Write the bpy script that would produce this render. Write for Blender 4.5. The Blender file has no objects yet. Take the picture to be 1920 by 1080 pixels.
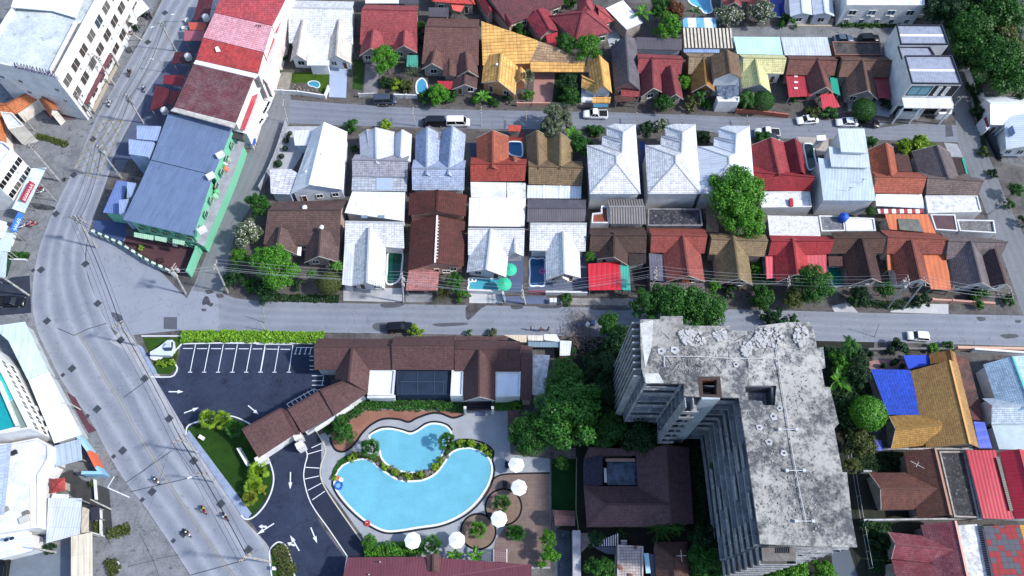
import bpy, math, random
from mathutils import Vector, Matrix, noise
from mathutils.geometry import tessellate_polygon
R = random.Random(7)
ORD = 'first second third fourth fifth sixth seventh eighth ninth tenth eleventh twelfth thirteenth'.split()
sc = bpy.context.scene
COL = sc.collection
# ---------------------------------------------------------------- camera, sky, sun, exposure
FPX, CAM_H = 1500.0,137.0
up_ = Vector((30,690,1500)).normalized()
no_ = Vector((-40,3262.6,-1500)); no_ = (no_ - up_ * no_.dot(up_)).normalized()
ea_ = no_.cross(up_)
ROT = Matrix((ea_, no_, up_))
cd = bpy.data.cameras.new('camera'); cam = bpy.data.objects.new('camera', cd); COL.objects.link(cam)
cd.sensor_width = 36; cd.lens = 36 * FPX / 1920; cd.clip_end = 2000; cd.clip_start = 1
cam.matrix_world = Matrix.Translation((0,0, CAM_H)) @ ROT.to_4x4()
sc.camera = cam
SUN_EL, SUN_AZ = 44.0,99.0          # azimuth clockwise from north
w = bpy.data.worlds.new('World'); sc.world = w; w.use_nodes = True
wn = w.node_tree.nodes; bg = wn['Background']
sky = wn.new('ShaderNodeTexSky'); sky.sky_type = 'NISHITA'; sky.sun_disc = False
sky.sun_elevation = math.radians(SUN_EL); sky.sun_rotation = math.radians(SUN_AZ)
w.node_tree.links.new(sky.outputs[0], bg.inputs[0]); bg.inputs[1].default_value = 0.15
sd = bpy.data.lights.new('sun', 'SUN'); sun = bpy.data.objects.new('sun', sd); COL.objects.link(sun)
sd.energy = 2.7; sd.angle = math.radians(3); sd.color = (1,.95,.88)
a_, e_ = math.radians(SUN_AZ), math.radians(SUN_EL)
sun.rotation_euler = Vector((math.sin(a_) * math.cos(e_), math.cos(a_) * math.cos(e_), math.sin(e_))).to_track_quat('Z', 'Y').to_euler()
sun.location = (0,0,200)
sc.view_settings.view_transform = 'Standard'; sc.view_settings.look = 'None'
sc.view_settings.gamma = 1; sc.view_settings.use_curve_mapping = False
sc.view_settings.exposure = 1.06

# ---------------------------------------------------------------- picking points: photograph region -> world
OX, OY, SCL = 0.,0.,1.
def at(k):
    """choose the study region the following coordinates are measured in"""
    global OX, OY, SCL
    if k == 'F': OX, OY, SCL = 0,0,1.; return
    if k == 'H': OX, OY, SCL = 0,0,4.5; return
    if k == 'L': OX, OY, SCL = 0,250,5.4; return
    if k == 'K': OX, OY, SCL = 0,820,4.154; return
    if k == 'J': OX, OY, SCL = 0,600,3.857; return
    OX = (0,480,960,1420)[int(k[1]) - 1]; OY = dict(A=0, B=220, C=400, D=600, E=780)[k[0]]; SCL = 3.6
def raw(px, py, z):
    v = Vector((px - 960,540 - py,-FPX))
    d = ROT @ v
    t = (CAM_H - z) / -d.z
    return Vector((d.x * t, d.y * t, z))
def P(x, y, z=0.): return raw(OX + x / SCL, OY + y / SCL, z)
def proj(p):
    c = ROT.transposed() @ (Vector(p) - Vector((0,0, CAM_H)))
    return 960 - FPX * c.x / c.z,540 + FPX * c.y / c.z
def mpp(x, y, z=0.):
    """metres per unit of the current region"""
    return (P(x + 1, y, z) - P(x, y, z)).length

# ---------------------------------------------------------------- materials
def lin(h, k=1.):
    o = []
    for i in (0,2,4):
        c = int(h[i:i + 2],16) / 255.
        o.append((c / 12.92 if c < .04045 else ((c + .055) / 1.055) ** 2.4) * k)
    return (*o,1)
class NT:
    def __init__(s, name, rough=.8, spec=.3):
        s.m = bpy.data.materials.new(name); s.m.use_nodes = True
        s.t = s.m.node_tree; s.b = s.t.nodes['Principled BSDF']
        s.b.inputs['Roughness'].default_value = rough
        s.b.inputs['Specular IOR Level'].default_value = spec
    def set(s, sock, v):
        if isinstance(v, bpy.types.NodeSocket): s.t.links.new(v, sock)
        elif v is not None: sock.default_value = v
    def n(s, ty, out=0, ins=None, **kw):
        nd = s.t.nodes.new('ShaderNode' + ty)
        for k, v in kw.items(): setattr(nd, k, v)
        for k, v in (ins or {}).items(): s.set(nd.inputs[k], v)
        return nd.outputs[out]
    def math(s, op, a, b=None, c=None):
        nd = s.t.nodes.new('ShaderNodeMath'); nd.operation = op
        for i, v in enumerate((a, b, c)):
            if v is not None: s.set(nd.inputs[i], v)
        return nd.outputs[0]
    def mix(s, f, a, b, mode='MIX'):
        nd = s.t.nodes.new('ShaderNodeMix'); nd.data_type = 'RGBA'; nd.blend_type = mode
        s.set(nd.inputs[0], f); s.set(nd.inputs[6], a); s.set(nd.inputs[7], b)
        return nd.outputs[2]
    def ramp(s, f, lo, hi):
        nd = s.t.nodes.new('ShaderNodeMapRange'); s.set(nd.inputs[0], f)
        nd.inputs[1].default_value = lo; nd.inputs[2].default_value = hi
        return nd.outputs[0]
    def pos(s): return s.n('NewGeometry')
    def noise(s, scale, detail=5, vec=None, rough=.6):
        return s.n('TexNoise', ins={'Vector': vec or s.pos(), 'Scale': scale, 'Detail': detail, 'Roughness': rough})
    def scale(s, c, f):
        nd = s.t.nodes.new('ShaderNodeVectorMath'); nd.operation = 'SCALE'
        s.set(nd.inputs[0], c); s.set(nd.inputs[3], f); return nd.outputs[0]
    def out(s, col, bump=None, dist=.03, strength=.5):
        s.set(s.b.inputs['Base Color'], col)
        if bump is not None:
            o = s.n('Bump', ins={'Height': bump, 'Distance': dist, 'Strength': strength}); s.set(s.b.inputs['Normal'], o)
        return s.m
MATS = {}
def streak(s, u, v):
    vec = s.n('CombineXYZ', ins={0: s.math('MULTIPLY', u,1.8),1: s.math('MULTIPLY', v,.22)})
    return s.math('SUBTRACT',1, s.math('MULTIPLY', s.ramp(s.noise(1.,6, vec,.7),.48,.72),.26))
def memo(f):
    def g(*a, **k):
        key = (f.__name__, a, tuple(sorted(k.items())))
        if key not in MATS: MATS[key] = f(*a, **k)
        return MATS[key]
    return g
@memo
def tile(c, dirt='30282a', amt=.5, k=.75, pw=.42, ph=.36, seed=0.):
    s = NT('roof_tiles',.75)
    uv = s.n('Separate' + 'XYZ',0, {'Vector': s.n('UVMap')})
    sep = uv.node; u, v = sep.outputs[0], sep.outputs[1]
    cu, cv = s.math('DIVIDE', u, pw), s.math('DIVIDE', v, ph)
    fu, fv = s.math('FRACT', cu), s.math('FRACT', cv)
    line = s.math('MAXIMUM', s.math('MULTIPLY', s.math('LESS_THAN', fu,.2),.6), s.math('LESS_THAN', fv,.24))
    cell = s.n('CombineXYZ', ins={0: s.math('FLOOR', cu),1: s.math('FLOOR', cv),2: seed})
    rnd = s.n('TexWhiteNoise', ins={'Vector': cell})
    n1 = s.noise(.42,6); n2 = s.noise(2.6,4)
    st = s.math('MULTIPLY', s.ramp(s.math('ADD', s.math('MULTIPLY', n1,.65), s.math('MULTIPLY', n2,.35)),.42,.68), amt)
    col = s.mix(st, lin(c, k), lin(dirt, k))
    col = s.scale(col, s.math('ADD',.84, s.math('MULTIPLY', s.noise(.16,3),.32))); col = s.scale(col, streak(s, u, v))
    col = s.scale(col, s.math('ADD',.82, s.math('MULTIPLY', rnd,.36)))
    col = s.scale(col, s.math('SUBTRACT',1, s.math('MULTIPLY', line,.42)))
    return s.out(col, s.math('MULTIPLY', s.math('SUBTRACT',1, line),1),.04,.6)
@memo
def metal(c, rib=.5, dirt='6b5a50', amt=.25, k=.78, depth=.22, rough=.45):
    s = NT('metal_sheet', rough,.4)
    uv = s.n('SeparateXYZ',0, {'Vector': s.n('UVMap')}); sep = uv.node; u, v = sep.outputs[0], sep.outputs[1]
    fu = s.math('FRACT', s.math('DIVIDE', u, rib))
    wave = s.math('ABSOLUTE', s.math('SUBTRACT', fu,.5))
    cell = s.n('CombineXYZ', ins={0: s.math('FLOOR', s.math('DIVIDE', u,1.05)),1: s.math('FLOOR', s.math('DIVIDE', v,3.1))})
    rnd = s.n('TexWhiteNoise', ins={'Vector': cell})
    seam = s.math('LESS_THAN', s.math('FRACT', s.math('DIVIDE', v,3.1)),.03)
    n1 = s.noise(.5,7); n2 = s.noise(4,4)
    st = s.math('MULTIPLY', s.ramp(s.math('ADD', s.math('MULTIPLY', n1,.7), s.math('MULTIPLY', n2,.3)),.48,.72), amt)
    col = s.mix(st, lin(c, k), lin(dirt, k))
    col = s.scale(col, s.math('ADD',.93, s.math('MULTIPLY', rnd,.12))); col = s.scale(col, streak(s, u, v))
    col = s.scale(col, s.math('SUBTRACT',1, s.math('MULTIPLY', s.math('MAXIMUM', s.math('LESS_THAN', wave,.1), s.math('MULTIPLY', seam,.8)), depth)))
    return s.out(col, wave,.06,.6)
@memo
def stain(c1, c2, scale=.5, lo=.4, hi=.62, k=.8, fine=.3, c3=None, cracks=0., rough=.85, big=0.):
    s = NT('weathered_surface', rough)
    n1 = s.noise(scale,8, rough=.65); n2 = s.noise(scale * 9,6, rough=.7)
    f = s.ramp(s.math('ADD', s.math('MULTIPLY', n1,1 - fine), s.math('MULTIPLY', n2, fine)), lo, hi)
    col = s.mix(f, lin(c1, k), lin(c2, k))
    if c3:
        n3 = s.noise(scale * 2.3,7, s.n('Mapping', ins={'Vector': s.pos(), 'Location': (31,7,3)}),.7)
        col = s.mix(s.ramp(n3,.56,.68), col, lin(c3, k))
    if big: col = s.scale(col, s.math('ADD',1 - big, s.math('MULTIPLY', s.ramp(s.noise(scale * .35,4),.35,.62), big * 1.35)))
    if cracks:
        v = s.n('TexVoronoi',0, {'Vector': s.n('VectorMath', ins={0: s.pos(),1: s.scale(s.n('TexNoise',1, {'Vector': s.pos(), 'Scale': .6, 'Detail': 4}),2.)}, operation='ADD'), 'Scale': cracks}, feature='DISTANCE_TO_EDGE')
        col = s.scale(col, s.math('ADD',.7, s.math('MULTIPLY', s.ramp(v,0,.012),.3)))
    return s.out(col, n2,.05,.35)
@memo
def paint(c, k=.8, rough=.7, var=.12, sc_=1.2, spec=.3, metallic=0.):
    s = NT('painted_' + 'surface', rough, spec)
    s.b.inputs['Metallic'].default_value = metallic
    n1 = s.noise(sc_,5)
    return s.out(s.scale(lin(c, k)[:3] if False else s.mix(0., lin(c, k), lin(c, k)), s.math('ADD',1 - var, s.math('MULTIPLY', n1,2 * var))))
@memo
def paving(c, pw=.4, ph=.4, line='50505a', k=.75, lw=.1, var=.2, amt=.3):
    s = NT('paving',.8)
    uv = s.n('SeparateXYZ',0, {'Vector': s.n('UVMap')}); sep = uv.node
    cu, cv = s.math('DIVIDE', sep.outputs[0], pw), s.math('DIVIDE', sep.outputs[1], ph)
    ln = s.math('MAXIMUM', s.math('LESS_THAN', s.math('FRACT', cu), lw), s.math('LESS_THAN', s.math('FRACT', cv), lw))
    rnd = s.n('TexWhiteNoise', ins={'Vector': s.n('CombineXYZ', ins={0: s.math('FLOOR', cu),1: s.math('FLOOR', cv)})})
    col = s.mix(ln, lin(c, k), lin(line, k))
    col = s.scale(col, s.math('ADD',1 - var, s.math('MULTIPLY', rnd, var * 1.4)))
    col = s.mix(s.math('MULTIPLY', s.ramp(s.noise(.6,6),.45,.7), amt), col, lin('4a4644', k))
    return s.out(col)
@memo
def stripes(c1, c2, p=.6, duty=.5, k=.75, axis=0):
    s = NT('striped_sheet',.6)
    uv = s.n('SeparateXYZ',0, {'Vector': s.n('UVMap')}); a = uv.node.outputs[axis]
    f = s.math('LESS_THAN', s.math('FRACT', s.math('DIVIDE', a, p)), duty)
    n = s.ramp(s.noise(1.1,6),.45,.75)
    return s.out(s.mix(s.math('MULTIPLY', n,.4), s.mix(f, lin(c1, k), lin(c2, k)), lin('504842', k)))
@memo
def checks(c1, c2, cell=1., k=.62, th=.5, dirt='3a3436'):
    s = NT('chequered_tiles',.75); uv = s.n('SeparateXYZ',0, {'Vector': s.n('UVMap')}); sp = uv.node
    a, b = (s.math('DIVIDE', sp.outputs[i], cell) for i in (0,1)); ln = s.math('MAXIMUM', s.math('LESS_THAN', s.math('FRACT', a),.1), s.math('LESS_THAN', s.math('FRACT', b),.1))
    v = s.n('CombineXYZ', ins={0: s.math('FLOOR', a),1: s.math('FLOOR', b)})
    f = s.math('GREATER_THAN', s.math('ADD', s.math('MULTIPLY', s.n('TexWhiteNoise', ins={'Vector': v}),.22), s.noise(.23,2, v)), th)
    col = s.mix(f, lin(c1, k), lin(c2, k)); col = s.mix(s.math('MULTIPLY', s.ramp(s.noise(1.2,6),.45,.7),.3), col, lin(dirt, k))
    return s.out(s.scale(col, s.math('SUBTRACT',1, s.math('MULTIPLY', ln,.35))))
@memo
def glass(c='1c2c3c', rough=.12, k=.6):
    s = NT('window_glass', rough,.6)
    return s.out(lin(c, k))
@memo
def water(c='4fb4dc', k=.72, sc_=3.2):
    s = NT('pool_water',.08,.5)
    vec = s.n('VectorMath', ins={0: s.pos(),1: s.scale(s.n('TexNoise',1, {'Vector': s.pos(), 'Scale': 1.1}),.8)}, operation='ADD')
    v = s.n('TexVoronoi',0, {'Vector': vec, 'Scale': sc_}, feature='DISTANCE_TO_EDGE')
    n = s.noise(.3,3)
    f = s.math('ADD',.93, s.math('MULTIPLY', s.ramp(v,.2,0),.1))
    f = s.math('MULTIPLY', f, s.math('ADD',.78, s.math('MULTIPLY', n,.44)))
    return s.out(s.scale(s.mix(0., lin(c, k), lin(c, k)), f), s.noise(2.2,3),.05,.25)
@memo
def leaf(c1, c2, k=.85, c3=None):
    s = NT('foliage',.5,.25)
    r = s.n('NewGeometry', 'Random Per Island')
    col = s.mix(r, lin(c1, k), lin(c2, k))
    if c3: col = s.mix(s.math('GREATER_THAN', r,.82), col, lin(c3, k))
    oi = s.n('ObjectInfo', 'Random')
    col = s.scale(col, s.math('ADD',.85, s.math('MULTIPLY', oi,.3)))
    s.b.inputs['Transmission Weight'].default_value = 0
    s.out(col)
    tr = s.t.nodes.new('ShaderNodeBsdfTranslucent'); s.set(tr.inputs[0], col)
    mx = s.t.nodes.new('ShaderNodeMixShader'); mx.inputs[0].default_value = .22
    s.t.links.new(s.b.outputs[0], mx.inputs[1]); s.t.links.new(tr.outputs[0], mx.inputs[2])
    s.t.links.new(mx.outputs[0], s.t.nodes['Material Output'].inputs[0])
    return s.m
@memo
def grass(c1='2c4418', c2='4c6a22', k=.8):
    s = NT('grass_surface',.9,.1)
    n = s.ramp(s.math('ADD', s.math('MULTIPLY', s.noise(.5,5),.5), s.math('MULTIPLY', s.noise(9,4),.5)),.38,.64)
    return s.out(s.mix(n, lin(c1, k), lin(c2, k)), s.noise(12,3),.1,.6)
@memo
def roadm(c1='7f8898', c2='b0b6c2', k=.58, wear=1.):
    s = NT('road_surface',.8,.3)
    uv = s.n('SeparateXYZ',0, {'Vector': s.n('UVMap')}); u = uv.node.outputs[0]
    warp = s.math('ADD', u, s.math('MULTIPLY', s.math('SUBTRACT', s.noise(.12,3),.5),.1))
    band = s.math('ABSOLUTE', s.math('SINE', s.math('MULTIPLY', warp, math.pi * 4)))
    band = s.math('MULTIPLY', band,.7)
    n1 = s.noise(.16,8, rough=.65); n2 = s.noise(2.5,6)
    f = s.ramp(s.math('ADD', s.math('ADD', s.math('MULTIPLY', n1,.45), s.math('MULTIPLY', n2,.2)), s.math('MULTIPLY', s.math('SUBTRACT',1, band),.35 * wear)),.3,.72)
    col = s.mix(f, lin(c1, k), lin(c2, k)); col = s.scale(col, s.math('SUBTRACT',1, s.math('MULTIPLY', s.ramp(s.noise(.75,8, rough=.7),.57,.7),.3)))
    n3 = s.n('TexVoronoi',0, {'Vector': s.n('VectorMath', ins={0: s.pos(),1: s.scale(s.n('TexNoise',1, {'Vector': s.pos(), 'Scale': .35, 'Detail': 4}),5.)}, operation='ADD'), 'Scale': .09}, feature='DISTANCE_TO_EDGE')
    col = s.scale(col, s.math('ADD',.78, s.math('MULTIPLY', s.ramp(n3,0,.008),.22)))
    return s.out(col, n2,.02,.3)

# ---------------------------------------------------------------- mesh collecting
Z_ = Vector((0,0,1))
class G:
    def __init__(s): s.v, s.f, s.mi, s.cur = [],[],[],0
    def add(s, vs, fs):
        o = len(s.v); s.v += [Vector(q) for q in vs]
        for f in fs: s.f.append(tuple(o + i for i in f)); s.mi.append(s.cur)
        return s
    def prism(s, pts, z0, z1, holes=()):
        """vertical prism over a plan outline"""
        pts = [Vector((q[0], q[1],0)) for q in pts]; n = len(pts)
        area = sum(pts[i].x * pts[(i + 1) % n].y - pts[(i + 1) % n].x * pts[i].y for i in range(n))
        if area < 0: pts.reverse()
        if not holes:
            vs = [Vector((q.x, q.y, z0)) for q in pts] + [Vector((q.x, q.y, z1)) for q in pts]
            if n > 4:
                tr = tessellate_polygon([pts]); tr = [fix(t, pts) for t in tr]
                fs = [tuple(n + i for i in t) for t in tr] + [tuple(reversed(t)) for t in tr]
            else: fs = [tuple(range(n,2 * n)), tuple(reversed(range(n)))]
            fs += [(i,(i + 1) % n, n + (i + 1) % n, n + i) for i in range(n)]
            return s.add(vs, fs)
        loops = [pts] + [[Vector((q[0], q[1],0)) for q in h] for h in holes]
        flat = [q for l in loops for q in l]; N = len(flat)
        tr = [fix(t, flat) for t in tessellate_polygon(loops)]
        vs = [Vector((q.x, q.y, z0)) for q in flat] + [Vector((q.x, q.y, z1)) for q in flat]
        fs = [tuple(N + i for i in t) for t in tr] + [tuple(reversed(t)) for t in tr]
        o = 0
        for l in loops:
            m = len(l); fs += [(o + i, o + (i + 1) % m, N + o + (i + 1) % m, N + o + i) for i in range(m)]; o += m
        return s.add(vs, fs)
    def sheet(s, pts):
        """a flat or tilted polygon"""
        pts = [Vector(q) for q in pts]
        if len(pts) <= 4: return s.add(pts,[tuple(range(len(pts)))])
        fl = [Vector((q.x, q.y,0)) for q in pts]
        return s.add(pts,[fix(t, fl) for t in tessellate_polygon([fl])])
    def slab(s, pts, th):
        """tilted plate: polygon with the same outline th lower"""
        pts = [Vector(q) for q in pts]; n = len(pts)
        a = sum(pts[i].x * pts[(i + 1) % n].y - pts[(i + 1) % n].x * pts[i].y for i in range(n))
        if a < 0: pts.reverse()
        lo = [q - Z_ * th for q in pts]
        if n > 4:
            fl = [Vector((q.x, q.y,0)) for q in pts]; tr = [fix(t, fl) for t in tessellate_polygon([fl])]
            fs = [tuple(t) for t in tr] + [tuple(n + i for i in reversed(t)) for t in tr]
        else: fs = [tuple(range(n)), tuple(range(2 * n - 1, n - 1,-1))]
        fs += [(i, n + i, n + (i + 1) % n,(i + 1) % n) for i in range(n)]
        return s.add(pts + lo, fs)
    def beam(s, a, b, w, h):
        a, b = Vector(a), Vector(b); d = (b - a)
        if d.length < 1e-5: return s
        d.normalize(); x = d.cross(Z_)
        if x.length < .01: x = Vector((1,0,0))
        x.normalize(); y = x.cross(d) * (h / 2); x = x * (w / 2)
        vs = [q + i * x + j * y for q in (a, b) for i, j in ((-1,-1),(1,-1),(1,1),(-1,1))]
        return s.add(vs,[(3,2,1,0),(4,5,6,7),(0,1,5,4),(1,2,6,5),(2,3,7,6),(3,0,4,7)])
    def tube(s, pts, r, n=6, r2=None):
        pts = [Vector(q) for q in pts]; vs = []; m = len(pts)
        for i, q in enumerate(pts):
            d = (pts[min(i + 1, m - 1)] - pts[max(i - 1,0)]).normalized()
            x = d.cross(Z_); x = Vector((1,0,0)) if x.length < .01 else x.normalized(); y = x.cross(d)
            rr = r if r2 is None else r + (r2 - r) * i / (m - 1)
            vs += [q + (x * math.cos(2 * math.pi * k / n) + y * math.sin(2 * math.pi * k / n)) * rr for k in range(n)]
        fs = [(i * n + k, i * n + (k + 1) % n,(i + 1) * n + (k + 1) % n,(i + 1) * n + k) for i in range(m - 1) for k in range(n)]
        fs += [tuple(range(n)), tuple(range((m - 1) * n + n - 1,(m - 1) * n - 1,-1))]
        return s.add(vs, fs)
    def lathe(s, c, prof, n=12, sx=1., sy=1., ang=0.):
        """prof = [(radius, z)] from bottom to top round the centre c"""
        c = Vector(c); ca, sa = math.cos(ang), math.sin(ang); vs = []
        for r, z in prof:
            for k in range(n):
                x, y = r * math.cos(2 * math.pi * k / n) * sx, r * math.sin(2 * math.pi * k / n) * sy
                vs.append(c + Vector((x * ca - y * sa, x * sa + y * ca, z)))
        m = len(prof)
        fs = [(i * n + k, i * n + (k + 1) % n,(i + 1) * n + (k + 1) % n,(i + 1) * n + k) for i in range(m - 1) for k in range(n)]
        fs += [tuple(reversed(range(n))), tuple(range((m - 1) * n, m * n))]
        return s.add(vs, fs)
    def box(s, c, sx, sy, sz, ang=0.):
        c = Vector(c); ca, sa = math.cos(ang), math.sin(ang)
        q = [c + Vector((x * sx / 2 * ca - y * sy / 2 * sa, x * sx / 2 * sa + y * sy / 2 * ca, z * sz)) for z in (0,1) for x, y in ((-1,-1),(1,-1),(1,1),(-1,1))]
        return s.add(q,[(3,2,1,0),(4,5,6,7),(0,1,5,4),(1,2,6,5),(2,3,7,6),(3,0,4,7)])
def fix(t, pts):
    a, b, c = (pts[i] for i in t)
    return tuple(t) if (b.x - a.x) * (c.y - a.y) - (b.y - a.y) * (c.x - a.x) > 0 else (t[0], t[2], t[1])
def build(name, g, mat, parent=None, org=Vector((0,0,0)), uv=True, udir=None, smooth=False, uvs=None):
    me = bpy.data.meshes.new(name)
    me.from_pydata([v - org for v in g.v],[], g.f)
    mats = mat if isinstance(mat,(list, tuple)) else [mat]
    for m in mats: me.materials.append(m)
    if len(mats) > 1: me.polygons.foreach_set('material_index', g.mi)
    if uvs is not None:
        l = me.uv_layers.new(name='UVMap'); l.data.foreach_set('uv',[c for f in g.f for i in f for c in uvs[i]])
    elif uv:
        l = me.uv_layers.new(name='UVMap'); arr = []
        ud = Vector((udir[0], udir[1],0)).normalized() if udir is not None else Vector((1,0,0))
        for f in g.f:
            a = g.v[f[0]]; n = (g.v[f[1]] - a).cross(g.v[f[2]] - a)
            n = n.normalized() if n.length > 1e-9 else Z_
            if n.z < 0: n = -n
            u = ud if n.z > .985 else Z_.cross(n).normalized()
            v = n.cross(u)
            for i in f: arr += [g.v[i].dot(u), g.v[i].dot(v)]
        l.data.foreach_set('uv', arr)
    if smooth: me.polygons.foreach_set('use_smooth',[True] * len(me.polygons))
    o = bpy.data.objects.new(name, me); COL.objects.link(o)
    if parent is not None: o.parent = parent
    else: o.location = org
    return o
class T:
    """a thing: an Empty at its base that parents its parts"""
    def __init__(s, name, label, cat, loc=None, group=None):
        s.e = bpy.data.objects.new(name, None); COL.objects.link(s.e); s.e.empty_display_size = .3
        s.e['label'] = label; s.e['category'] = cat
        if group: s.e['group'] = group
        s.loc = Vector(loc) if loc is not None else None
        if s.loc is not None: s.e.location = s.loc
        s.ud = None; s.front_line = None; s.wallm = stain('b4aca6', '8c847e',1.)
    def part(s, name, g, mat, parent=None, **k):
        if s.loc is None:
            c = sum(g.v, Vector()) / len(g.v); s.loc = Vector((c.x, c.y,0)); s.e.location = s.loc
        k.setdefault('udir', s.ud)
        return build(name, g, mat, parent or s.e, s.loc, **k)
def one(name, label, cat, g, mat, group=None, kind=None, **k):
    """a thing that is a single mesh"""
    c = sum(g.v, Vector()) / len(g.v); o = build(name, g, mat, None, Vector((c.x, c.y,0)), **k)
    if kind: o['kind'] = kind
    else: o['label'] = label; o['category'] = cat
    if group: o['group'] = group
    return o
def struct(name, g, mat, parent=None, **k):
    o = build(name, g, mat, parent, **k)
    if parent is None: o['kind'] = 'structure'
    return o
def ground(name, pts, mat, z, **k):
    """a flush sheet of ground seen at these picked points"""
    return struct(name, G().sheet([P(x, y, z) for x, y in pts]), mat, **k)
def spline(pts, n=8, closed=True):
    out = []; m = len(pts)
    for i in range(m if closed else m - 1):
        if closed: a, b, c, d = (pts[(i + j) % m] for j in (-1,0,1,2))
        else: a, b, c, d = pts[max(i - 1,0)], pts[i], pts[i + 1], pts[min(i + 2, m - 1)]
        for k in range(n):
            t = k / n
            out.append(tuple(.5 * (2 * b[j] + (c[j] - a[j]) * t + (2 * a[j] - 5 * b[j] + 4 * c[j] - d[j]) * t * t + (3 * b[j] - a[j] - 3 * c[j] + d[j]) * t ** 3) for j in (0,1)))
    if not closed: out.append(tuple(pts[-1]))
    return out
def ribbon(wp, w, z0, z1, closed=False):
    """a wall or kerb of width w along world points"""
    wp = [Vector((q[0], q[1],0)) for q in wp]; n = len(wp); L, Rr = [],[]
    for i, q in enumerate(wp):
        a = wp[(i - 1) % n] if closed or i else q; b = wp[(i + 1) % n] if closed or i < n - 1 else q
        d1 = (q - a).normalized() if (q - a).length > 1e-6 else None; d2 = (b - q).normalized() if (b - q).length > 1e-6 else None
        d1 = d1 or d2; d2 = d2 or d1; t = (d1 + d2).normalized() if (d1 + d2).length > 1e-4 else d1
        nn = Vector((-t.y, t.x,0)) * (w / 2 / max(.4, t.dot(d1)))
        L.append(q + nn); Rr.append(q - nn)
    g = G(); m = n if closed else n - 1
    vs = [Vector((q.x, q.y, z)) for z in (z0, z1) for s_ in (L, Rr) for q in s_]
    A, B, C, D = 0, n,2 * n,3 * n; fs = []
    for i in range(m):
        j = (i + 1) % n
        fs += [(C + i, D + i, D + j, C + j),(A + i, C + i, C + j, A + j),(B + i, B + j, D + j, D + i)]
    if not closed: fs += [(A, B, D, C),(A + n - 1, C + n - 1, D + n - 1, B + n - 1)]
    return g.add(vs, fs)
# ---------------------------------------------------------------- building parts
def inset(q, d):
    n = len(q); sg = 1 if sum(q[i].x * q[(i + 1) % n].y - q[(i + 1) % n].x * q[i].y for i in range(n)) > 0 else -1; out = []
    for i in range(n):
        a, b, e = q[i - 1], q[i], q[(i + 1) % n]
        u = (b - a).normalized(); v = (e - b).normalized()
        n1 = Vector((-u.y, u.x,0)) * sg; n2 = Vector((-v.y, v.x,0)) * sg
        k = n1 + n2; out.append(b + k * (d / max(.3,1 + n1.dot(n2))))
    return out
def opening(h, A, B, z0, z1, kind='window', frame='e6e6e2', gl='1c2c3c', t=.06):
    """a window or door standing proud of the wall line A-B, outward to the right of A->B seen from above"""
    A = Vector((A[0], A[1],0)); B = Vector((B[0], B[1],0)); d = (B - A).normalized(); n = Vector((d.y,-d.x,0))
    g = G()
    for a, b in ((A, B),):
        for u0, u1, w0, w1 in ((0,.08, z0, z1),(1,-.08, z0, z1)):
            p = a + (b - a) * u0; p2 = p + d * u1
            g.beam(p + n * .05 + Z_ * z0 + d * u1 / 2, p + n * .05 + Z_ * z1 + d * u1 / 2,.1,.1)
        g.beam(a + n * .05 + Z_ * (z1 + .05), b + n * .05 + Z_ * (z1 + .05),.1,.1)
        g.beam(a + n * .08 + Z_ * (z0 - .05), b + n * .08 + Z_ * (z0 - .05),.16,.08)
        if kind == 'window': g.beam((a + b) / 2 + n * .045 + Z_ * z0,(a + b) / 2 + n * .045 + Z_ * z1,.06,.06)
    fr = h.part('window' if kind == 'window' else 'door', g, paint(frame), uv=False)
    g2 = G(); a = A + d * .07 + n * .012; b = B - d * .07 + n * .012
    g2.add([a + Z_ * z0, b + Z_ * z0, b + Z_ * z1, a + Z_ * z1, a + n * .02 + Z_ * z0, b + n * .02 + Z_ * z0, b + n * .02 + Z_ * z1, a + n * .02 + Z_ * z1],[(4,5,6,7),(0,1,5,4),(3,7,6,2),(0,4,7,3),(1,2,6,5)])
    h.part('pane' if kind == 'window' else 'door_leaf', g2, glass(gl) if kind == 'window' else paint('6a4a38'), parent=fr, uv=False)
def facade(h, A, B, floors, n, w, hh, z0=1., fh=3., skip=(), gl='1c2c3c', frame='e6e6e2', u0=0., u1=1.):
    A = Vector((A[0], A[1],0)); B = Vector((B[0], B[1],0)); L = (B - A).length; d = (B - A).normalized()
    for f in range(floors):
        for i in range(n):
            if (f, i) in skip: continue
            c = A + (B - A) * (u0 + (u1 - u0) * (i + .5) / n)
            opening(h, c - d * w / 2, c + d * w / 2, z0 + f * fh, z0 + f * fh + hh, gl=R.choice((gl, gl, gl, '6c6a64', '3c4a54')), frame=frame)
            if R.random() < .25: n_ = Vector((d.y,-d.x,0)); q = c + n_ * .22 + d * w * .3; h.part('air_conditioner', G().box((q.x, q.y, z0 + f * fh - .65),.8,.35,.5, math.atan2(d.y, d.x)), paint('d0d2d0'), uv=False)
def front(h, A, B, z=3., rr=None):
    """door and windows on a one-storey wall"""
    A = Vector((A[0], A[1],0)); B = Vector((B[0], B[1],0)); L = (B - A).length; d = (B - A).normalized()
    if L < 2: return
    if L < 4.2: c = (A + B) / 2; opening(h, c - d * .75, c + d * .75,1.,2.2); return
    k = max(2, int(L / 2.4)); dr = R.randrange(k)
    for i in range(k):
        c = A + d * (L * (i + .5) / k)
        if i == dr: opening(h, c - d * .5, c + d * .5,.1,2.15, 'door')
        else: opening(h, c - d * .65, c + d * .65,1.,2.2)
def wallbox(h, q, z0, z1, mat=None):
    h.part('wall', G().prism(q, z0, z1), mat or h.wallm)
def ccw(q):
    n = len(q); a = sum(q[i].x * q[(i + 1) % n].y - q[(i + 1) % n].x * q[i].y for i in range(n))
    return q if a > 0 else q[::-1]
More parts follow.
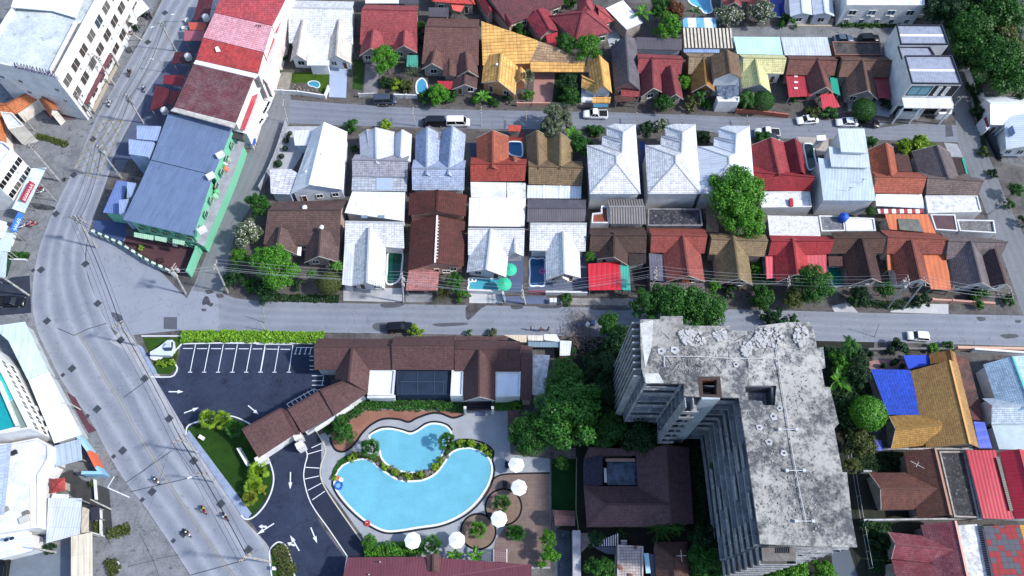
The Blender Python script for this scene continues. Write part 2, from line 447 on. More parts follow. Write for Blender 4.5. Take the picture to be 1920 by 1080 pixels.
def ridgecap(h, par, segs, mat, w=.32, t=.12):
    for a, b in segs: h.part('ridge_cap', G().beam(a + Z_ * .04, b + Z_ * .04, w, t), mat, parent=par, uv=False)
def gable(h, q, ze, rise, axis, mat, hips='', ov=.45, walls=True, z0=0., cap=True, fr=True, capm=None, th=.13, t=.5, hipf=None, wq=True):
    """q = NW, NE, SE, SW eave corners as picked; ridge along 'x' (west-east) or 'y' (north-south)"""
    nw, ne, se, sw = [P(x, y, ze) for x, y in q]
    L = lambda a, b, k: a + (b - a) * k
    if axis == 'x': r1, r2 = L(nw, sw, t), L(ne, se, t); wd = (nw - sw).length; e1, e2 = 'W', 'E'
    else: r1, r2 = L(nw, ne, t), L(sw, se, t); wd = (nw - ne).length; e1, e2 = 'N', 'S'
    o1, o2 = Vector(r1), Vector(r2)
    dv = (r2 - r1); hf = (hipf or .5 * wd) / dv.length
    if e1 in hips: r1 = o1 + dv * hf
    if e2 in hips: r2 = o2 - dv * hf
    r1 = r1 + Z_ * rise; r2 = r2 + Z_ * rise
    h.ud = (dv.y,-dv.x) if axis == 'y' else (dv.x, dv.y)
    if axis == 'x': pl = [[nw, ne, r2, r1],[se, sw, r1, r2]]; ends = {'W': [sw, nw, r1], 'E': [ne, se, r2]}
    else: pl = [[sw, nw, r1, r2],[ne, se, r2, r1]]; ends = {'N': [nw, ne, r1], 'S': [se, sw, r2]}
    g = G()
    for p in pl: g.slab(p, th)
    for k in ends:
        if k in hips: g.slab(ends[k], th)
    ro = h.part('roof', g, mat)
    if cap:
        segs = [(r1, r2)]
        for k in ends:
            if k in hips: segs += [(ends[k][0], ends[k][2]),(ends[k][1], ends[k][2])]
        ridgecap(h, ro, segs, capm or mat)
    if walls:
        iq = inset([nw, ne, se, sw], ov); wallbox(h, iq, z0, ze - .06 if z0 == 0 else ze - .06)
        for k in ends:
            if k in hips: continue
            a, b, c = ends[k]; mid = (a + b) / 2; inw = ((o2 - o1) if k == e1 else (o1 - o2)).normalized() * (ov + .02)
            a2 = a + (b - a).normalized() * ov + inw - Z_ * .06; b2 = b - (b - a).normalized() * ov + inw - Z_ * .06
            base = L(a, b, t if k in ('N', 'W') else 1 - t)
            fr_ = 1 - 2 * ov / (b - a).length
            base = L(a, b,(1 - t) if k in ('S', 'W') else t) if t != .5 else (a + b) / 2
            c2 = base + inw + Z_ * (rise * max(.2, fr_) - .12)
            dd = inw.normalized() * .15
            g = G().add([a2, b2, c2, a2 + dd, b2 + dd, c2 + dd],[(0,1,2),(5,4,3),(0,2,5,3),(1,4,5,2),(0,3,4,1)])
            h.part('gable_wall', g, h.wallm)
        if fr and z0 == 0:
            s_ = ccw(inset([nw, ne, se, sw], ov)); cs = sorted(range(4), key=lambda i: s_[i].y + s_[(i + 1) % 4].y)
            i = cs[0]; front(h, s_[i], s_[(i + 1) % 4])
    h.last = (nw, ne, se, sw, r1, r2)
    return ro
def xg(h, fl, frp, apex, ze, zr, mat, ov=.35, ovf=.95, walls=True, cap=True, fr=True, z0=0., capm=None, th=.13, hip=0.):
    """cross gable: two front eave corners, and the far end of the ridge where it meets the main roof"""
    a, b = P(*fl, ze), P(*frp, ze); ap = P(*apex, zr); mid = (a + b) / 2
    dv = Vector((ap.x - mid.x, ap.y - mid.y,0)); c, d = a + dv, b + dv
    f = mid + Z_ * (zr - ze); 
    if hip: f = f + dv.normalized() * hip
    h.ud = (dv.y,-dv.x)
    g = G().slab([a, f, ap, c], th).slab([b, d, ap, f], th)
    if hip: g.slab([a, b, f], th)
    ro = h.part('roof', g, mat)
    if cap: ridgecap(h, ro,[(f, ap)] + ([(a, f),(b, f)] if hip else []), capm or mat)
    if walls:
        u = (b - a).normalized(); k = dv.normalized()
        a2, b2 = a + u * ov + k * ovf, b - u * ov + k * ovf; c2, d2 = c + u * ov, d - u * ov
        wallbox(h,[a2, b2, d2, c2], z0, ze - .07)
        if not hip:
            rs = (zr - ze) * max(.2,1 - 2 * ov / (b - a).length) - .12; m2 = (a2 + b2) / 2 + Z_ * rs
            dd = k * .15; lo = -Z_ * .07
            h.part('gable_wall', G().add([a2 + lo, b2 + lo, m2, a2 + dd + lo, b2 + dd + lo, m2 + dd],[(0,1,2),(5,4,3),(0,2,5,3),(1,4,5,2),(0,3,4,1)]), h.wallm)
        # barge boards
        h.part('barge_board', G().beam(a - k * .03, mid + Z_ * (zr - ze) - k * .03,.06,.2).beam(b - k * .03, mid + Z_ * (zr - ze) - k * .03,.06,.2), paint('b8b0a8'), parent=ro, uv=False) if not hip else None
        if fr and z0 == 0:
            q = ccw([a2, b2, d2, c2]); i = [i for i in range(4) if {tuple(q[i]), tuple(q[(i + 1) % 4])} == {tuple(a2), tuple(b2)}][0]
            front(h, q[i], q[(i + 1) % 4])
    return ro
def slab(h, pts, mat, th=.12, name='roof', walls=None, z0=0., ov=.3, posts=False, wm=None):
    """plate through picked points (x, y, z); walls=True drops walls beneath it, posts=True corner posts"""
    w = [P(*q) for q in pts]
    h.ud = tuple((w[1] - w[0])[:2]) if h.ud is None or name == 'roof' else h.ud
    o = h.part(name, G().slab(w, th), mat)
    if walls:
        zl = min(q.z for q in w) - th - .01
        iq = inset(ccw([Vector((q.x, q.y,0)) for q in w]), ov); wallbox(h, iq, z0, zl, wm)
        if max(q.z for q in w) - zl > .5:
            zz = [min(w, key=lambda v: (v.x - q.x) ** 2 + (v.y - q.y) ** 2).z - th - .03 for q in iq]; n = len(iq)
            h.part('upper_wall', G().add([Vector((q.x, q.y, zl)) for q in iq] + [Vector((q.x, q.y, max(zl + .01, z))) for q, z in zip(iq, zz)],
                   [(i,(i + 1) % n, n + (i + 1) % n, n + i) for i in range(n)]), wm or h.wallm)
    if posts:
        for q, p in zip(inset(ccw([Vector((q.x, q.y,0)) for q in w]),.25), w):
            zz = min(w, key=lambda v: (v.x - q.x) ** 2 + (v.y - q.y) ** 2).z
            h.part('post', G().box((q.x, q.y,0),.16,.16, zz - th - .02), paint('8a8a8a'), uv=False)
    return o
def flat(h, pts, z, mat, wm=None, par=.5, pw=.25, z0=0., name='roof', pm=None):
    """flat-roofed block with a parapet"""
    w = ccw([P(x, y, z) for x, y in pts]); n = len(w); h.ud = tuple((w[1] - w[0])[:2])
    wallbox(h, w, z0, z - .02, wm)
    h.part(name, G().prism(inset(w, pw + .01), z - .018, z + .06), mat)
    if par:
        iw = inset(w, pw)
        for i in range(n):
            j = (i + 1) % n
            h.part('parapet', G().prism([w[i], w[j], iw[j], iw[i]], z - .015, z + par), pm or wm or h.wallm)
    return w
def wallrun(label, pts, ht, mat, w=.18, name='boundary_wall', cat='wall', post=0., group=None, gatem=None):
    """a boundary wall along picked ground points with a coping"""
    wp = [P(x, y,0) for x, y in pts]; t = T(name, label, cat, group=group, loc=Vector((wp[0].x, wp[0].y,0)))
    t.part('wall_panel', ribbon(wp, w,0, ht), mat)
    t.part('coping', ribbon(wp, w + .08, ht + .002, ht + .09), mat)
    if post:
        L = 0
        for a, b in zip(wp, wp[1:]):
            k = max(1, int((b - a).length / post))
            for i in range(k):
                q = a + (b - a) * (i / k); t.part('pier', G().box((q.x, q.y,0), w + .16, w + .16, ht + .2, math.atan2((b - a).y,(b - a).x)), mat, uv=False)
    return t
def fence(label, pts, ht, c='6a6e72', gap=2.2, rails=3, name='metal_fence'):
    wp = [P(x, y,0) for x, y in pts]; t = T(name, label, 'fence', loc=Vector((wp[0].x, wp[0].y,0))); m = paint(c, rough=.5)
    for a, b in zip(wp, wp[1:]):
        k = max(1, int((b - a).length / gap))
        for i in range(k + 1):
            q = a + (b - a) * (i / k); t.part('post', G().box((q.x, q.y,0),.08,.08, ht), m, uv=False)
        for r in range(rails):
            z = ht * (.25 + .7 * r / max(1, rails - 1)); t.part('rail', G().beam(a + Z_ * z, b + Z_ * z,.05,.05), m, uv=False)
    return t

# ---------------------------------------------------------------- plants
def leafcloud(seed, puffs, per, size, squash=.8, spread=1., open_=.0):
    """unit crown of many small leaf faces gathered in clumps"""
    r = random.Random(seed); g = G(); vs, fs = [],[]
    cs = []
    for i in range(puffs):
        th = r.uniform(0,2 * math.pi); zz = r.uniform(-.55,1); rad = math.sqrt(max(0,1 - zz * zz)) * r.uniform(.35,.98)
        cs.append((Vector((rad * math.cos(th), rad * math.sin(th), zz * squash * r.uniform(.5,.82))), r.uniform(.13,.34)))
    for c, pr in cs:
        for _ in range(per):
            z = r.uniform(-.5,1); t = r.uniform(0,2 * math.pi); k = math.sqrt(max(0,1 - z * z))
            d = Vector((k * math.cos(t), k * math.sin(t), z)); p = c + d * pr * spread * r.uniform(.6,1.12)
            nn = (d + Vector((r.gauss(0,.5), r.gauss(0,.5), r.gauss(.25,.45)))).normalized()
            x = nn.orthogonal().normalized(); y = nn.cross(x); a = r.uniform(0,6.28)
            x, y = x * math.cos(a) + y * math.sin(a), y * math.cos(a) - x * math.sin(a); s = size * r.uniform(.6,1.35)
            o = len(vs); vs += [p - x * s, p + y * s * .55, p + x * s, p - y * s * .55]; fs.append((o, o + 1, o + 2, o + 3))
    g.v, g.f, g.mi = vs, fs,[0] * len(fs)
    return g
def unit_mesh(name, g):
    me = bpy.data.meshes.new(name); me.from_pydata(g.v,[], g.f); return me
CROWN = {}
def crown(kind, i):
    k = (kind, i)
    if k not in CROWN:
        if kind == 'big': g = leafcloud(100 + i,74,190,.046, squash=.95)
        elif kind == 'tree': g = leafcloud(200 + i,44,140,.062, squash=.95)
        elif kind == 'loose': g = leafcloud(300 + i,26,110,.07, spread=1.3)
        elif kind == 'ball':
            g = leafcloud(400 + i,1,10,.05); rr = random.Random(i); vs, fs = [],[]
            for _ in range(5200):
                d = Vector((rr.gauss(0,1), rr.gauss(0,1), rr.gauss(.2,1))).normalized(); p = d * (.92 + .1 * noise.noise(d * 5) + rr.uniform(-.04,.03)); p.z *= .85
                nn = (d + Vector((rr.gauss(0,.35), rr.gauss(0,.35), rr.gauss(0,.35)))).normalized(); x = nn.orthogonal().normalized() * .05; y = nn.cross(x).normalized() * .03
                o = len(vs); vs += [p - x, p + y, p + x, p - y]; fs.append((o, o + 1, o + 2, o + 3))
            g.v, g.f, g.mi = vs, fs,[0] * len(fs)
        elif kind == 'bush': g = leafcloud(500 + i,16,110,.11, squash=.9)
        CROWN[k] = g
    return CROWN[k]
PM = {}
def pmesh(key, fn, mat):
    k = (key, mat.name)
    if k not in PM:
        me = unit_mesh(key[0] if isinstance(key, tuple) else key, fn()); me.materials.append(mat); PM[k] = me
    return PM[k]
def trunk_g(seed):
    r = random.Random(seed); g = G()
    g.tube([(0,0,0),(r.uniform(-.03,.03), r.uniform(-.03,.03),.5),(0,0,1.)],.055,7,.03)
    for i in range(5):
        a = i * 1.26 + r.uniform(-.3,.3); L = r.uniform(.4,.6)
        g.tube([(0,0,.62 + .06 * i),(L * .5 * math.cos(a), L * .5 * math.sin(a),.85 + .06 * i),(L * math.cos(a), L * math.sin(a),1.15 + .08 * i)],.025,5,.008)
    return g
GREENS = dict(fresh=('1e4c18', '4a8430', None), bright=('235a12', '5e9c2a', None), mid=('1a4216', '3c7426', None), dark=('12301a', '285024', None), olive=('34441e', '646e34', None),
              yellow=('4c7c16', '9cb834', None), grey=('3f4a3a', '6f7a5e', None), flower=('3e5134', '6c7d58', 'e8e4dc'), rust=('5a4a28', '7a3a2c', None), red=('4a7a18', '98a838', 'b0603a'), lime=('4c861a', '98c83c', None))
def leafmat(c): a, b, d = GREENS[c]; return leaf(a, b,.8, d)
NT_ = [0]
def tree(x, y, r, label, kind='tree', color='mid', h=None, cat='tree', name='tree', sq=1., group=None):
    """crown centre picked at (x, y); r in region units; h = height of the crown centre"""
    NT_[0] += 1; i = NT_[0] % 3
    m = mpp(x, y,3); rm = r * m * (.88 if kind == 'ball' else .93 if kind == 'big' else .87); hc = h if h is not None else max(rm * .85, min(6., rm * 1.3))
    c = P(x, y, hc); t = T(name, label, cat, loc=(c.x, c.y,0), group=group)
    mat = leafmat(color)
    key = ('crown', kind, i)
    me = pmesh(key, lambda: crown(kind, i), mat)
    o = bpy.data.objects.new('crown', me); COL.objects.link(o); o.parent = t.e; o.location = (0,0, hc)
    o.scale = (rm, rm, rm * .9 * sq); o.rotation_euler = (0,0, R.uniform(0,6.28))
    tm = pmesh(('trunk', i), lambda: trunk_g(i), paint('5a4a3c'))
    o = bpy.data.objects.new('trunk', tm); COL.objects.link(o); o.parent = t.e; s = max(rm * .9,.8); o.scale = (s, s, hc * .9); o.rotation_euler = (0,0, R.uniform(0,6.28))
    return t
def bush(x, y, r, label, color='mid', **k): return tree(x, y, r, label, 'bush', color, cat='shrub', name='shrub', h=k.pop('h', None), **k)
def fan_g(seed, n=34, blades=9):
    r = random.Random(seed); g = G(); vs, fs = [],[]
    for i in range(n):
        a = i * 2.4 + r.uniform(-.2,.2); el = math.radians(r.uniform(-25,75) if i > 8 else r.uniform(55,88)); L = r.uniform(.5,.62)
        d = Vector((math.cos(a) * math.cos(el), math.sin(a) * math.cos(el), math.sin(el))); c = d * L
        side = Vector((-math.sin(a), math.cos(a),0)); up = side.cross(d)
        for b in range(blades):
            t = (b / (blades - 1) - .5) * 2.2; bd = (d * math.cos(t) + side * math.sin(t) - Z_ * .18).normalized(); Lb = .5 * (1 - .22 * abs(t))
            wv = bd.cross(up).normalized() * .045; o = len(vs); mid = c + bd * Lb * .45 + up * .02
            vs += [c, mid + wv, c + bd * Lb - Z_ * .08, mid - wv]; fs.append((o, o + 1, o + 2, o + 3))
        o = len(vs); w = side * .012; vs += [Vector((0,0,0)) - w, w, c + w, c - w]; fs.append((o, o + 1, o + 2, o + 3))
    g.v, g.f, g.mi = vs, fs,[0] * len(fs); return g
def frond_g(seed, n=14, pin=16, wid=.3, droop=.55, broad=False):
    r = random.Random(seed); g = G(); vs, fs = [],[]
    for i in range(n):
        a = i * 2.4 + r.uniform(-.2,.2); el = math.radians(r.uniform(15,70)); L = r.uniform(.8,1.1); side = Vector((-math.sin(a), math.cos(a),0)); f = Vector((math.cos(a), math.sin(a),0))
        pt = lambda t: f * (L * t * math.cos(el) + .12 * t) + Z_ * (L * (math.sin(el) * t - droop * t * t * 1.3))
        if broad:
            for j in range(5):
                t0, t1 = .15 + .17 * j,.15 + .17 * (j + 1); w0, w1 = wid * math.sin(math.pi * min(1, t0 * .95 + .06)), wid * math.sin(math.pi * min(1, t1 * .95 + .06))
                for sg in (-1,1):
                    o = len(vs); vs += [pt(t0), pt(t1), pt(t1) + side * sg * w1 + Z_ * .05, pt(t0) + side * sg * w0 + Z_ * .05]; fs.append((o, o + 1, o + 2, o + 3) if sg < 0 else (o, o + 3, o + 2, o + 1))
        else:
            for j in range(pin):
                t = .12 + .88 * j / pin; w = wid * math.sin(math.pi * min(1, t * .9 + .1)) + .05
                for sg in (-1,1):
                    o = len(vs); p = pt(t); q = p + side * sg * w + (pt(min(1, t + .12)) - p) - Z_ * .12 * w / wid; k = (pt(min(1, t + .05)) - p)
                    vs += [p, p + k, q]; fs.append((o, o + 1, o + 2))
        o = len(vs); w = side * .015; vs += [pt(0) - w, pt(0) + w, pt(.5) + w, pt(.5) - w]; fs.append((o, o + 1, o + 2, o + 3))
    g.v, g.f, g.mi = vs, fs,[0] * len(fs); return g
def palm(x, y, r, label, kind='fan', color='mid', h=2.5, cat='palm', group=None):
    NT_[0] += 1; i = NT_[0] % 2; m = mpp(x, y, h); rm = r * m; c = P(x, y, h)
    t = T({'fan': 'fan_palm', 'coco': 'palm_tree', 'banana': 'banana_plant', 'spiky': 'spiky_plant'}[kind], label, cat, loc=(c.x, c.y,0), group=group)
    fn = {'fan': lambda: fan_g(i), 'coco': lambda: frond_g(i,22,20,.2), 'banana': lambda: frond_g(i + 5,9, wid=.16, droop=.35, broad=True), 'spiky': lambda: frond_g(i + 9,30,8,.05,.15)}[kind]
    me = pmesh(('fronds', kind, i), fn, leafmat(color))
    o = bpy.data.objects.new('crown', me); COL.objects.link(o); o.parent = t.e; o.location = (0,0, h - .3 * rm); o.scale = (rm, rm, rm); o.rotation_euler = (0,0, R.uniform(0,6))
    t.part('trunk', G().tube([Vector((c.x, c.y, z)) + Vector((.1 * math.sin(z),0,0)) for z in (0, h * .5, h - .25 * rm)],.16 if kind != 'banana' else .12,7,.1), paint('7a6a58'), uv=False)
    return t
def hedge(label, pts, wd, ht, color='mid', dens=60, size=.16, closed=False, cat='hedge', name='hedge'):
    """leafy strip along picked ground points: wd and ht in metres"""
    r = random.Random(hash(label) % 1000 if False else len(label)); wp = [P(x, y,0) for x, y in pts]; vs, fs = [],[]
    for a, b in zip(wp, wp[1:]):
        L = (b - a).length; d = (b - a).normalized() if L > 0 else Vector((1,0,0)); n = Vector((-d.y, d.x,0))
        for _ in range(int(L * wd * dens)):
            u = r.uniform(0, L); v = r.uniform(-1,1); q = a + d * u; bump = .75 + .4 * noise.noise(Vector((q.x * .9 + v * .7, q.y * .9,3)))
            z = ht * bump * math.sqrt(max(0,1 - v ** 4)) * r.uniform(.55,1.08); p = q + n * v * wd / 2 * (.85 + .35 * noise.noise(Vector((q.x, q.y,9)))) + Z_ * max(.05, z)
            nn = Vector((r.gauss(0,.5), r.gauss(0,.5),1)).normalized(); x = nn.orthogonal().normalized(); y = nn.cross(x); aa = r.uniform(0,6.28); s = size * r.uniform(.6,1.4)
            x, y = (x * math.cos(aa) + y * math.sin(aa)) * s,(y * math.cos(aa) - x * math.sin(aa)) * s * .6
            o = len(vs); vs += [p - x, p + y, p + x, p - y]; fs.append((o, o + 1, o + 2, o + 3))
    c = wp[0]; t = T(name, label, cat, loc=(c.x, c.y,0)); g = G(); g.v, g.f, g.mi = vs, fs,[0] * len(fs)
    t.part('leaves', g, leafmat(color), uv=False)
    t.part('stems', ribbon(wp, wd * .5,.01, ht * .45), paint('2a2c1c', var=.3), uv=False)
    return t
def plot(name, pts, n, ht, color, size=.14, seed=1):
    """ground cover inside a picked outline: one mesh of leaves, kind stuff"""
    r = random.Random(seed); w = [P(x, y,0) for x, y in pts]; fl = [Vector((q.x, q.y,0)) for q in w]
    tr = tessellate_polygon([fl]); ar = [abs((fl[t[1]] - fl[t[0]]).cross(fl[t[2]] - fl[t[0]]).z) for t in tr]; vs, fs = [],[]
    for _ in range(n):
        t = r.choices(tr, ar)[0]; a, b = sorted((r.random(), r.random())); p = fl[t[0]] * a + fl[t[1]] * (b - a) + fl[t[2]] * (1 - b)
        p = p + Z_ * (ht * (.35 + .8 * abs(noise.noise(p * .8))) * r.uniform(.4,1.)); nn = Vector((r.gauss(0,.5), r.gauss(0,.5),1)).normalized(); x = nn.orthogonal().normalized(); y = nn.cross(x); aa = r.uniform(0,6.28); s = size * r.uniform(.6,1.4)
        x, y = (x * math.cos(aa) + y * math.sin(aa)) * s,(y * math.cos(aa) - x * math.sin(aa)) * s * .6
        o = len(vs); vs += [p - x, p + y, p + x, p - y]; fs.append((o, o + 1, o + 2, o + 3))
    g = G(); g.v, g.f, g.mi = vs, fs,[0] * len(fs); o = build(name, g, leafmat(color), uv=False); o['kind'] = 'stuff'; return o

# ---------------------------------------------------------------- vehicles
def loft(st, n=2):
    """st: list of (x, halfwidth, zlo, zhi) along the length; rounded-off rectangular sections"""
    g = G(); vs = []
    for x, hw, a, b in st:
        c = min(.12,(b - a) * .3)
        vs += [(x,-hw + .05, a),(x,-hw, a + c),(x,-hw, b - c),(x,-hw + c, b),(x, hw - c, b),(x, hw, b - c),(x, hw, a + c),(x, hw - .05, a)]
    m = len(st); fs = [(i * 8 + k,(i + 1) * 8 + k,(i + 1) * 8 + (k + 1) % 8, i * 8 + (k + 1) % 8) for i in range(m - 1) for k in range(8)]
    fs += [tuple(range(8)), tuple(range((m - 1) * 8 + 7,(m - 1) * 8 - 1,-1))]
    return g.add(vs, fs)
def car(x, y, fx, fy, kind, color, label, cat='car', k=.85, group=None):
    """centre and nose picked on the ground"""
    c = P(x, y,0); f = P(fx, fy,0); ang = math.atan2(f.y - c.y, f.x - c.x)
    M4 = Matrix.Translation((c.x, c.y,.0)) @ Matrix.Rotation(ang,4, 'Z')
    t = T({'pickup': 'pickup_truck', 'suv': 'parked_car', 'hatch': 'parked_car', 'sedan': 'parked_car', 'van': 'van'}[kind], label, cat, loc=(c.x, c.y,0), group=group)
    t.e.rotation_euler = (0,0, ang)
    pm = paint(color, k,.25,.03,1.,.5); gm = glass('0c1218'); dk = paint('18181a',.8,.6)
    def prt(nm, g, m, par=None, sm=False): return build(nm, g, m, par or t.e, uv=False, smooth=sm)
    if kind == 'pickup': L, W_, cab, rf, hz = 5.2,.93,(-.65,1.15,-.35,.55),1.75,1.05
    elif kind == 'suv': L, W_, cab, rf, hz = 4.7,.93,(-2.2,1.1,-2.0,.45),1.72,1.05
    elif kind == 'van': L, W_, cab, rf, hz = 4.9,.92,(-2.35,1.7,-2.25,1.1),1.95,1.1
    elif kind == 'hatch': L, W_, cab, rf, hz = 4.0,.86,(-1.85,.95,-1.5,.35),1.5,.92
    else: L, W_, cab, rf, hz = 4.6,.89,(-1.75,1.0,-1.1,.25),1.45,.9
    h2 = L / 2
    body = prt('body', loft([(-h2, W_ * .86,.45, hz * .9),(-h2 + .12, W_ * .97,.32, hz),(-h2 * .5, W_,.28, hz),(0, W_,.28, hz),(h2 * .45, W_,.28, hz),(h2 * .8, W_ * .96,.3, hz * .9),(h2 - .1, W_ * .9,.32, hz * .8),(h2, W_ * .7,.42, hz * .68)]), pm, sm=True)
    b0, b1, t0, t1 = cab
    gv = [(b0,-W_ + .06, hz - .02),(b1,-W_ + .06, hz - .02),(b1, W_ - .06, hz - .02),(b0, W_ - .06, hz - .02),(t0,-W_ + .2, rf - .06),(t1,-W_ + .2, rf - .06),(t1, W_ - .2, rf - .06),(t0, W_ - .2, rf - .06)]
    prt('window_glass', G().add(gv,[(0,1,5,4),(1,2,6,5),(2,3,7,6),(3,0,4,7),(4,5,6,7)]), gm)
    prt('cabin_roof', loft([(t0 - .05, W_ - .26, rf - .07, rf - .02),(t0 + .2, W_ - .18, rf - .07, rf + .03),(t1 - .2, W_ - .18, rf - .07, rf + .03),(t1 + .05, W_ - .26, rf - .07, rf - .02)]), pm)
    g = G()
    for sy in (-1,1):
        for xa, xb in ((b0, t0),(b1, t1),((b0 + b1) / 2,(t0 + t1) / 2)): g.beam((xa, sy * (W_ - .055), hz - .02),(xb, sy * (W_ - .19), rf - .04),.07,.07)
    prt('pillars', g, pm)
    if kind == 'pickup':
        prt('cargo_bed', G().box((-1.62,0, hz + .004),1.7,1.55,.01), dk)
        for sy in (-1,1): prt('bed_rail', G().beam((-h2 + .1, sy * .86, hz + .05),(b0, sy * .86, hz + .05),.1,.1), pm)
    for sx in (-1,1):
        for sy in (-1,1):
            wx = sx * h2 * .62; wh = prt('wheel', G().tube([(wx, sy * (W_ - .2),.33),(wx, sy * (W_ + .02),.33)],.33,14), dk)
            prt('rim', G().tube([(wx, sy * (W_ + .022),.33),(wx, sy * (W_ + .035),.33)],.2,10), paint('b0b0b4',.8,.3), wh)
    for sy in (-1,1):
        prt('headlight', G().box((h2 - .16, sy * .62, hz * .62),.2,.34,.14), paint('e8eef4',.8,.1))
        prt('tail_light', G().box((-h2 + .02, sy * .66, hz * .68),.1,.28,.16), paint('a01818',.8,.2))
        prt('wing_mirror', G().box((b1 - .25, sy * (W_ + .06), hz),.12,.16,.12), pm)
    return t
def skin_obj(name, pts, edges, rad, mat, parent, sub=1):
    me = bpy.data.meshes.new(name); me.from_pydata(pts, edges,[]); me.materials.append(mat)
    me.skin_vertices.new() if hasattr(me, 'skin_vertices') and len(me.skin_vertices) == 0 and hasattr(me.skin_vertices, 'new') else None
    o = bpy.data.objects.new(name, me); COL.objects.link(o); o.parent = parent
    md = o.modifiers.new('skin', 'SKIN'); md.use_smooth_shade = True
    if not me.skin_vertices:
        bm_ = None
    for i, r_ in enumerate(rad): me.skin_vertices[0].data[i].radius = (r_, r_)
    me.skin_vertices[0].data[0].use_root = True
    s = o.modifiers.new('sub', 'SUBSURF'); s.levels = s.render_levels = sub
    return o
def person(loc, ang, label, pose='stand', shirt='d8d0c8', trousers='28303c', helmet=None, group=None, lift=0.):
    t = T('person', label, 'person', loc=loc, group=group); t.e.rotation_euler = (0,0, ang); sk = paint('a87858',.8,.6)
    if pose == 'ride': pel, hd, nk, ch = (-.18,0,.82),(.02,0,1.5),(-.02,0,1.33),(-.08,0,1.2); kn = (.22,.17,.78); ft = (.12,.17,.32); toe = (.3,.17,.28); el = (.12,.28,1.02); ha = (.42,.28,1.02)
    else: pel, hd, nk, ch = (0,0,.9),(.02,0,1.6),(0,0,1.43),(0,0,1.28); kn = (.03,.11,.48); ft = (-.03,.11,.06); toe = (.16,.12,.04); el = (.02,.26,1.1); ha = (.12,.27,.86)
    mir = lambda q: (q[0],-q[1], q[2])
    hip = (pel[0],.1, pel[2] - .04); sh = (ch[0],.19, ch[2] + .08)
    pts = [pel, ch, nk, hd,(hd[0] + .02,0, hd[2] + .12), hip, kn, ft, toe, mir(hip), mir(kn), mir(ft), mir(toe), sh, el, ha, mir(sh), mir(el), mir(ha)]
    ed = [(0,1),(1,2),(2,3),(3,4),(0,5),(5,6),(6,7),(7,8),(0,9),(9,10),(10,11),(11,12),(1,13),(13,14),(14,15),(1,16),(16,17),(17,18)]
    rad = [.13,.14,.06,.1,.085,.09,.065,.045,.04,.09,.065,.045,.04,.07,.045,.04,.07,.045,.04]
    skin_obj('body', pts, ed, rad, sk, t.e)
    skin_obj('shirt',[pel, ch,(nk[0],0, nk[2] - .04), sh, el, mir(sh), mir(el)],[(0,1),(1,2),(1,3),(3,4),(1,5),(5,6)],[.165,.175,.09,.095,.07,.095,.07], paint(shirt), t.e)
    k2 = tuple(kn[i] * .25 + ft[i] * .75 for i in range(3))
    skin_obj('trousers',[(pel[0],0, pel[2] - .02), hip, kn, k2, mir(hip), mir(kn), mir(k2)],[(0,1),(1,2),(2,3),(0,4),(4,5),(5,6)],[.15,.115,.09,.07,.115,.09,.07], paint(trousers), t.e)
    prof = [(.06,-.02),(.115,.02),(.13,.09),(.12,.16),(.075,.215),(.01,.235)]
    build('helmet' if helmet else 'hair', G().lathe((hd[0],0, hd[2]),[(a * (1.12 if helmet else .95), b) for a, b in prof],12), paint(helmet or '141010',.8,.3), t.e, uv=False, smooth=True)
    return t
def bike(x, y, fx, fy, label, color='b01820', rider=None, group=None):
    c = P(x, y,0); f = P(fx, fy,0); ang = math.atan2(f.y - c.y, f.x - c.x)
    t = T('motorcycle', label, 'motorbike', loc=(c.x, c.y,0), group=group); t.e.rotation_euler = (0,0, ang); dk = paint('141416',.8,.5)
    prt = lambda nm, g, m, par=None: build(nm, g, m, par or t.e, uv=False)
    for sx in (-.62,.66):
        wg = G(); n = 16; vs = [];
        for k in range(n):
            a = 2 * math.pi * k / n
            for rr, yy in ((.3,-.05),(.3,.05),(.21,.04),(.21,-.04)): vs.append((sx + rr * math.cos(a), yy,.3 + rr * math.sin(a)))
        wg.add(vs,[(k * 4 + j,((k + 1) % n) * 4 + j,((k + 1) % n) * 4 + (j + 1) % 4, k * 4 + (j + 1) % 4) for k in range(n) for j in range(4)])
        wh = prt('wheel', wg, dk)
        prt('rim', G().beam((sx - .2,0,.3),(sx + .2,0,.3),.04,.04).beam((sx,0,.1),(sx,0,.5),.04,.04), paint('a0a0a8'), wh)
    prt('body', loft([(-.85,.06,.62,.72),(-.5,.13,.45,.74),(-.05,.12,.3,.62),(.2,.1,.3,.55),(.42,.2,.35,.9),(.6,.14,.55,.98),(.72,.07,.7,.95)]), paint(color,.85,.3))
    prt('seat', loft([(-.72,.1,.75,.82),(-.3,.15,.74,.83),(.08,.1,.68,.78)]), dk)
    prt('handlebar', G().tube([(.42,-.36,1.),(.52,0,.98),(.42,.36,1.)],.02,6), paint('606066'))
    prt('fork', G().beam((.66,.09,.3),(.5,.09,.95),.05,.05).beam((.66,-.09,.3),(.5,-.09,.95),.05,.05), paint('808088'))
    prt('headlight', G().lathe((.68,0,.84),[(.03,-.06),(.08,0),(.03,.06)],8), paint('e8eef4',.8,.1))
    if rider: person((c.x, c.y,0), ang, rider[0], 'ride', rider[1], rider[2], rider[3], group='riders on motorcycles')
    return t

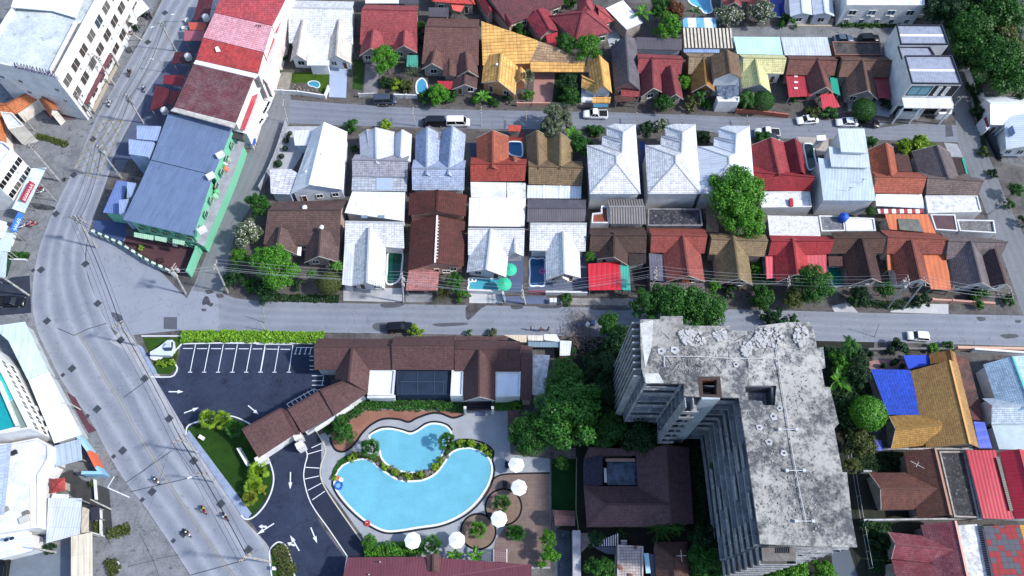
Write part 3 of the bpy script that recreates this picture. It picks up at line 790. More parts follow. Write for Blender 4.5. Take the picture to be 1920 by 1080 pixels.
# ---------------------------------------------------------------- poles and wires
TOPS = {}
def pole(key, bx, by, tx, ty, label, arms=1, trans=False, lamp=None, c='c8c8c4', wd=.3, hmax=None, dirp=None, group='concrete utility poles'):
    """base picked on the ground, top picked where it shows; the height follows"""
    b = P(bx, by,0); best = None
    tpx = (OX + tx / SCL, OY + ty / SCL)
    for i in range(20,150):
        h = i / 10; q = proj((b.x, b.y, h)); e = (q[0] - tpx[0]) ** 2 + (q[1] - tpx[1]) ** 2
        if best is None or e < best[0]: best = (e, h, q)
    h = best[1]; top = raw(*tpx, h); lean = Vector((top.x - b.x, top.y - b.y,0)); 
    if lean.length > 1.2: lean = lean.normalized() * 1.2
    tp = Vector((b.x, b.y, h)) + lean
    t = T('utility_pole', label, 'utility pole', loc=(b.x, b.y,0), group=group); m = stain(c, '8c8a86',1.5, k=.8)
    t.part('pole', G().tube([b,(b + tp) / 2, tp], wd * .62,4, wd * .42), m, uv=False)
    if dirp is not None: d = P(*dirp,0) - b; d = Vector((-d.y, d.x,0)).normalized()
    else: d = Vector((1,0,0))
    ends = []
    for k in range(arms):
        z = -.25 - .8 * k; a = tp + Z_ * z; w = 1.1 - .15 * k
        t.part('cross_arm', G().beam(a - d * w, a + d * w,.12,.14), paint('a8a49c'), uv=False)
        for s in (-1,-.35,.35,1):
            q = a + d * w * s * .95; t.part('insulator', G().lathe(q + Z_ * .07,[(.05,0),(.09,.06),(.05,.12),(.08,.17),(.03,.22)],8), paint('5a3a2c',.8,.3), uv=False)
            if k == 0: ends.append(q + Z_ * .25)
    if trans:
        for s in (-1,1):
            q = tp - Z_ * 2.6 + d * .55 * s; tr = t.part('transformer', G().lathe(q,[(.22,0),(.3,.05),(.3,.85),(.2,.95)],12), paint('9a9ca0',.8,.5), uv=False)
    if lamp:
        ld = P(*lamp,0) - b; ld = Vector((ld.x, ld.y,0)).normalized(); a = tp - Z_ * 1.; e = a + ld * 1.8 + Z_ * .5
        arm = t.part('lamp_arm', G().tube([a, a + ld * .9 + Z_ * .4, e],.045,6), paint('9a9ca0'), uv=False)
        t.part('lamp_head', G().box(e,.7,.25,.12, math.atan2(ld.y, ld.x)), paint('d8dce0'), parent=arm, uv=False)
    TOPS[key] = (tp, ends); return t
SPAN = {}
def wires(a, b, label, n=4, sag=.9, r=.035, low=0, col='1c1c20'):
    """each wire between two poles is a thing of its own"""
    ta, ea = TOPS[a]; tb, eb = TOPS[b]; SPAN[label] = SPAN.get(label,-1) + 1; lab = label + ', ' + ORD[SPAN[label]] + ' span from its ' + ('top' if 'main' in label or 'west' in label else 'left') + ' end'
    A = list(ea[:4]) or [ta]; B = list(eb[:4]) or [tb]
    if len(A) == len(B) and len(A) > 1 and (A[0] - A[-1]).dot(B[0] - B[-1]) < 0: B.reverse()
    prs = [(A[i % len(A)] , B[i % len(B)]) for i in range(min(n, max(len(A), len(B))))]
    prs += [(ta - Z_ * (1.6 + .4 * i), tb - Z_ * (1.6 + .4 * i)) for i in range(low)]
    for i,(p, q) in enumerate(prs):
        pts = [p + (q - p) * (k / 12) - Z_ * sag * 4 * (k / 12) * (1 - k / 12) * (1 + .1 * i) for k in range(13)]
        one('overhead_wire',('thick low ' + lab.replace('dark ', '').replace('pale ', '')) if i >= n else lab, 'wire', G().tube(pts, r * (1.7 if i >= n else 1),4), paint(col), group=label + ' ' + ORD[SPAN[label]] + ' span', uv=False)
# ---------------------------------------------------------------- ground, roads, paving
g = G().sheet([(-420,-320,0),(420,-320,0),(420,520,0),(-420,520,0)])
struct('ground', g, stain('5c5a5a', '8e8c8c',.25, k=.45, c3='3c4032'))
CONC = stain('9a9fa8', 'b9bdc4',.3, k=.55, fine=.4, cracks=.12)
DARKC = stain('74787e', '9ca0a6',.35, k=.58, fine=.45, c3='54585c', cracks=.2)
def resample(pts, n):
    d = [0]
    for a, b in zip(pts, pts[1:]): d.append(d[-1] + math.dist(a, b))
    out = []
    for i in range(n):
        t = d[-1] * i / (n - 1); k = max(0, min(len(pts) - 2, next((j for j in range(len(d) - 1) if d[j + 1] >= t), len(pts) - 2)))
        f = (t - d[k]) / (d[k + 1] - d[k]); out.append(tuple(pts[k][j] + (pts[k + 1][j] - pts[k][j]) * f for j in (0,1)))
    return out
def strip(name, Lp, Rp, mat, z, n=60):
    L = resample(spline(Lp,6, False), n); Rr = resample(spline(Rp,6, False), n); g = G(); vs, uvs = [],[]
    for i in range(n):
        a, b = P(*L[i], z), P(*Rr[i], z)
        for k in range(9): vs.append(a + (b - a) * (k / 8)); uvs.append((k / 8, i * .2))
    g.add(vs,[(i * 9 + k, i * 9 + k + 1,(i + 1) * 9 + k + 1,(i + 1) * 9 + k)[::-1] for i in range(n - 1) for k in range(8)])
    struct(name, g, mat, uvs=uvs); return L, Rr
at('F')
MR_L = [(318,-40),(299,11),(239,119),(180,222),(147,300),(115,365),(90,420),(70,480),(60,560),(70,620),(90,662),(119,719),(167,783),(200,845),(233,900),(267,944),(300,991),(358,1080),(400,1150)]
MR_R = [(415,-40),(378,0),(333,94),(280,167),(211,297),(205,325),(185,380),(165,440),(160,500),(180,560),(205,612),(240,660),(278,711),(322,794),(360,850),(400,905),(447,960),(490,1020),(530,1080),(575,1150)]
ground('pavement',[(-80,-40),(318,-40),(239,119),(147,300),(90,420),(60,560),(90,662),(167,783),(233,900),(300,991),(400,1150),(-120,1150),(-120,500)], DARKC,.004)
ground('pavement',[(415,-40),(480,-40),(350,180),(240,300),(225,330),(205,325),(280,167),(378,0)], stain('6c7484', '949cac',.3, k=.5, fine=.45),.004)
strip('road', MR_L, MR_R, roadm(),.012)
# junction and side streets
ground('road',[(165,440),(180,425),(225,430),(350,560),(364,533),(417,550),(417,620),(339,619),(250,628),(262,655),(205,612),(180,560),(160,500)], roadm('868e9e', 'a8aebc',.62),.008)
strip('road',[(410,549),(480,564),(740,570),(980,574),(1182,578),(1420,581),(1642,587),(1930,592),(2060,596)],
      [(410,620),(480,622),(730,625),(960,629),(1182,632),(1531,639),(1781,645),(1930,650),(2060,654)], roadm('828a98', 'a6acb8',.62,.5),.012,50)
strip('road',[(500,183),(608,192),(786,203),(980,208),(1154,211),(1377,219),(1475,222),(1670,231),(1840,236)],
      [(500,229),(540,231),(774,239),(980,242),(1127,241),(1293,243),(1420,258),(1600,261),(1840,268)], roadm('7d8492', '9ca2b0',.6,.5),.012,50)
strip('lane',[(520,150),(500,215),(472,275),(433,359),(400,442),(360,545)],[(545,180),(540,232),(515,295),(491,356),(440,440),(417,552)], roadm('82878e', 'a0a4aa',.55,.4),.016,30)
strip('lane',[(1742,-40),(1767,42),(1785,150),(1795,258),(1803,289),(1837,367),(1864,437),(1906,555),(1935,640)],
      [(1752,-40),(1785,60),(1809,167),(1830,245),(1858,303),(1890,381),(1926,456),(1975,560),(2010,640)], roadm('7c8188', '9ca0a8',.55,.4),.016,40)
ground('lane',[(1371,50),(1470,50),(1680,52),(1675,80),(1372,80)], DARKC,.01)
# lots between the houses
LOT = stain('5a5654', '7e7a78',.4, k=.5, fine=.5, c3='3c3a34', cracks=.3)
ground('yard',[(425,500),(540,238),(1795,264),(1900,560),(1640,583),(980,570),(420,552)], LOT,.004)
ground('yard',[(505,182),(600,0),(1780,10),(1790,225),(1377,216),(980,205),(600,190)], LOT,.005)
# apron, planted verge and footpaths of the lower street
at('C2')
ground('footpath',[(590,500),(1000,505),(1000,600),(590,590)], stain('b4b8be', 'cdd0d4',.5, k=.6),.02)
ground('footpath',[(1010,540),(1190,540),(1190,600),(1010,600)], stain('8a8e96', 'a8acb2',.5, k=.6),.02)
ground('footpath',[(1440,528),(1670,535),(1665,608),(1440,605)], stain('c8ccd0', 'dcdee2',.5, k=.65),.02)
ground('footpath',[(1680,560),(1880,560),(1880,608),(1680,606)], paint('6c7898',.6),.02)
at('C3')
ground('footpath',[(110,555),(235,558),(240,612),(110,612)], paint('6a7898',.6),.021)
ground('footpath',[(240,570),(800,575),(770,622),(240,615)], stain('8c8c8e', 'b4b2b0',.8, k=.6, c3='4a4a4a'),.02)
ground('footpath',[(800,575),(880,575),(860,628),(775,625)], paint('9098a8',.6),.021)
at('C4')
ground('footpath',[(500,625),(620,600),(680,670),(520,665)], stain('b8bcc0', 'd0d2d6',.8, k=.6),.02)
ground('footpath',[(900,640),(1010,610),(1290,612),(1290,680),(900,668)], stain('c0c4c8', 'd4d6d8',.8, k=.62),.02)
# concrete carriageway stains and repairs, and a painted car shadow
def patch(pts, c='4c5058', z=.02, n=5, k=.5, name='repair_or_shadow'): ground(name, spline(pts, n), stain(c, '6e7078',1., k=k), z)
at('C1')
patch([(1385,560),(1410,570),(1420,600),(1440,610),(1425,630),(1395,615),(1370,620),(1365,598)], '3c404c')
patch([(1385,520),(1430,518),(1440,535),(1400,545)], '44485a'); patch([(1360,645),(1390,645),(1388,660),(1365,660)], '3c404c')
patch([(750,670),(820,690),(825,740),(790,735)], '505a70'); patch([(1105,700),(1195,700),(1195,785),(1105,780)], '626a7c', n=1)
patch([(1460,545),(1500,545),(1510,565),(1470,570)], '50545e')
at('C2')
patch([(850,610),(1000,608),(960,632),(860,636)], '5c6068'); patch([(1430,620),(1550,618),(1510,650),(1470,690),(1430,720),(1415,680)], '4a4844')
patch([(1200,745),(1400,738),(1420,752),(1250,765)], '5e6270'); patch([(1720,625),(1790,622),(1800,640),(1740,648)], '4c4e54'); patch([(810,740),(1060,745),(1040,790),(820,795)], '686c78')  # last one: the black car's cast shadow, painted on the road
at('C3'); patch([(170,622),(330,624),(310,640),(200,640)], '484c54'); patch([(540,635),(780,635),(780,655),(560,652)], '5c6068')
at('C4'); patch([(1480,700),(1530,700),(1540,720),(1500,728)], '585c64'); patch([(1640,820),(1740,815),(1760,835),(1680,845)], '585c62'); patch([(1740,722),(1780,722),(1775,738),(1745,738)], '585c62')
at('A4'); patch([(1270,840),(1310,840),(1325,920),(1270,925)], '585e6a', n=1); patch([(910,815),(1030,822),(980,840),(830,862),(840,845)], '5a6050')
at('A1')
# yellow hatched box on the main road
def paintline(segs, w, mat, z=.03, name='road_marking', **k):
    g = G()
    for a, b in segs:
        a, b = P(*a, z), P(*b, z); n = Vector((-(b - a).y,(b - a).x,0)).normalized() * w / 2
        g.add([a + n, a - n, b - n, b + n],[(0,1,2,3)])
    return struct(name, g, mat, uv=False)
YEL = paint('b0a684',.46, var=.3, sc_=3); WHT = paint('dfe6ee',.75, var=.12, sc_=3)
at('F')
# box junction between the given corners, diagonals clipped on a lattice
bx = [(189,224),(234,227),(184,335),(136,320)]
def bl(u, v): return tuple((bx[0][i] * (1 - u) + bx[1][i] * u) * (1 - v) + (bx[3][i] * (1 - u) + bx[2][i] * u) * v for i in (0,1))
sg = [((0,0),(1,0)),((0,1),(1,1)),((0,0),(0,1)),((1,0),(1,1))]
for k in range(-3,8):
    for s in (1,-1):
        v0 = k / 6; p = []
        a, b = (0, v0),(1, v0 + s * .42)
        t0, t1 = 0.,1.; dv = b[1] - a[1]
        for lim in (0,1):
            t = (lim - a[1]) / dv
            if (dv > 0) == (lim == 0): t0 = max(t0, t)
            else: t1 = min(t1, t)
        if t1 - t0 > .1: sg.append(((t0, a[1] + dv * t0),(t1, a[1] + dv * t1)))
paintline([(bl(*a), bl(*b)) for a, b in sg],.16, YEL)
cl = [(145,622),(170,660),(200,715),(225,752),(250,800),(280,848),(305,890),(345,950),(380,1000),(415,1050),(445,1090)]
for off in (-2.2,2.2):
    pts = resample(spline([(x + off, y - off * .4) for x, y in cl],5, False),60); paintline(list(zip(pts, pts[1:])),.09, YEL,.03 + .001 * off)
pts = resample(spline([(355,0),(318,62),(283,120),(250,180),(218,240)],5, False),20); paintline(list(zip(pts, pts[1:]))[:9],.1, YEL,.029)
# thin dark lines over the road and forecourt
paintline([((109,616),(139,629)),((139,629),(164,617)),((164,617),(200,606)),((236,905),(322,845)),((245,922),(372,892)),((278,711),(232,745)),((358,1078),(460,1050))],.14, paint('4c525e',.5),.024, 'dark_line')
paintline([((x, y),(x2, y2)) for x, y, x2, y2 in ((267,944),(280,965)) and [(262,1000,292,1062),(292,1062,300,1090),(292,1048,335,1040),(240,1062,292,1050)]],.12, paint('6c7072',.5),.024, 'dark_line')
# manhole covers and drain grates let into the carriageway
def cover(x, y, w, label, ang=.9, rnd=False):
    p = P(x, y,.012); t = T('manhole_cover', label, 'manhole cover', loc=(p.x, p.y,0), group='square drain covers in the carriageway')
    t.part('frame', G().box((p.x, p.y,.016), w, w,.012, ang), paint('4c525c',.7,.6), uv=False)
    g = G(); 
    for i in range(5):
        o = (i - 2) * w * .17; g.box((p.x - math.sin(ang) * o, p.y + math.cos(ang) * o,.029), w * .84, w * .1,.014, ang)
    t.part('grate', g, paint('3c424c',.7,.5), uv=False)
MH = [((105.5,581), 'beside the lower parking hut'), ]
sqs = [(174,261, 'on the left lane beside the yellow hatching'),(138,328, 'at the bottom corner of the yellow hatching'),(105,401, 'at the left kerb opposite the blue sign'),(77,506, 'in the left lane on the inside of the bend'),(88,602, 'at the left kerb below the parked black car'),(160,495, 'near the right edge facing the junction'),(183,569, 'at the right edge just before the side street'),(226,638, 'in the right verge under the leaning pole'),
       (135,691, 'in the left lane beside the long pale roof'),(182,767, 'in the left lane beside the small red footpath'),(230,845, 'in the left lane facing the light blue sign wall'),(271,710, 'in the right verge at the hotel entrance mouth'),(317,785, 'in the right verge at the hotel drive'),(363,864, 'in the right verge along the hotel lawn'),(414,945, 'in the right verge at the tip of the lawn'),(285,922, 'in the left lane just behind a motorcycle'),(344,1000, 'in the left lane beside the lowest motorcycle'),(466,1031, 'in the right verge beside the bottom lamp pole'),(309,24, 'near the top of the road on the left lane'),(277,79, 'in the left lane beside the cluttered forecourt')]
for x, y, l in sqs: cover(x, y,1.15, 'square dark drain cover ' + l)
for x, y, l in [(118,703, 'kerb beside the long pale roof'),(213,856, 'kerb facing the light blue sign wall'),(267,937, 'left kerb by the dusty forecourt'),(325,1014, 'left kerb near the lowest motorcycle'),(62,507, 'left footpath inside the bend'),(164,780, 'kerb by the small red footpath')]:
    cover(x, y,.65, 'small dark drain cover at the ' + l)

# ---------------------------------------------------------------- hotel grounds
ASPH = stain('222c46', '3c4862',.2, k=.6, fine=.35, lo=.35, hi=.66, c3='1c2236', cracks=.12)
at('F')
ground('car_park',[(341,642),(600,642),(615,700),(640,770),(600,795),(580,812),(592,835),(575,880),(575,930),(605,990),(650,1050),(655,1110),(540,1110),(503,1024),(470,978),(347,805),(290,708),(328,703)], ASPH,.018)
ground('pavement',[(205,640),(225,620),(262,650),(300,704),(347,805),(455,972),(503,1022),(560,1110),(536,1110),(490,1020),(447,960),(400,905),(360,850),(322,794),(278,711),(240,660)], stain('a4a8b0', 'c2c4ca',.5, k=.6, fine=.5, c3='888a90'),.015)
def kerb(name, pts, w=.25, h=.14, closed=False, sm=5, m=None, mat=None):
    q = spline(pts, sm, closed) if sm else pts
    return struct(name, ribbon([P(x, y,0) for x, y in q], w,0, h, closed), mat or paint('d8dce2',.75))
def bed(pts, mat, h=.13, name='lawn', sm=4):
    q = spline(pts, sm) if sm else pts
    return struct(name, G().prism([P(x, y,0) for x, y in q],0, h), mat)
LAWN = [(353,815),(356,803),(369,796),(400,789),(430,784),(455,793),(473,808),(486,858),(499,864),(509,891),(506,917),(493,943),(476,964),(470,964)]
bed(LAWN, grass('1c3412', '2e4e1a'),.1)
kerb('kerb',[(349,815),(352,800),(367,792),(400,785),(430,780),(457,789),(477,805),(490,855),(503,861),(513,891),(510,919),(497,947),(478,968),(462,974),(452,966)],.22,.14)
struct('footpath', G().sheet([P(x, y,.125) for x, y in [(349,815),(354,806),(472,963),(464,973),(452,966)]]), paving('9cacc8',.8,.8, '8898b4',.65,.06,.05))
bed([(268,633),(337,633),(329,693),(320,701),(296,701)], grass('24401a', '3c5c20'),.1, sm=0)
kerb('kerb',[(283,707),(320,707),(329,700),(333,690),(341,645),(600,645)],.22,.14, sm=2)
kerb('kerb',[(266,631),(338,631)],.2,.3, sm=0)
struct('footpath', G().sheet([P(x, y,.03) for x, y in [(257,645),(267,650),(295,700),(284,704)]]), paving('9cacc8',.8,.8, '8898b4',.65,.06,.05))
at('E2')
bed([(105,905),(150,862),(195,885),(225,960),(255,1080),(130,1120),(108,980)], grass('28421a', '3c5c22'),.1)
kerb('kerb',[(112,1120),(92,960),(98,900),(150,852),(202,878),(235,960),(268,1110)],.22,.14)
# parking bays
at('D1')
seg = [((1320,165),(1283,352)),((1415,165),(1378,352)),((1508,165),(1472,352)),((1603,165),(1568,352)),((1697,165),(1662,352)),((1790,165),(1757,352))]
seg += [((1795 - 1728 + 1728 + 0,165),(1795,165))]
t_ = [((b[0] - 14, b[1]),(b[0] + 14, b[1])) for a, b in seg[:6]]
paintline(seg[:6] + t_ + [((1232,158),(2000,158)),((1235,192),(1300,192)),((1330,193),(1398,193)),((1425,193),(1492,193)),((1518,194),(1586,194)),((1612,194),(1680,194)),((1706,195),(1770,195))],.13, WHT)
at('D2')
seg = [((62,185),(32,352)),((155,175),(125,352)),((250,165),(222,352))]
seg += [((b[0] - 14, b[1]),(b[0] + 14, b[1])) for a, b in seg]
seg += [((70,196),(148,197)),((165,197),(230,198)),((0,163),(252,166)),((272,185),(385,186))]
for x in (275,305,340,373): seg.append(((x,187),(x - 11,228))); seg.append(((x - 19,229),(x - 3,229)))
for y in (245,272,310,335): seg.append(((362, y),(388, y)))
for k in range(7):
    x, y = 215 + k * 28,582 - k * 17; seg.append(((x - 8, y - 18),(x + 16, y + 12)))
seg += [((205,568),(400,460))]
for y in (376,410,440,472): seg.append(((378, y),(458, y)))
seg += [((458,376),(445,440))]
paintline(seg,.12, WHT,.031)
def arrow(x, y, fx, fy, L=2.6, turn=0):
    a, b = P(x, y,.032), P(fx, fy,.032); d = (b - a).normalized(); n = Vector((-d.y, d.x,0)); q = [a + n * .09, a + d * L * .62 + n * .09, a + d * L * .6 + n * .32, a + d * L, a + d * L * .6 - n * .32, a + d * L * .62 - n * .09, a - n * .09]
    g = G().sheet(q)
    if turn:
        s = a + d * L * .42; e = n * turn; g.sheet([s + e * .08 + Z_ * .001, s + e * .5 + d * .5 + Z_ * .001, s + e * .3 + d * .62 + Z_ * .001, s + e * .95 + d * 1. + Z_ * .001, s + e * .95 + d * .35 + Z_ * .001, s + e * .75 + d * .42 + Z_ * .001, s + e * .3 + d * .1 - d * .3 + Z_ * .001])
    struct('arrow_marking', g, WHT, uv=False)
at('D1'); arrow(1138,484,1235,484); arrow(1242,628,1340,592); arrow(1675,577,1743,635)
at('E2'); arrow(233,378,231,480,2.9); arrow(370,752,407,845,2.8); arrow(292,910,245,830,3.,1); arrow(122,725,20,790,3.2,-1)
# terrace deck round the pools
DECK = stain('a4aab4', 'b6bcc4',.3, k=.6, fine=.2)
TERRA = stain('9a6a58', 'b08070',.4, k=.55, fine=.3)
BLK = paint('16161c',.8,.6)
at('F')
ground('terrace',[(600,815),(640,800),(690,766),(870,766),(953,770),(957,852),(1031,860),(1032,960),(1032,1066),(690,1066),(690,1020),(640,950),(603,900)], DECK,.022)
at('D2')
ground('terrace',[(755,605),(1400,615),(1395,640)] + spline([(1380,645),(1330,660),(1250,632),(1180,630),(1090,660),(1030,688),(960,670),(860,668),(780,705),(720,760),(680,815)],4, False) + [(620,700),(620,690)], TERRA,.03)
def band(pts, w=.38, closed=False, mat=None, h=.05, name='border'): return struct(name, ribbon([P(x, y,0) for x, y in spline(pts,6, closed)], w,.0, h, closed), mat or BLK)
band([(1400,640),(1330,660),(1250,632),(1180,630),(1090,660),(1030,688),(960,670),(860,668),(780,705),(720,760),(680,815),(640,860),(590,888),(540,878),(508,830),(500,790)])
ground('planting_bed', spline([(500,790),(508,830),(540,875),(590,885),(640,858),(678,812),(660,760),(600,740),(540,750)],4), TERRA,.034)
P1 = [(765,785),(830,745),(900,735),(980,750),(1040,768),(1090,750),(1150,712),(1210,700),(1280,718),(1318,765),(1290,830),(1262,900),(1240,960),(1170,1010),(1080,1032),(980,1022),(900,985),(850,935),(832,870),(800,825)]
def pool(label, pts, wat, border=True, rim=.3):
    c = P(*pts[0],0); t = T('swimming_pool', label, 'swimming pool', loc=(c.x, c.y,0)); q = [P(x, y,0) for x, y in spline(pts,6)]
    t.part('water', G().sheet([v + Z_ * .06 for v in q]), wat)
    t.part('coping', ribbon(q, rim,.025,.13, True), paint('e4ecf2',.8))
    return t
WAT = water('74c0d8',.66)
pool('smaller blue pool with heart-shaped top edge behind the planted strip', P1, WAT)
band([(765,770),(828,730),(900,722),(980,737),(1040,754),(1085,738),(1145,698),(1212,686),(1290,706),(1325,745)],.3)
at('E2')
P2 = [(540,400),(580,340),(640,308),(710,292),(775,302),(830,350),(890,392),(960,430),(1040,442),(1130,432),(1210,392),(1270,320),(1310,258),(1370,225),(1450,218),(1530,248),(1582,305),(1592,380),(1560,480),(1480,590),(1380,670),(1250,728),(1100,752),(950,776),(860,772),(760,722),(660,640),(575,545),(532,470)]
pool('large blue kidney-shaped pool below the planted strip', P2, WAT)
band([(1372,160),(1450,160),(1540,185),(1600,235),(1598,300),(1608,380),(1576,490),(1495,602),(1392,684),(1258,742),(1100,768),(950,790),(855,786),(750,734),(648,652),(562,556),(518,478),(516,440)],.3)
# planted strip between the pools and its rocks
strip_bed = spline([(505,420),(520,360),(560,300),(620,262),(680,240),(760,255),(830,270),(860,320),(920,358),(1000,382),(1080,384),(1170,362),(1235,315),(1262,260),(1300,190),(1370,165),(1450,168),(1540,195),(1598,240),(1585,290),(1530,240),(1450,210),(1370,216),(1305,250),(1262,318),(1205,386),(1130,425),(1040,434),(960,422),(895,384),(835,342),(775,294),(710,284),(640,300),(576,334),(535,395),(515,430)],3)
ground('planting_bed', strip_bed, stain('3a4424', '5c5a3c',.9, k=.6),.05)
def rocks(name, label, spots, c='8a8480', cat='rock', rr=(.35,.7)):
    for i,(x, y) in enumerate(spots):
        p = P(x, y,0); r = R.uniform(*rr); g = G(); vs = []; n = 8
        prof = [(.9,0),(1,.25),(.75,.55),(.3,.75)]
        g.lathe((p.x, p.y,.03),[(a * r, b * r) for a, b in prof], n,1, R.uniform(.6,.9), R.uniform(0,3))
        for v in g.v[-4 * n:]: v += Vector((R.uniform(-.08,.08), R.uniform(-.08,.08), R.uniform(-.04,.04))) * r * 1.5
        one(name, label + ', ' + ORD[sorted(spots).index((x, y))] + ' from the left', cat, g, stain(c, '5c5856',3., k=.6), group=name + 's: ' + label)
rocks('rock', 'grey boulder half buried in the planting between the two pools',[(820,325),(850,345),(915,352),(945,385),(1000,415),(975,420),(1150,385),(1170,375),(1190,380),(1270,285),(1290,270),(830,335),(1010,425)])
# round beds with black rims
for cx, cy, rx, ry in ((1670,615,122,122),(1500,780,118,120)):
    ring = [(cx + rx * math.cos(a * math.pi / 12), cy + ry * math.sin(a * math.pi / 12)) for a in range(24)]
    ground('planting_bed', ring, stain('8a7468', '9c8878',.8, k=.55),.05); band(ring,.3, True)
at('F')
ground('terrace',[(928,940)] + spline([(905,930),(912,912),(935,892),(975,888),(1031,887)],4, False) + [(1032,1063),(930,1063),(925,1030),(930,1010),(950,985),(952,960)], paving('94807a',.6,.6, '7c6a66',.55,.05,.1),.04)
band([(1031,887),(975,888),(935,892),(912,912)],.3)
# black path with white cross lines beside the drive
at('E2')
ground('path',[(305,175),(400,95),(440,170),(442,300),(440,430),(520,560),(700,830),(735,945),(625,950),(375,590),(325,430),(335,330),(345,250)], stain('1c2438', '262e42',.4, k=.8),.026)
kerb('kerb',[(305,190),(347,255),(330,340),(325,430),(372,590),(500,775),(618,950)],.16,.16, sm=4)
kerb('kerb',[(400,95),(445,165),(470,240),(440,330),(442,430),(520,570),(710,840)],.2,.12, sm=4, mat=paint('c8c4b4',.7))
paintline([((350,257),(448,228)),((333,346),(430,352)),((330,425),(425,405)),((350,502),(442,453)),((380,566),(466,507)),((375,215),(440,185))],.12, WHT,.034)
# ---------------------------------------------------------------- roof materials
def BR(s=0, c='6e5050'): return tile(c, '3c3032',.45, seed=float(s))
RED = tile('a04c50', '6a3438',.45); TERRAC = tile('a85c46', '6c3c34',.45); OCH = tile('a8783c', '5e4428',.5, pw=.4, ph=.34)
YELR = tile('e8b468', '9c7040',.4, pw=.8, ph=.8); OLIVE = tile('8a7458', '4c4236',.55); 
DBR = tile('5c3c38', '2a2024',.5); WHT_T = tile('e8ecf0', 'a8acb4',.25, k=.7, pw=.5, ph=.4); BLUW = tile('b4c4e0', '8486a0',.5, k=.7); TANT = tile('a08a70', '6c5c4c',.4)
WMET = metal('eef1f4',.5, 'b4b8c0',.4,.72,.14); GMET = metal('c4ccd8',.45, '8a8890',.3,.8,.14); DMET = metal('5a5660',.3, '3c3a40',.5,.7,.35); REDM = metal('b83440',.7, '7a3840',.4,.68,.2)
PINKM = metal('c8545c',.7, '8a4048',.3,.75,.12); ORM = metal('d87444',.9, 'a05438',.4,.7,.2); MINT = metal('b8e4e8',.6, '90b8bc',.2,.82,.08)
TEALM = paint('20a088',.7, var=.06); CREAMT = tile('e0dca4', 'b0a878',.25); STAINW = stain('e4e6ea', 'bcc0c8',.6, k=.8, c3='6a6a70'); RUBB = stain('8c8c8c', '5a5a5c',.9, k=.6, c3='c0c0be', fine=.5)
WHITEF = stain('ecf0f2', 'c4c8ce',.35, k=.74, fine=.35); CREAMW = paint('d8d2c6'); WHW = stain('e8eaec', 'c8cacc',.5, k=.74, fine=.35); PINKW = paint('c89a8a',.75)
def H(label, name='house', wall=None, cat='house', group=None):
    t = T(name, label, cat, group=group)
    if wall: t.wallm = wall
    return t
def vent(h, x, y, z, w=.5):
    p = P(x, y, z); h.part('roof_vent', G().lathe((p.x, p.y, z - .35),[(w * .3,0),(w * .3,.4),(w * .6,.45),(w * .6,.7),(w * .2,.9)],10), paint('e8e8e8',.8,.4), uv=False)
def tank(x, y, z, label, c='2458c0', r=.9, ht=1.6):
    p = P(x, y, z); one('water_tank', label, 'water tank', G().lathe((p.x, p.y, z - ht),[(r * .8,0),(r * .96,.05),(r,.3),(r * .98, ht * .55),(r, ht * .8),(r * .7, ht),(r * .25, ht + .12),(r * .2, ht + .2)],18), paint(c,.8,.35), uv=False, smooth=True)

# ================================================================ top row, north of the upper street
at('A2')
h = H('white-roofed house with two long front gables and a pale driveway, beside the row of shophouses', wall=WHW)
gable(h,[(240,2),(662,10),(655,300),(222,290)],3.3,2.3, 'x', WHT_T, t=.36)
xg(h,(232,412),(350,418),(318,130),3.1,5.1, tile('e8e6e2', 'b09c8c',.6, pw=.5)); xg(h,(468,412),(638,428),(560,130),3.1,5.1, tile('e6e0d8', 'a88c7c',.7, pw=.5))
slab(h,[(345,200,3.7),(500,200,3.7),(494,442,3.5),(345,440,3.5)], WHITEF,.2, 'porch_roof', True, ov=.5)
ground('driveway',[(500,420),(618,430),(608,660),(492,655)], paint('a8b8d4',.7),.03); ground('lawn',[(245,490),(495,478),(488,640),(450,640),(380,560),(240,560)], grass(),.03)
ground('garden',[(120,480),(245,490),(225,600),(105,600)], stain('a8a49c', '8c8880',1., k=.6, c3='4a5040'),.028)
pool('tiny round blue garden pool with a pale rim on the lawn of the white-roofed house',[(352,560),(380,548),(420,555),(432,578),(415,596),(385,586),(360,580)], water('4a9cb8',.7,3.), rim=.15)
rocks('rock', 'pale stone edging the tiny garden pool',[(250,590),(275,600),(300,605),(325,610),(350,612),(380,612),(410,612),(260,575),(290,590)], 'a09a94', rr=(.25,.45))
wallrun('white street wall in front of the house with two white gables',[(78,628),(290,640),(470,668),(495,600)],1.2, WHW, post=3)
fence('tall thin grey mesh fence between the shophouses and the white-roofed house',[(95,600),(160,380),(225,130)],3., '9aa0a8',3.,4)
h = H('red-tiled house with two front gables behind the bright green tree')
gable(h,[(735,30),(1098,40),(1088,310),(700,300)],3.4,2.3, 'x', RED, t=.32)
xg(h,(698,378),(868,372),(792,192),3.2,5.4, RED); xg(h,(918,350),(1088,358),(1005,198),3.2,5.3, RED)
slab(h,[(1020,372,3),(1096,372,3),(1092,455,2.8),(1015,450,2.8)], metal('4aa08c',.5),.06, 'lean_to', posts=True)
ground('driveway',[(740,430),(830,430),(820,645),(725,640)], stain('8c8a92', 'a4a2a8',.6, k=.5),.03)
ground('garden',[(660,400),(735,400),(720,610),(650,600)], grass('25391c', '3c5828'),.03)
pool('half-round blue pool beside the spiky palm garden',[(1085,560),(1120,530),(1150,560),(1155,620),(1110,632),(1085,625)], water('4a9cc8',.8,3.))
wallrun('low white street wall in front of the palm garden',[(700,655),(810,650)],1., stain('c8c8cc', '9a9aa0',1.), post=2); wallrun('white street wall under the spiky palm garden',[(940,660),(1090,665)],1.1, WHW, post=2)
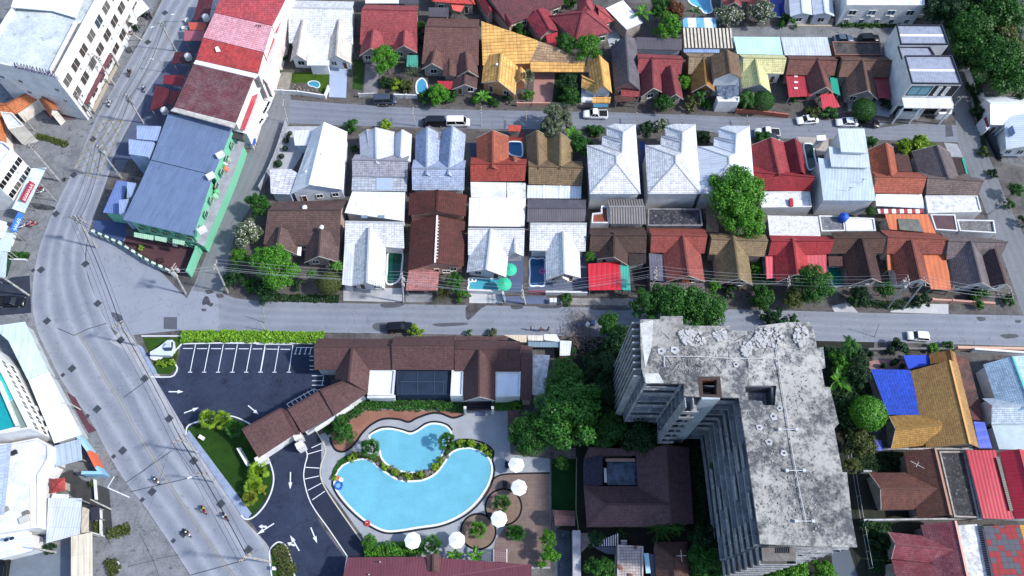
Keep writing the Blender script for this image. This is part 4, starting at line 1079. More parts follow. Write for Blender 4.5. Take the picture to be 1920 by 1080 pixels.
h = H('brown-tiled house with two gables and a lower porch gable with a red awning')
gable(h,[(1165,122),(1508,130),(1502,440),(1118,430)],3.5,2.4, 'x', BR(1, '74524c'), t=.36)
xg(h,(1118,468),(1262,470),(1208,333),3.2,5.1, BR(1, '74524c')); xg(h,(1358,520),(1502,520),(1415,343),3.2,5.2, BR(1, '74524c')); xg(h,(1325,604),(1490,600),(1413,500),2.9,4.4, BR(2, '5c4444'))
gable(h,[(1260,405),(1360,405),(1352,520),(1262,515)],3.3,.6, 'y', BR(1, '74524c'))
slab(h,[(1222,545,2.9),(1332,548,2.9),(1325,605,2.6),(1250,600,2.6)], REDM,.06, 'awning', posts=True)
h = H('yellow-tiled courtyard house with a stained roof wing and a broad front gable', wall=paint('d8a070',.75))
slab(h,[(1520,142,5.2),(1900,272,4.6),(1900,425,3.4),(1530,440,3.4)], YELR, walls=True)
at('A3')
slab(h,[(120,258,4.6),(300,318,4.4),(500,425,3.6),(495,418,3.5),(122,415,3.5)], tile('b89a78', '5c4640',.8, pw=.6, ph=.6),.12)
slab(h,[(122,414,3.55),(496,420,3.5),(492,486,3.1),(125,484,3.1)], YELR,.14, 'porch_roof', posts=True)
at('A2')
xg(h,(1522,560),(1752,640),(1655,358),3.2,5.6, YELR); at('A3'); xg(h,(22,562),(95,568),(62,452),2.9,4.3, YELR)
ground('courtyard',[(150,488),(292,490),(270,700),(140,712)], paint('b88c84',.6),.03)
ground('garden',[(292,500),(455,500),(460,700),(270,700)], grass('1e3018', '34502a'),.03)
vent(h,1625 - 1728,440,5)
h = H('small bright yellow house with a steep gable and a white side terrace', wall=WHW)
gable(h,[(510,420),(652,428),(675,628),(545,630)],3.6,2.4, 'y', YELR)
xg(h,(470,505),(470,590),(575,560),3.2,4.6, YELR)
slab(h,[(470,592,1.6),(548,600,1.6),(545,690,1.6),(466,690,1.6)], WHITEF,.25, 'terrace', True)
slab(h,[(545,655,3),(668,655,3),(662,696,2.7),(540,694,2.7)], YELR,.08, 'porch_roof', posts=True)
slab(h,[(548,700,2.4),(648,700,2.4),(645,722,2.2),(548,722,2.2)], glass('4a8aa8'),.06, 'glass_canopy')
wallrun('salmon street wall under the yellow courtyard house',[(36,715),(140,715),(268,715)],1., PINKW, post=2.5); wallrun('pale street wall between garden shrubs by the small yellow house',[(270,718),(460,722),(540,725)],1., stain('b8a8a0', '8c8480',1.), post=3)
h = H('dark grey weathered gable house right of the small yellow house', wall=stain('b08a84', '8c6c68',1.))
gable(h,[(668,318),(838,262),(866,612),(690,592)],3.4,2.5, 'y', tile('6c6870', '3a3a42',.6)); slab(h,[(735,566,3.3),(866,612,3.2),(866,655,2.7),(735,648,2.6)], RED,.08, 'lean_to', posts=True)
slab(h,[(690,650,2.6),(780,628,2.7),(860,680,2.4),(700,690,2.3)], DBR,.08, 'porch_roof', posts=True)
h = H('dark ribbed roof shed on a white wall behind the red twin-gable house', 'shed', cat='shed', wall=WHW)
slab(h,[(835,250,3.8),(1148,262,3.8),(1146,338,3.2),(838,332,3.2)], DMET, walls=True)
h = H('dull red tiled house with two uneven front gables and a white hip corner')
gable(h,[(842,362),(1142,376),(1142,500),(845,496)],3.3,1.9, 'x', RED)
xg(h,(872,655),(1012,622),(945,388),3.1,5.2, tile('8c4448', '54282e',.5)); xg(h,(1030,680),(1156,670),(1070,438),3.,4.8, tile('8c4448', '54282e',.5))
h = H('open shed with a black and white striped corrugated roof', 'shed', cat='shed')
slab(h,[(1150,188,3.9),(1480,190,3.9),(1496,325,3.3),(1158,322,3.3)], stripes('2c2826', 'd8d0c0',.78,.55), walls=True)
slab(h,[(1158,326,2.9),(1400,328,2.9),(1400,356,2.7),(1160,354,2.7)], metal('8aa4d0',.5),.06, 'lean_to')
h = H('ochre-brown house with a steep gable half hidden by palms', wall=paint('a07048',.7))
gable(h,[(1168,358),(1358,362),(1362,500),(1190,500)],3.4,2.2, 'x', TANT); xg(h,(1212,622),(1372,618),(1292,364),3.1,5.4, OCH)
h = H('narrow two-storey house with a brown gable over a white balcony with a dark hexagonal canopy', wall=WHW)
gable(h,[(1340,378),(1530,370),(1552,528),(1362,534)],6.2,1.8, 'y', tile('76604c', '40362e',.4), fr=False)
slab(h,[(1378,542,3.6),(1532,542,3.6),(1532,640,3.5),(1455,665,3.5),(1385,640,3.5)], stain('6c7c94', '303c50',1.2, k=.7, c3='b8c4d0'),.15, 'balcony_canopy')
flat(h,[(1378,660),(1532,660),(1530,694),(1388,694)],3., WHITEF, WHW,.4)
h = H('long pale mint sheet roof behind the pale yellow house', 'shed', cat='shed', wall=WHW)
slab(h,[(1495,248,4),(1806,250,4),(1830,370,3.6),(1520,362,3.6)], MINT, walls=True)
h = H('pale yellow-green tiled house with one broad front gable', wall=WHW)
gable(h,[(1530,366),(1835,372),(1832,500),(1560,490)],3.4,1.9, 'x', CREAMT); xg(h,(1560,600),(1748,625),(1642,383),3.1,5.2, tile('d4d89c', 'a8ac78',.2))
wallrun('long salmon street wall in front of the palms and the pale yellow house',[(1510,762),(1660,770),(1860,795)],1.1, paint('b8705c',.7), post=3)
at('A4')
h = H('pale grey ribbed sheet roof with ragged front edge', 'shed', cat='shed')
slab(h,[(160,250,3.9),(472,250,3.9),(500,375,3.5),(185,372,3.5)], metal('c4ccd4',.6, '8c8890',.35), walls=True)
h = H('brown-tiled house with bright red awnings on both sides of its gable')
gable(h,[(200,376),(516,382),(520,510),(192,505)],3.4,1.9, 'x', BR(3, '7c5048')); xg(h,(362,640),(512,625),(402,388),3.1,5.3, BR(4, '78504a'))
slab(h,[(190,492,3.1),(342,486,3.1),(372,648,2.6),(214,656,2.6)], REDM,.06, 'awning', posts=True); slab(h,[(425,640,2.8),(505,622,2.8),(560,722,2.4),(440,736,2.4)], metal('c03a48',.6),.06, 'porch_roof', posts=True)
for i in range(3): slab(h,[(248,508 + 40 * i,3.14 - .1 * i),(272,508 + 40 * i,3.14 - .1 * i),(274,520 + 40 * i,3.1 - .1 * i),(250,520 + 40 * i,3.1 - .1 * i)], paint('f0d8d8',.8),.03, 'skylight')
slab(h,[(490,522,2.8),(538,524,2.8),(560,645,2.5),(505,622,2.5)], TEALM,.04, 'awning', posts=True)
h = H('flat black-stained concrete roof behind the second brown-tiled house', 'shed', cat='shed')
flat(h,[(502,285),(828,290),(840,378),(522,376)],3.4, stain('3a3638', '6a6462',.6, k=.6, c3='2c2a2c'), stain('8c6860', '6a5450',1.),.3)
h = H('brown-tiled house with a dull red awning, left of the modern white house')
gable(h,[(556,378),(888,382),(880,522),(548,518)],3.4,2., 'x', BR(5, '7a5a4e')); xg(h,(614,650),(812,672),(710,400),3.1,5.5, BR(6, '765a50'))
slab(h,[(782,516,3),(882,526,3),(906,664,2.6),(818,660,2.6)], metal('943840',.7),.06, 'awning', posts=True)
ground('driveway',[(610,690),(820,680),(900,740),(890,790),(610,750)], stain('b8bccc', 'a0a4b0',.7, k=.6),.03)
# the modern house on the corner
h = H('tall modern white house with dark-framed grey solar roofs on the street corner', wall=WHW)
SOL = stripes('98a0b4', '7c8498',.55,.12,.75)
for q, z, nm in (([(935,172),(1245,175),(1290,305),(965,305)],9.2,0),([(945,318),(1160,322),(1195,378),(975,415)],8.4,1),([(990,380),(1310,380),(1378,572),(1040,568)],9.8,2)):
    w = flat(h, q, z, SOL, WHW,.35,.22, pm=paint('2c3040',.8))
    if nm != 1:
        a, b = w[0], w[1]; L = [P(*p, z + .1) for p in q]; m1 = (L[0] + L[3]) / 2; m2 = (L[1] + L[2]) / 2; u = (m2 - m1).normalized() * .4
        h.part('walkway', G().beam(m1 + u, m2 - u,.5,.05), paint('eef2f6',.85), uv=False)
q = [P(x, y,9.8) for x, y in ((1040,568),(1378,572))]; A, B = q[0], q[1]; dv = (B - A).normalized(); nn = Vector((dv.y,-dv.x,0)); L = (B - A).length
dk = G(); dk.add([A + dv * L * .5 + nn * .03 + Z_ * (z) for z in (6.2 - 9.8,-.3)] + [B - dv * .1 + nn * .03 + Z_ * (z) for z in (-.3,6.2 - 9.8)],[(0,3,2,1)])
h.part('dark_cladding', dk, paint('20242e',.8), uv=False)
for u0, u1 in ((.04,.47),): opening(h, A + dv * L * u0, A + dv * L * u1,6.5,9.2, gl='5aa0b4', frame='303440')
for u0, u1 in ((.58,.66),(.74,.82)): opening(h, A + dv * L * u0 + nn * .05, A + dv * L * u1 + nn * .05,6.7,9.1, gl='e8ecf0')
for u0, u1 in ((.05,.4),(.62,.92)): opening(h, A + dv * L * u0, A + dv * L * u1,.3,2.7, gl='141a24', frame='303440')
fc = [P(x, y,0) for x, y in ((925,770),(1060,760),(1200,760),(1285,750))]
h.part('terrace_slab', G().prism([A + nn * .02, B + nn * .02, B + nn * 2.6, A + nn * 2.6],5.4,5.6), WHW); 
for k in (0,.35,.98): p = A + dv * L * k + nn * 2.4; h.part('column', G().box((p.x, p.y,0),.3,.3,5.4), WHW, uv=False)
ground('driveway',[(1070,680),(1230,680),(1200,790),(1060,790)], paint('10161e',.8),.03)
wallrun('white front wall left of the dark driveway of the modern house',[(935,760),(945,795),(1075,800),(1100,760)],1.8, WHW,.5); wallrun('white front wall right of the dark driveway of the modern house',[(1195,800),(1270,800),(1285,740),(1265,670)],1.8, WHW,.5)
# ================================================================ far strip along the top edge
at('A2')
h = H('white sheet roof at the top edge above the red-tiled house', 'shed', cat='shed'); slab(h,[(740,-60,3.6),(960,-60,3.6),(965,22,3.3),(738,22,3.3)], WMET, walls=True)
slab(h,[(965,-60,3.5),(1095,-60,3.5),(1100,28,3.3),(970,25,3.3)], DMET,.08, 'lean_to', posts=True)
h = H('bright red hipped roof house at the top edge beside a small ribbed shed'); gable(h,[(1180,-120),(1440,-120),(1478,30),(1190,10)],3.4,2., 'x', tile('d85850', 'a03c3c',.3), hips='WE')
slab(h,[(1300,-20,3.),(1430,-10,3.),(1385,80,2.7),(1330,70,2.7)], metal('e46860',.5),.08, 'porch_roof', posts=True); slab(h,[(1165,50,2.9),(1300,50,2.9),(1300,115,2.6),(1165,112,2.6)], DMET,.08, 'lean_to', True)
h = H('salmon-walled long house with a narrow red roof running to the upper right'); gable(h,[(1440,-90),(1530,-100),(1612,80),(1560,110)],3.2,1.2, 'y', tile('c05050', '803438',.3))
at('A3')
h = H('large dark red weathered roof at the top edge with a worn grey slope'); gable(h,[(-250,-60),(300,-160),(350,30),(-30,170)],3.4,2.4, 'x', tile('6c3a42', '4a3a40',.7))
gable(h,[(-160,20),(-40,30),(10,170),(-20,190)],3.2,1.2, 'y', RED)
h = H('big star-shaped red hipped house beside the two bright green trees')
gable(h,[(95,130),(250,60),(310,210),(190,255)],3.2,1.6, 'y', tile('9c3c48', '5c2830',.5)); gable(h,[(245,110),(560,30),(672,215),(430,270)],3.6,3.2, 'x', tile('9a4850', '643038',.5), hips='WE')
gable(h,[(440,-10),(540,0),(560,110),(440,110)],4.6,2.2, 'y', tile('a04a52', '703038',.5), hips='NS', walls=False)
gable(h,[(560,30),(640,60),(690,140),(590,170)],3.4,2., 'x', tile('b85458', '7c3a40',.4), hips='E'); slab(h,[(228,235,3.),(310,215,3.),(300,310,2.5),(240,300,2.5)], REDM,.08, 'lean_to', posts=True)
h = H('white tilted sheet roof standing diagonally above the round green tree', 'shed', cat='shed'); slab(h,[(632,55,4),(750,0,4),(885,152,3.6),(775,200,3.6)], WMET, walls=True)
ground('courtyard',[(620,180),(700,150),(740,290),(660,320)], paint('b4bccc',.65),.03)
h = H('blue and white striped awning roof beside the white-flowering hedge', 'shed', cat='awning'); slab(h,[(1152,120,2.8),(1378,120,2.8),(1378,188,2.5),(1155,185,2.5)], stripes('6cb4dc', 'e8f0f6',3.6,.5),.05, posts=True)
pool('pale blue pool seen at the top edge beside the bushes',[(1190,-40),(1330,-40),(1340,20),(1350,80),(1300,90),(1270,60),(1200,20)], water('5aacd0',.8,2.))
h = H('brown-red tiled bungalow at the top edge with two small gables'); gable(h,[(1420,-130),(1740,-130),(1740,10),(1420,10)],3.3,1.7, 'x', BR(7, '8a4c48')); xg(h,(1430,50),(1550,48),(1500,-50),3.,4.4, BR(7, '8a4c48')); xg(h,(1590,55),(1735,50),(1670,-50),3.,4.4, BR(7, '8a4c48'))
at('A4')
pool('narrow dark blue pool at the top edge beside the flowering shrub',[(80,-30),(180,-30),(186,60),(190,110),(120,112),(90,60)], water('1c3cb0',.6,2.))
h = H('pale grey twin-bay sheet roof over two open carports at the top edge', wall=WHW); gable(h,[(205,-120),(350,-120),(372,100),(222,110)],3.3,.8, 'y', GMET); gable(h,[(350,-120),(490,-120),(520,110),(378,100)],3.3,.8, 'y', GMET)
ground('driveway',[(265,120),(520,125),(500,178),(270,178)], stain('b8a890', 'c8c4bc',.8, k=.6),.03)
h = H('long white two-storey house at the top edge with blue windows', wall=WHW)
w = flat(h,[(595,-110),(1125,-110),(1125,42),(600,40)],6., WHITEF, WHW,.3)
A, B = P(600,40,6), P(1125,42,6); facade(h, A, B,1,4,1.8,1.3,3.4, gl='3a6c94', skip=((0,9),)); facade(h, A, B,1,5,1.2,1.2,.8, gl='3a5064')
at('A4'); wallrun('low white wall and gate under the long white house',[(960,118),(1115,120)],1., WHW)
# east side of the back lane
ground('yard',[(1700,30),(1860,-20),(1900,400),(1760,300)], stain('68706c', '7c847c',.2, k=.5),.006)
h = H('maroon hipped roof showing between the big trees at the right edge'); gable(h,[(1690,300),(1860,250),(1900,380),(1800,400)],3.3,1.6, 'x', tile('8c4a4c', '5c3438',.4), hips='W')
at('A4')
h = H('white house with a broad pale roof and a dark roof window at the right edge', wall=WHW)
gable(h,[(1520,655),(2000,640),(2000,860),(1575,840)],3.4,1.6, 'x', metal('e4ecf4',.5, 'b8c0cc',.3,.85), t=.4); xg(h,(1680,1010),(1950,1015),(1830,760),3.6,5.2, metal('dce6f0',.5, 'b8c0cc',.3,.85))
slab(h,[(1690,870,4.45),(1722,845,4.5),(1742,898,4.3),(1715,922,4.2)], glass('2c4a78'),.08, 'skylight')
for x0, y0, x1, y1 in ((1600,915,1665,860),(1645,1040,1700,985)): h.part('brace', G().beam(P(x0, y0,.1), P(x1, y1,3.4),.25,.25), WHW, uv=False)
h = H('small orange-brown gate pillar block beside the white house at the right edge', 'gatehouse', cat='gatehouse'); flat(h,[(1515,800),(1555,770),(1585,850),(1545,880)],2.2, paint('a04a34',.8), paint('c8ccd4'),.2)
wallrun('white boundary wall stepping along the right-hand lane beside the hedges',[(1400,490),(1430,580),(1490,650),(1540,760)],1.5, WHW, post=3)
wallrun('dark low wall beside the black driveway at the right edge',[(1530,880),(1600,1000),(1640,1080)],.8, paint('3c4048',.8),.3)
ground('driveway',[(1520,890),(1560,870),(1650,1090),(1620,1090)], paint('10141c',.9),.03); ground('yard',[(1560,880),(1800,900),(1900,1150),(1650,1100)], stain('8a8e94', '6c6c6e',1., k=.55, c3='5c5448'),.02)
ground('footpath',[(1440,640),(1500,700),(1545,880),(1500,890),(1450,740)], stain('b0b4b4', '9ca0a0',.7, k=.55),.022)

# ================================================================ middle block, north row
at('B2')
h = H('large white house with a long gable and a speckled side wing beside the lane', wall=stain('dce2ec', 'b8c4dc',.8))
gable(h,[(385,85),(616,98),(590,488),(232,520)],3.8,2.8, 'y', metal('eef1f5',.6, 'b8bec8',.3,.74,.12), t=.42)
slab(h,[(250,90,3.1),(430,82,3.3),(420,190,3.3),(262,190,3.)], metal('dce4f0',.7),.1, 'side_roof', True)
slab(h,[(92,352,3.),(240,350,3.),(302,392,3.6),(232,520,3.5),(100,515,2.9)], tile('e8ecf4', '9c98b4',.6, pw=1., ph=.45),.1, 'side_roof', True)
vent(h,445,250,6.2); vent(h,338,372,5.)
ground('courtyard',[(215,60),(430,60),(250,350),(90,400),(100,350)], stain('c8ccd4', 'b0b4bc',.7, k=.6),.03)
wallrun('dark-topped lane wall along the west side of the large white house',[(215,45),(150,250),(95,380),(30,500)],1.6, stain('a8acb4', '7c8088',1.), post=3)
for x, y, r in ((228,108,17),(205,158,20),(196,210,20),(172,262,20),(150,312,28),(215,130,14)): bush(x, y, r, '') if 0 else tree(x, y, r * 1.2, 'clipped round shrub at the lane wall of the large white house, ' + ORD[(108,130,158,210,262,312).index(y)] + ' from the top', 'ball', 'dark', h=.7, cat='shrub', name='shrub', group='clipped shrubs in a row beside the large white house')
h = H('pale grey house with three ridges pointing to the upper street and a stone-grey rear roof', wall=WHW)
gable(h,[(668,250),(1035,258),(1025,404),(650,398)],3.6,2., 'x', tile('a8a8b4', '808090',.4), fr=False)
xg(h,(700,128),(935,100),(815,310),3.3,5.5, metal('c4c8d4',.5, '9c9ca8',.3)); xg(h,(692,122),(822,95),(770,235),3.1,4.4, metal('b0b8c8',.5)); xg(h,(936,118),(1052,118),(978,270),3.2,4.9, metal('d4dce8',.5))
slab(h,[(650,400,3.3),(1022,404,3.3),(1016,498,3.),(645,494,3.)], tile('b4bcc8', '98a0ac',.3, pw=.7, ph=.6),.1, 'rear_roof', True); slab(h,[(812,408,3.34),(918,410,3.34),(916,490,3.1),(812,488,3.1)], paint('a8bcdc',.7),.12, 'skylight')
h = H('blue-white tiled house with twin ridges meeting a broad rear slope', wall=WHW)
gable(h,[(1062,285),(1418,290),(1405,492),(1055,490)],3.5,2.3, 'x', BLUW, fr=False); xg(h,(1078,112),(1246,112),(1150,385),3.4,5.7, BLUW); xg(h,(1246,95),(1416,118),(1298,385),3.4,5.7, BLUW)
slab(h,[(1080,110,3.6),(1170,55,4.9),(1255,95,3.8),(1240,150,3.8),(1160,110,5)], tile('8c8c98', '6c6870',.5),.1, 'front_roof')
h = H('red-tiled house with a small square pool set into its corner')
gable(h,[(1450,270),(1830,280),(1815,428),(1448,432)],3.4,2., 'x', tile('a84a40', '74342e',.5), fr=False); xg(h,(1490,140),(1706,130),(1597,338),3.3,5.6, TERRAC); xg(h,(1800,150 + 190),(1680,330 - 30),(1735,260),3.2,4.2, TERRAC) if False else xg(h,(1678,318),(1812,322),(1740,262),3.3,4.6, TERRAC)
slab(h,[(1448,436,3.1),(1690,440,3.1),(1690,545,2.9),(1452,540,2.9)], WHITEF,.1, 'rear_roof', True); slab(h,[(1694,440,3.1),(1822,442,3.1),(1820,545,2.9),(1696,545,2.9)], STAINW,.1, 'rear_roof', True)
slab(h,[(1702,50,2.6),(1790,55,2.6),(1785,95,2.4),(1706,92,2.4)], tile('c85848', '8c4038',.3),.1, 'gate_roof', True)
pool('square deep blue pool in the courtyard of the red-tiled house',[(1702,178),(1722,166),(1780,168),(1796,185),(1796,262),(1750,262),(1704,240)], water('1c6aa0',.7,2.))
ground('courtyard',[(1690,110),(1810,110),(1810,165),(1690,165)], paint('883c34',.7),.03); ground('courtyard',[(1440,170),(1488,170),(1488,290),(1440,290)], paint('3c4a68',.6),.03)
at('B3')
h = H('olive-brown tiled house with two parallel ridges and a pale rear extension')
gable(h,[(108,285),(474,295),(472,460),(112,450)],3.5,2., 'x', OLIVE, fr=False); xg(h,(95,132),(236,126),(180,345),3.3,5.4, OLIVE); xg(h,(236,126),(408,168),(325,348),3.3,5.5, tile('94805c', '54483c',.5))
slab(h,[(104,458,3.2),(468,462,3.2),(466,548,3.),(100,545,3.)], metal('dce4ec',.6),.1, 'rear_roof', True)
for x in (212,322): slab(h,[(x,458,3.3),(x + 8,458,3.3),(x + 6,546,3.1),(x - 2,546,3.1)], paint('f4f6f8',.85),.1, 'roof_seam')
def stepped(h, x0, k, dy, ky, mat):
    # hipped roof whose west side steps back twice towards the street
    q = lambda *pts: [(x0 + (x - 505) * k,46 + dy + (y - 46) * ky, z) for x, y, z in pts]
    e, r = 6.4,8.7; h.ud = (0,1)
    for pts in ([(505,188, e),(703,262, r),(705,310, r),(524,516, e)],[(524,516, e),(705,310, r),(868,516, e)],[(868,516, e),(705,310, r),(703,262, r),(742,236, r),(744,168, r),(750,100, r),(834,46, e)],[(505,188, e),(606,186,6.9),(742,236, r),(703,262, r)],
                [(606,186,6.9),(610,128, e),(744,168, r),(742,236, r)],[(610,128, e),(640,126,6.9),(748,150, r),(744,168, r)],[(640,126,6.9),(636,62, e),(750,100, r),(748,150, r)],[(636,62, e),(690,44, e),(834,46, e),(750,100, r)]):
        h.part('roof', G().slab([P(*v) for v in q(*pts)],.13), mat)
    cm = paint('a4a8b2')
    for a, b in (((705,310, r),(524,516, e)),((705,310, r),(868,516, e)),((703,262, r),(505,188, e)),((742,236, r),(606,186,6.9)),((744,168, r),(610,128, e)),((748,150, r),(640,126,6.9)),((750,100, r),(636,62, e)),((750,100, r),(834,46, e)),((705,310, r),(703,262, r)),((742,236, r),(750,100, r))):
        a, b = q(a, b); h.part('ridge_cap', G().beam(P(*a) + Z_ * .03, P(*b) + Z_ * .03,.22,.1), cm, uv=False)
    wallbox(h,[P(x, y,6.3) for x, y, z in q((522,202,0),(538,506,0),(854,506,0),(822,60,0),(652,70,0),(655,140,0),(624,142,0),(620,200,0))],0,6.25)
WH1 = tile('dde0e6', 'b8bcc6',.2, pw=.5, ph=.42)
for k,(dx, lab) in enumerate(((0, 'tall white house with a hipped roof, leftmost of three, above the brick roof terrace'),(402, 'tall white house with a hipped roof, middle of three, above the rubble-strewn roof'))):
    h = H(lab, wall=WHW, group='tall white hip-roofed houses'); o = (0,8,3)[k]
    stepped(h,(505,898)[k],(1.,1.035)[k],0,1., WH1)
    A, B = [Vector((q.x, q.y,0)) for q in (P(535 + dx,508,6.4), P(858 + dx,508,6.4))]; d = (B - A).normalized(); n_ = Vector((d.y,-d.x,0)); A, B = A + d * .3 - n_ * .3, B - d * .3 - n_ * .3; L = (B - A).length
    for u, w_, z0, z1, gl in ((.05,.5,4.2,5.2, '3c4450'),(.42 + .06 * k,1.8,3.9,5.4, '7c9088'),(.66,.45,4.2,5.2, '1c2028'),(.9,.45,4.2,5.2, '1c2028'),(.12,1.3,1.4,2.4, '1c2028'),(.28,.8,1.4,2.4, '1c2028'),(.68,3.2 if k else 1.,1.,2.3, '14161c')):
        opening(h, A + d * (L * u), A + d * (L * u + w_), z0, z1, gl=gl)
h = H('tall white house with a pale hipped roof behind the big mango tree', wall=WHW, group='tall white hip-roofed houses')
stepped(h,1252,1.07,12,.97, metal('d4dce8',.5, 'b0b8c4',.2,.75))
for x0, x1, lab in ((860,895, 'between the first and middle tall white houses'),(1240,1262, 'between the middle and last tall white houses')): ground('path',[(x0,250),(x1,250),(x1 + 10,640),(x0 + 10,640)], paint('3c4a74',.5),.03)
ground('water_channel',[(860,160),(900,165),(895,250),(872,250)], paint('243c80',.6),.04)
at('B4')
h = H('deep red tiled house with a long gable and a second lower ridge to its right')
gable(h,[(-65,320),(362,385),(360,498),(-60,492)],3.5,2.1, 'x', tile('a03038', '641c28',.4), fr=False); xg(h,(-55,195),(188,172),(148,390),3.4,5.8, tile('9c4044', '6c2c32',.4)); xg(h,(162,178),(300,180),(300,368),3.3,5.2, tile('8c2e38', '581c26',.4))
h = H('flat white stained rear roof with a small red door below the deep red house', 'shed', cat='shed'); flat(h,[(0,505),(352,502),(366,608),(28,612)],3.1, STAINW, WHW,.2)
slab(h,[(218,545,3.9),(240,545,3.9),(245,598,3.6),(222,600,3.6)], paint('a8202c',.8),.4, 'roof_hatch')
pool('dark green narrow pool between the deep red house and the pale stacked roofs',[(312,192),(335,178),(374,190),(385,260),(398,325),(370,352),(342,348),(325,270)], water('1c4038',.7,2.))
h = H('pale stacked flat-roofed house stepping up to a narrow top floor by the upper street', wall=WHW)
slab(h,[(410,272,6.2),(760,340,6.2),(802,562,6.),(445,560,6.)], metal('b4c4cc',.6, '8c9ca8',.35,.8,.08),.15, walls=True)
slab(h,[(480,196,7.2),(748,240,7.2),(762,340,7.),(500,332,7.)], metal('bcc8d0',.6, '98a4b0',.3,.8,.08),.15, walls=True); slab(h,[(543,76,8.4),(722,76,8.4),(748,240,8.2),(566,232,8.2)], metal('c4d0d8',.6, '98a4b0',.3,.8,.08),.15, walls=True)
slab(h,[(400,122,3.4),(462,118,3.4),(466,158,3.2),(405,160,3.2)], WMET,.12, 'balcony_roof', True)
for x, y in ((615,495),(700,440)): h.part('roof_aerial', G().beam(P(x, y,6.3), P(x, y,6.3) + Z_ * 1.4,.06,.06).beam(P(x, y,6.3) + Vector((-.6,0,1.2)), P(x, y,6.3) + Vector((.6,0,1.2)),.05,.05), paint('3c3c40'), uv=False)
h = H('orange-red tiled house with a long ridge to the street and a dark brown side roof')
gable(h,[(770,365),(1110,372),(1112,516),(782,510)],3.5,2., 'x', tile('b0604c', '74443a',.4), fr=False); xg(h,(752,218),(918,205),(905,402),3.4,5.5, TERRAC); slab(h,[(925,250,3.),(1020,252,3.),(1048,368,2.8),(952,366,2.8)], DBR,.1, 'side_roof', True)
slab(h,[(800,518,3.1),(1110,518,3.1),(1132,615,2.9),(802,598,2.9)], WHITEF,.1, 'rear_roof', True)
slab(h,[(810,618,2.8),(1125,620,2.8),(1128,648,2.6),(820,648,2.6)], stripes('a8283c', 'f0f2f4',1.55,.5),.05, 'striped_awning')
h = H('grey-brown tiled house with a steep ridge and a black side roof at the east lane')
gable(h,[(1085,370),(1488,408),(1492,526),(1140,520)],3.5,2.1, 'x', tile('7c6c68', '4c4444',.5), fr=False); xg(h,(1042,232),(1302,238),(1292,415),3.4,5.8, tile('6a6064', '403a40',.4)); slab(h,[(1300,270,3.),(1378,272,3.),(1422,380,2.8),(1326,378,2.8)], tile('3c2c2c', '241c20',.4),.1, 'side_roof', True)
slab(h,[(1380,275,3.1),(1396,275,3.1),(1424,382,2.9),(1410,382,2.9)], TEALM,.1, 'gutter_board')
h = H('mottled white flat roof behind the grey-brown house at the east lane', 'shed', cat='shed'); flat(h,[(1130,532),(1482,532),(1510,640),(1150,650)],3.1, stain('e4e6ea', 'a8aab0',1.2, k=.8, c3='5c5c60'), WHW,.25)
for x, y, r in ((1040,290,18),): pass
# yards along the upper street
ground('garden',[(930,180),(1080,140),(1220,180),(1100,230),(1000,240)], grass('34481c', '546a2c'),.03)
at('B4'); ground('courtyard',[(1260,170),(1350,180),(1390,270),(1300,265)], stain('b8bcc4', '9a9ea6',1., k=.6),.03); ground('courtyard',[(270,130),(480,140),(480,250),(400,260),(390,190),(290,185)], stain('c4bcb4', 'a8a098',1., k=.6),.03)

# ================================================================ middle block, south row
at('B2')
h = H('wide dark brown tiled house with two gables facing the lower street, beside the flowering tree', wall=stain('b8a8a0', '8c7c78',1.))
gable(h,[(135,568),(610,562),(558,868),(50,856)],3.4,2.5, 'x', BR(10, '66504c'), t=.36)
xg(h,(52,885),(272,925),(163,738),3.1,5.3, BR(11, '665250')); xg(h,(325,982),(556,976),(437,752),3.1,5.6, BR(11, '665250')); vent(h,330,612,5.6,.8); vent(h,445,745,5.8,.7)
slab(h,[(283,875,3.),(308,875,3.),(302,935,2.8),(276,930,2.8)], paint('eceef0',.8),.08, 'awning')
h = H('plain white house with a rear shed roof and a dark green corner pool', wall=WHW)
slab(h,[(650,500,4.4),(1006,506,4.4),(1000,700,3.6),(598,644,3.8)], WMET, walls=True)
for x in (710,826): slab(h,[(x,660,3.95),(x + 42,660,3.95),(x + 42,680,3.88),(x,680,3.88)], glass('8ca0b0'),.06, 'skylight')
gable(h,[(618,708),(1002,708),(1000,885),(598,850)],3.3,1.8, 'x', WHT_T, t=.2, fr=False)
at('C2'); xg(h,(648,490),(868,508),(764,95),3.1,5., WHT_T); slab(h,[(600,190,3.2),(668,195,3.5),(648,492,3.2),(580,480,2.9)], WMET,.1, 'side_roof', True)
pool('dark green rectangular pool in the corner of the plain white house',[(893,268),(940,262),(988,268),(985,360),(972,440),(925,478),(882,468),(886,370)], water('0c4a3c',.7,2.)); 
at('B2')
h = H('long dark brown house in two steps with a white-studded ridge and a pink porch', wall=PINKW)
gable(h,[(1035,512),(1425,525),(1415,668),(1028,662)],4.4,1.7, 'y', tile('5a2e28', '2c1a1e',.5), fr=False); gable(h,[(1045,702),(1412,702),(1402,1005),(1025,1030)],3.4,2.2, 'y', tile('5c322c', '301e22',.5), capm=paint('e4dcd8'))
at('C2')
slab(h,[(1030,385,3.2),(1125,368,3.7),(1235,395,3.2),(1228,520,2.8),(1010,520,2.8)], tile('b47c78', '8c5c5c',.4),.1, 'porch_roof', posts=True)
opening(h, P(1255,372,3.), P(1310,372,3.),1.4,2.3)
at('B2')
for i in range(26):
    p = P(1228 - i * .4,700 + i * 10.5,5.55); 
    if i % 2 == 0: h.part('ridge_stud', G().box((p.x, p.y,5.6),.5,.12,.12), paint('f0ece8',.8), uv=False)
h = H('white house with a blue pool deck and a long flat rear roof tinged pink', wall=WHW)
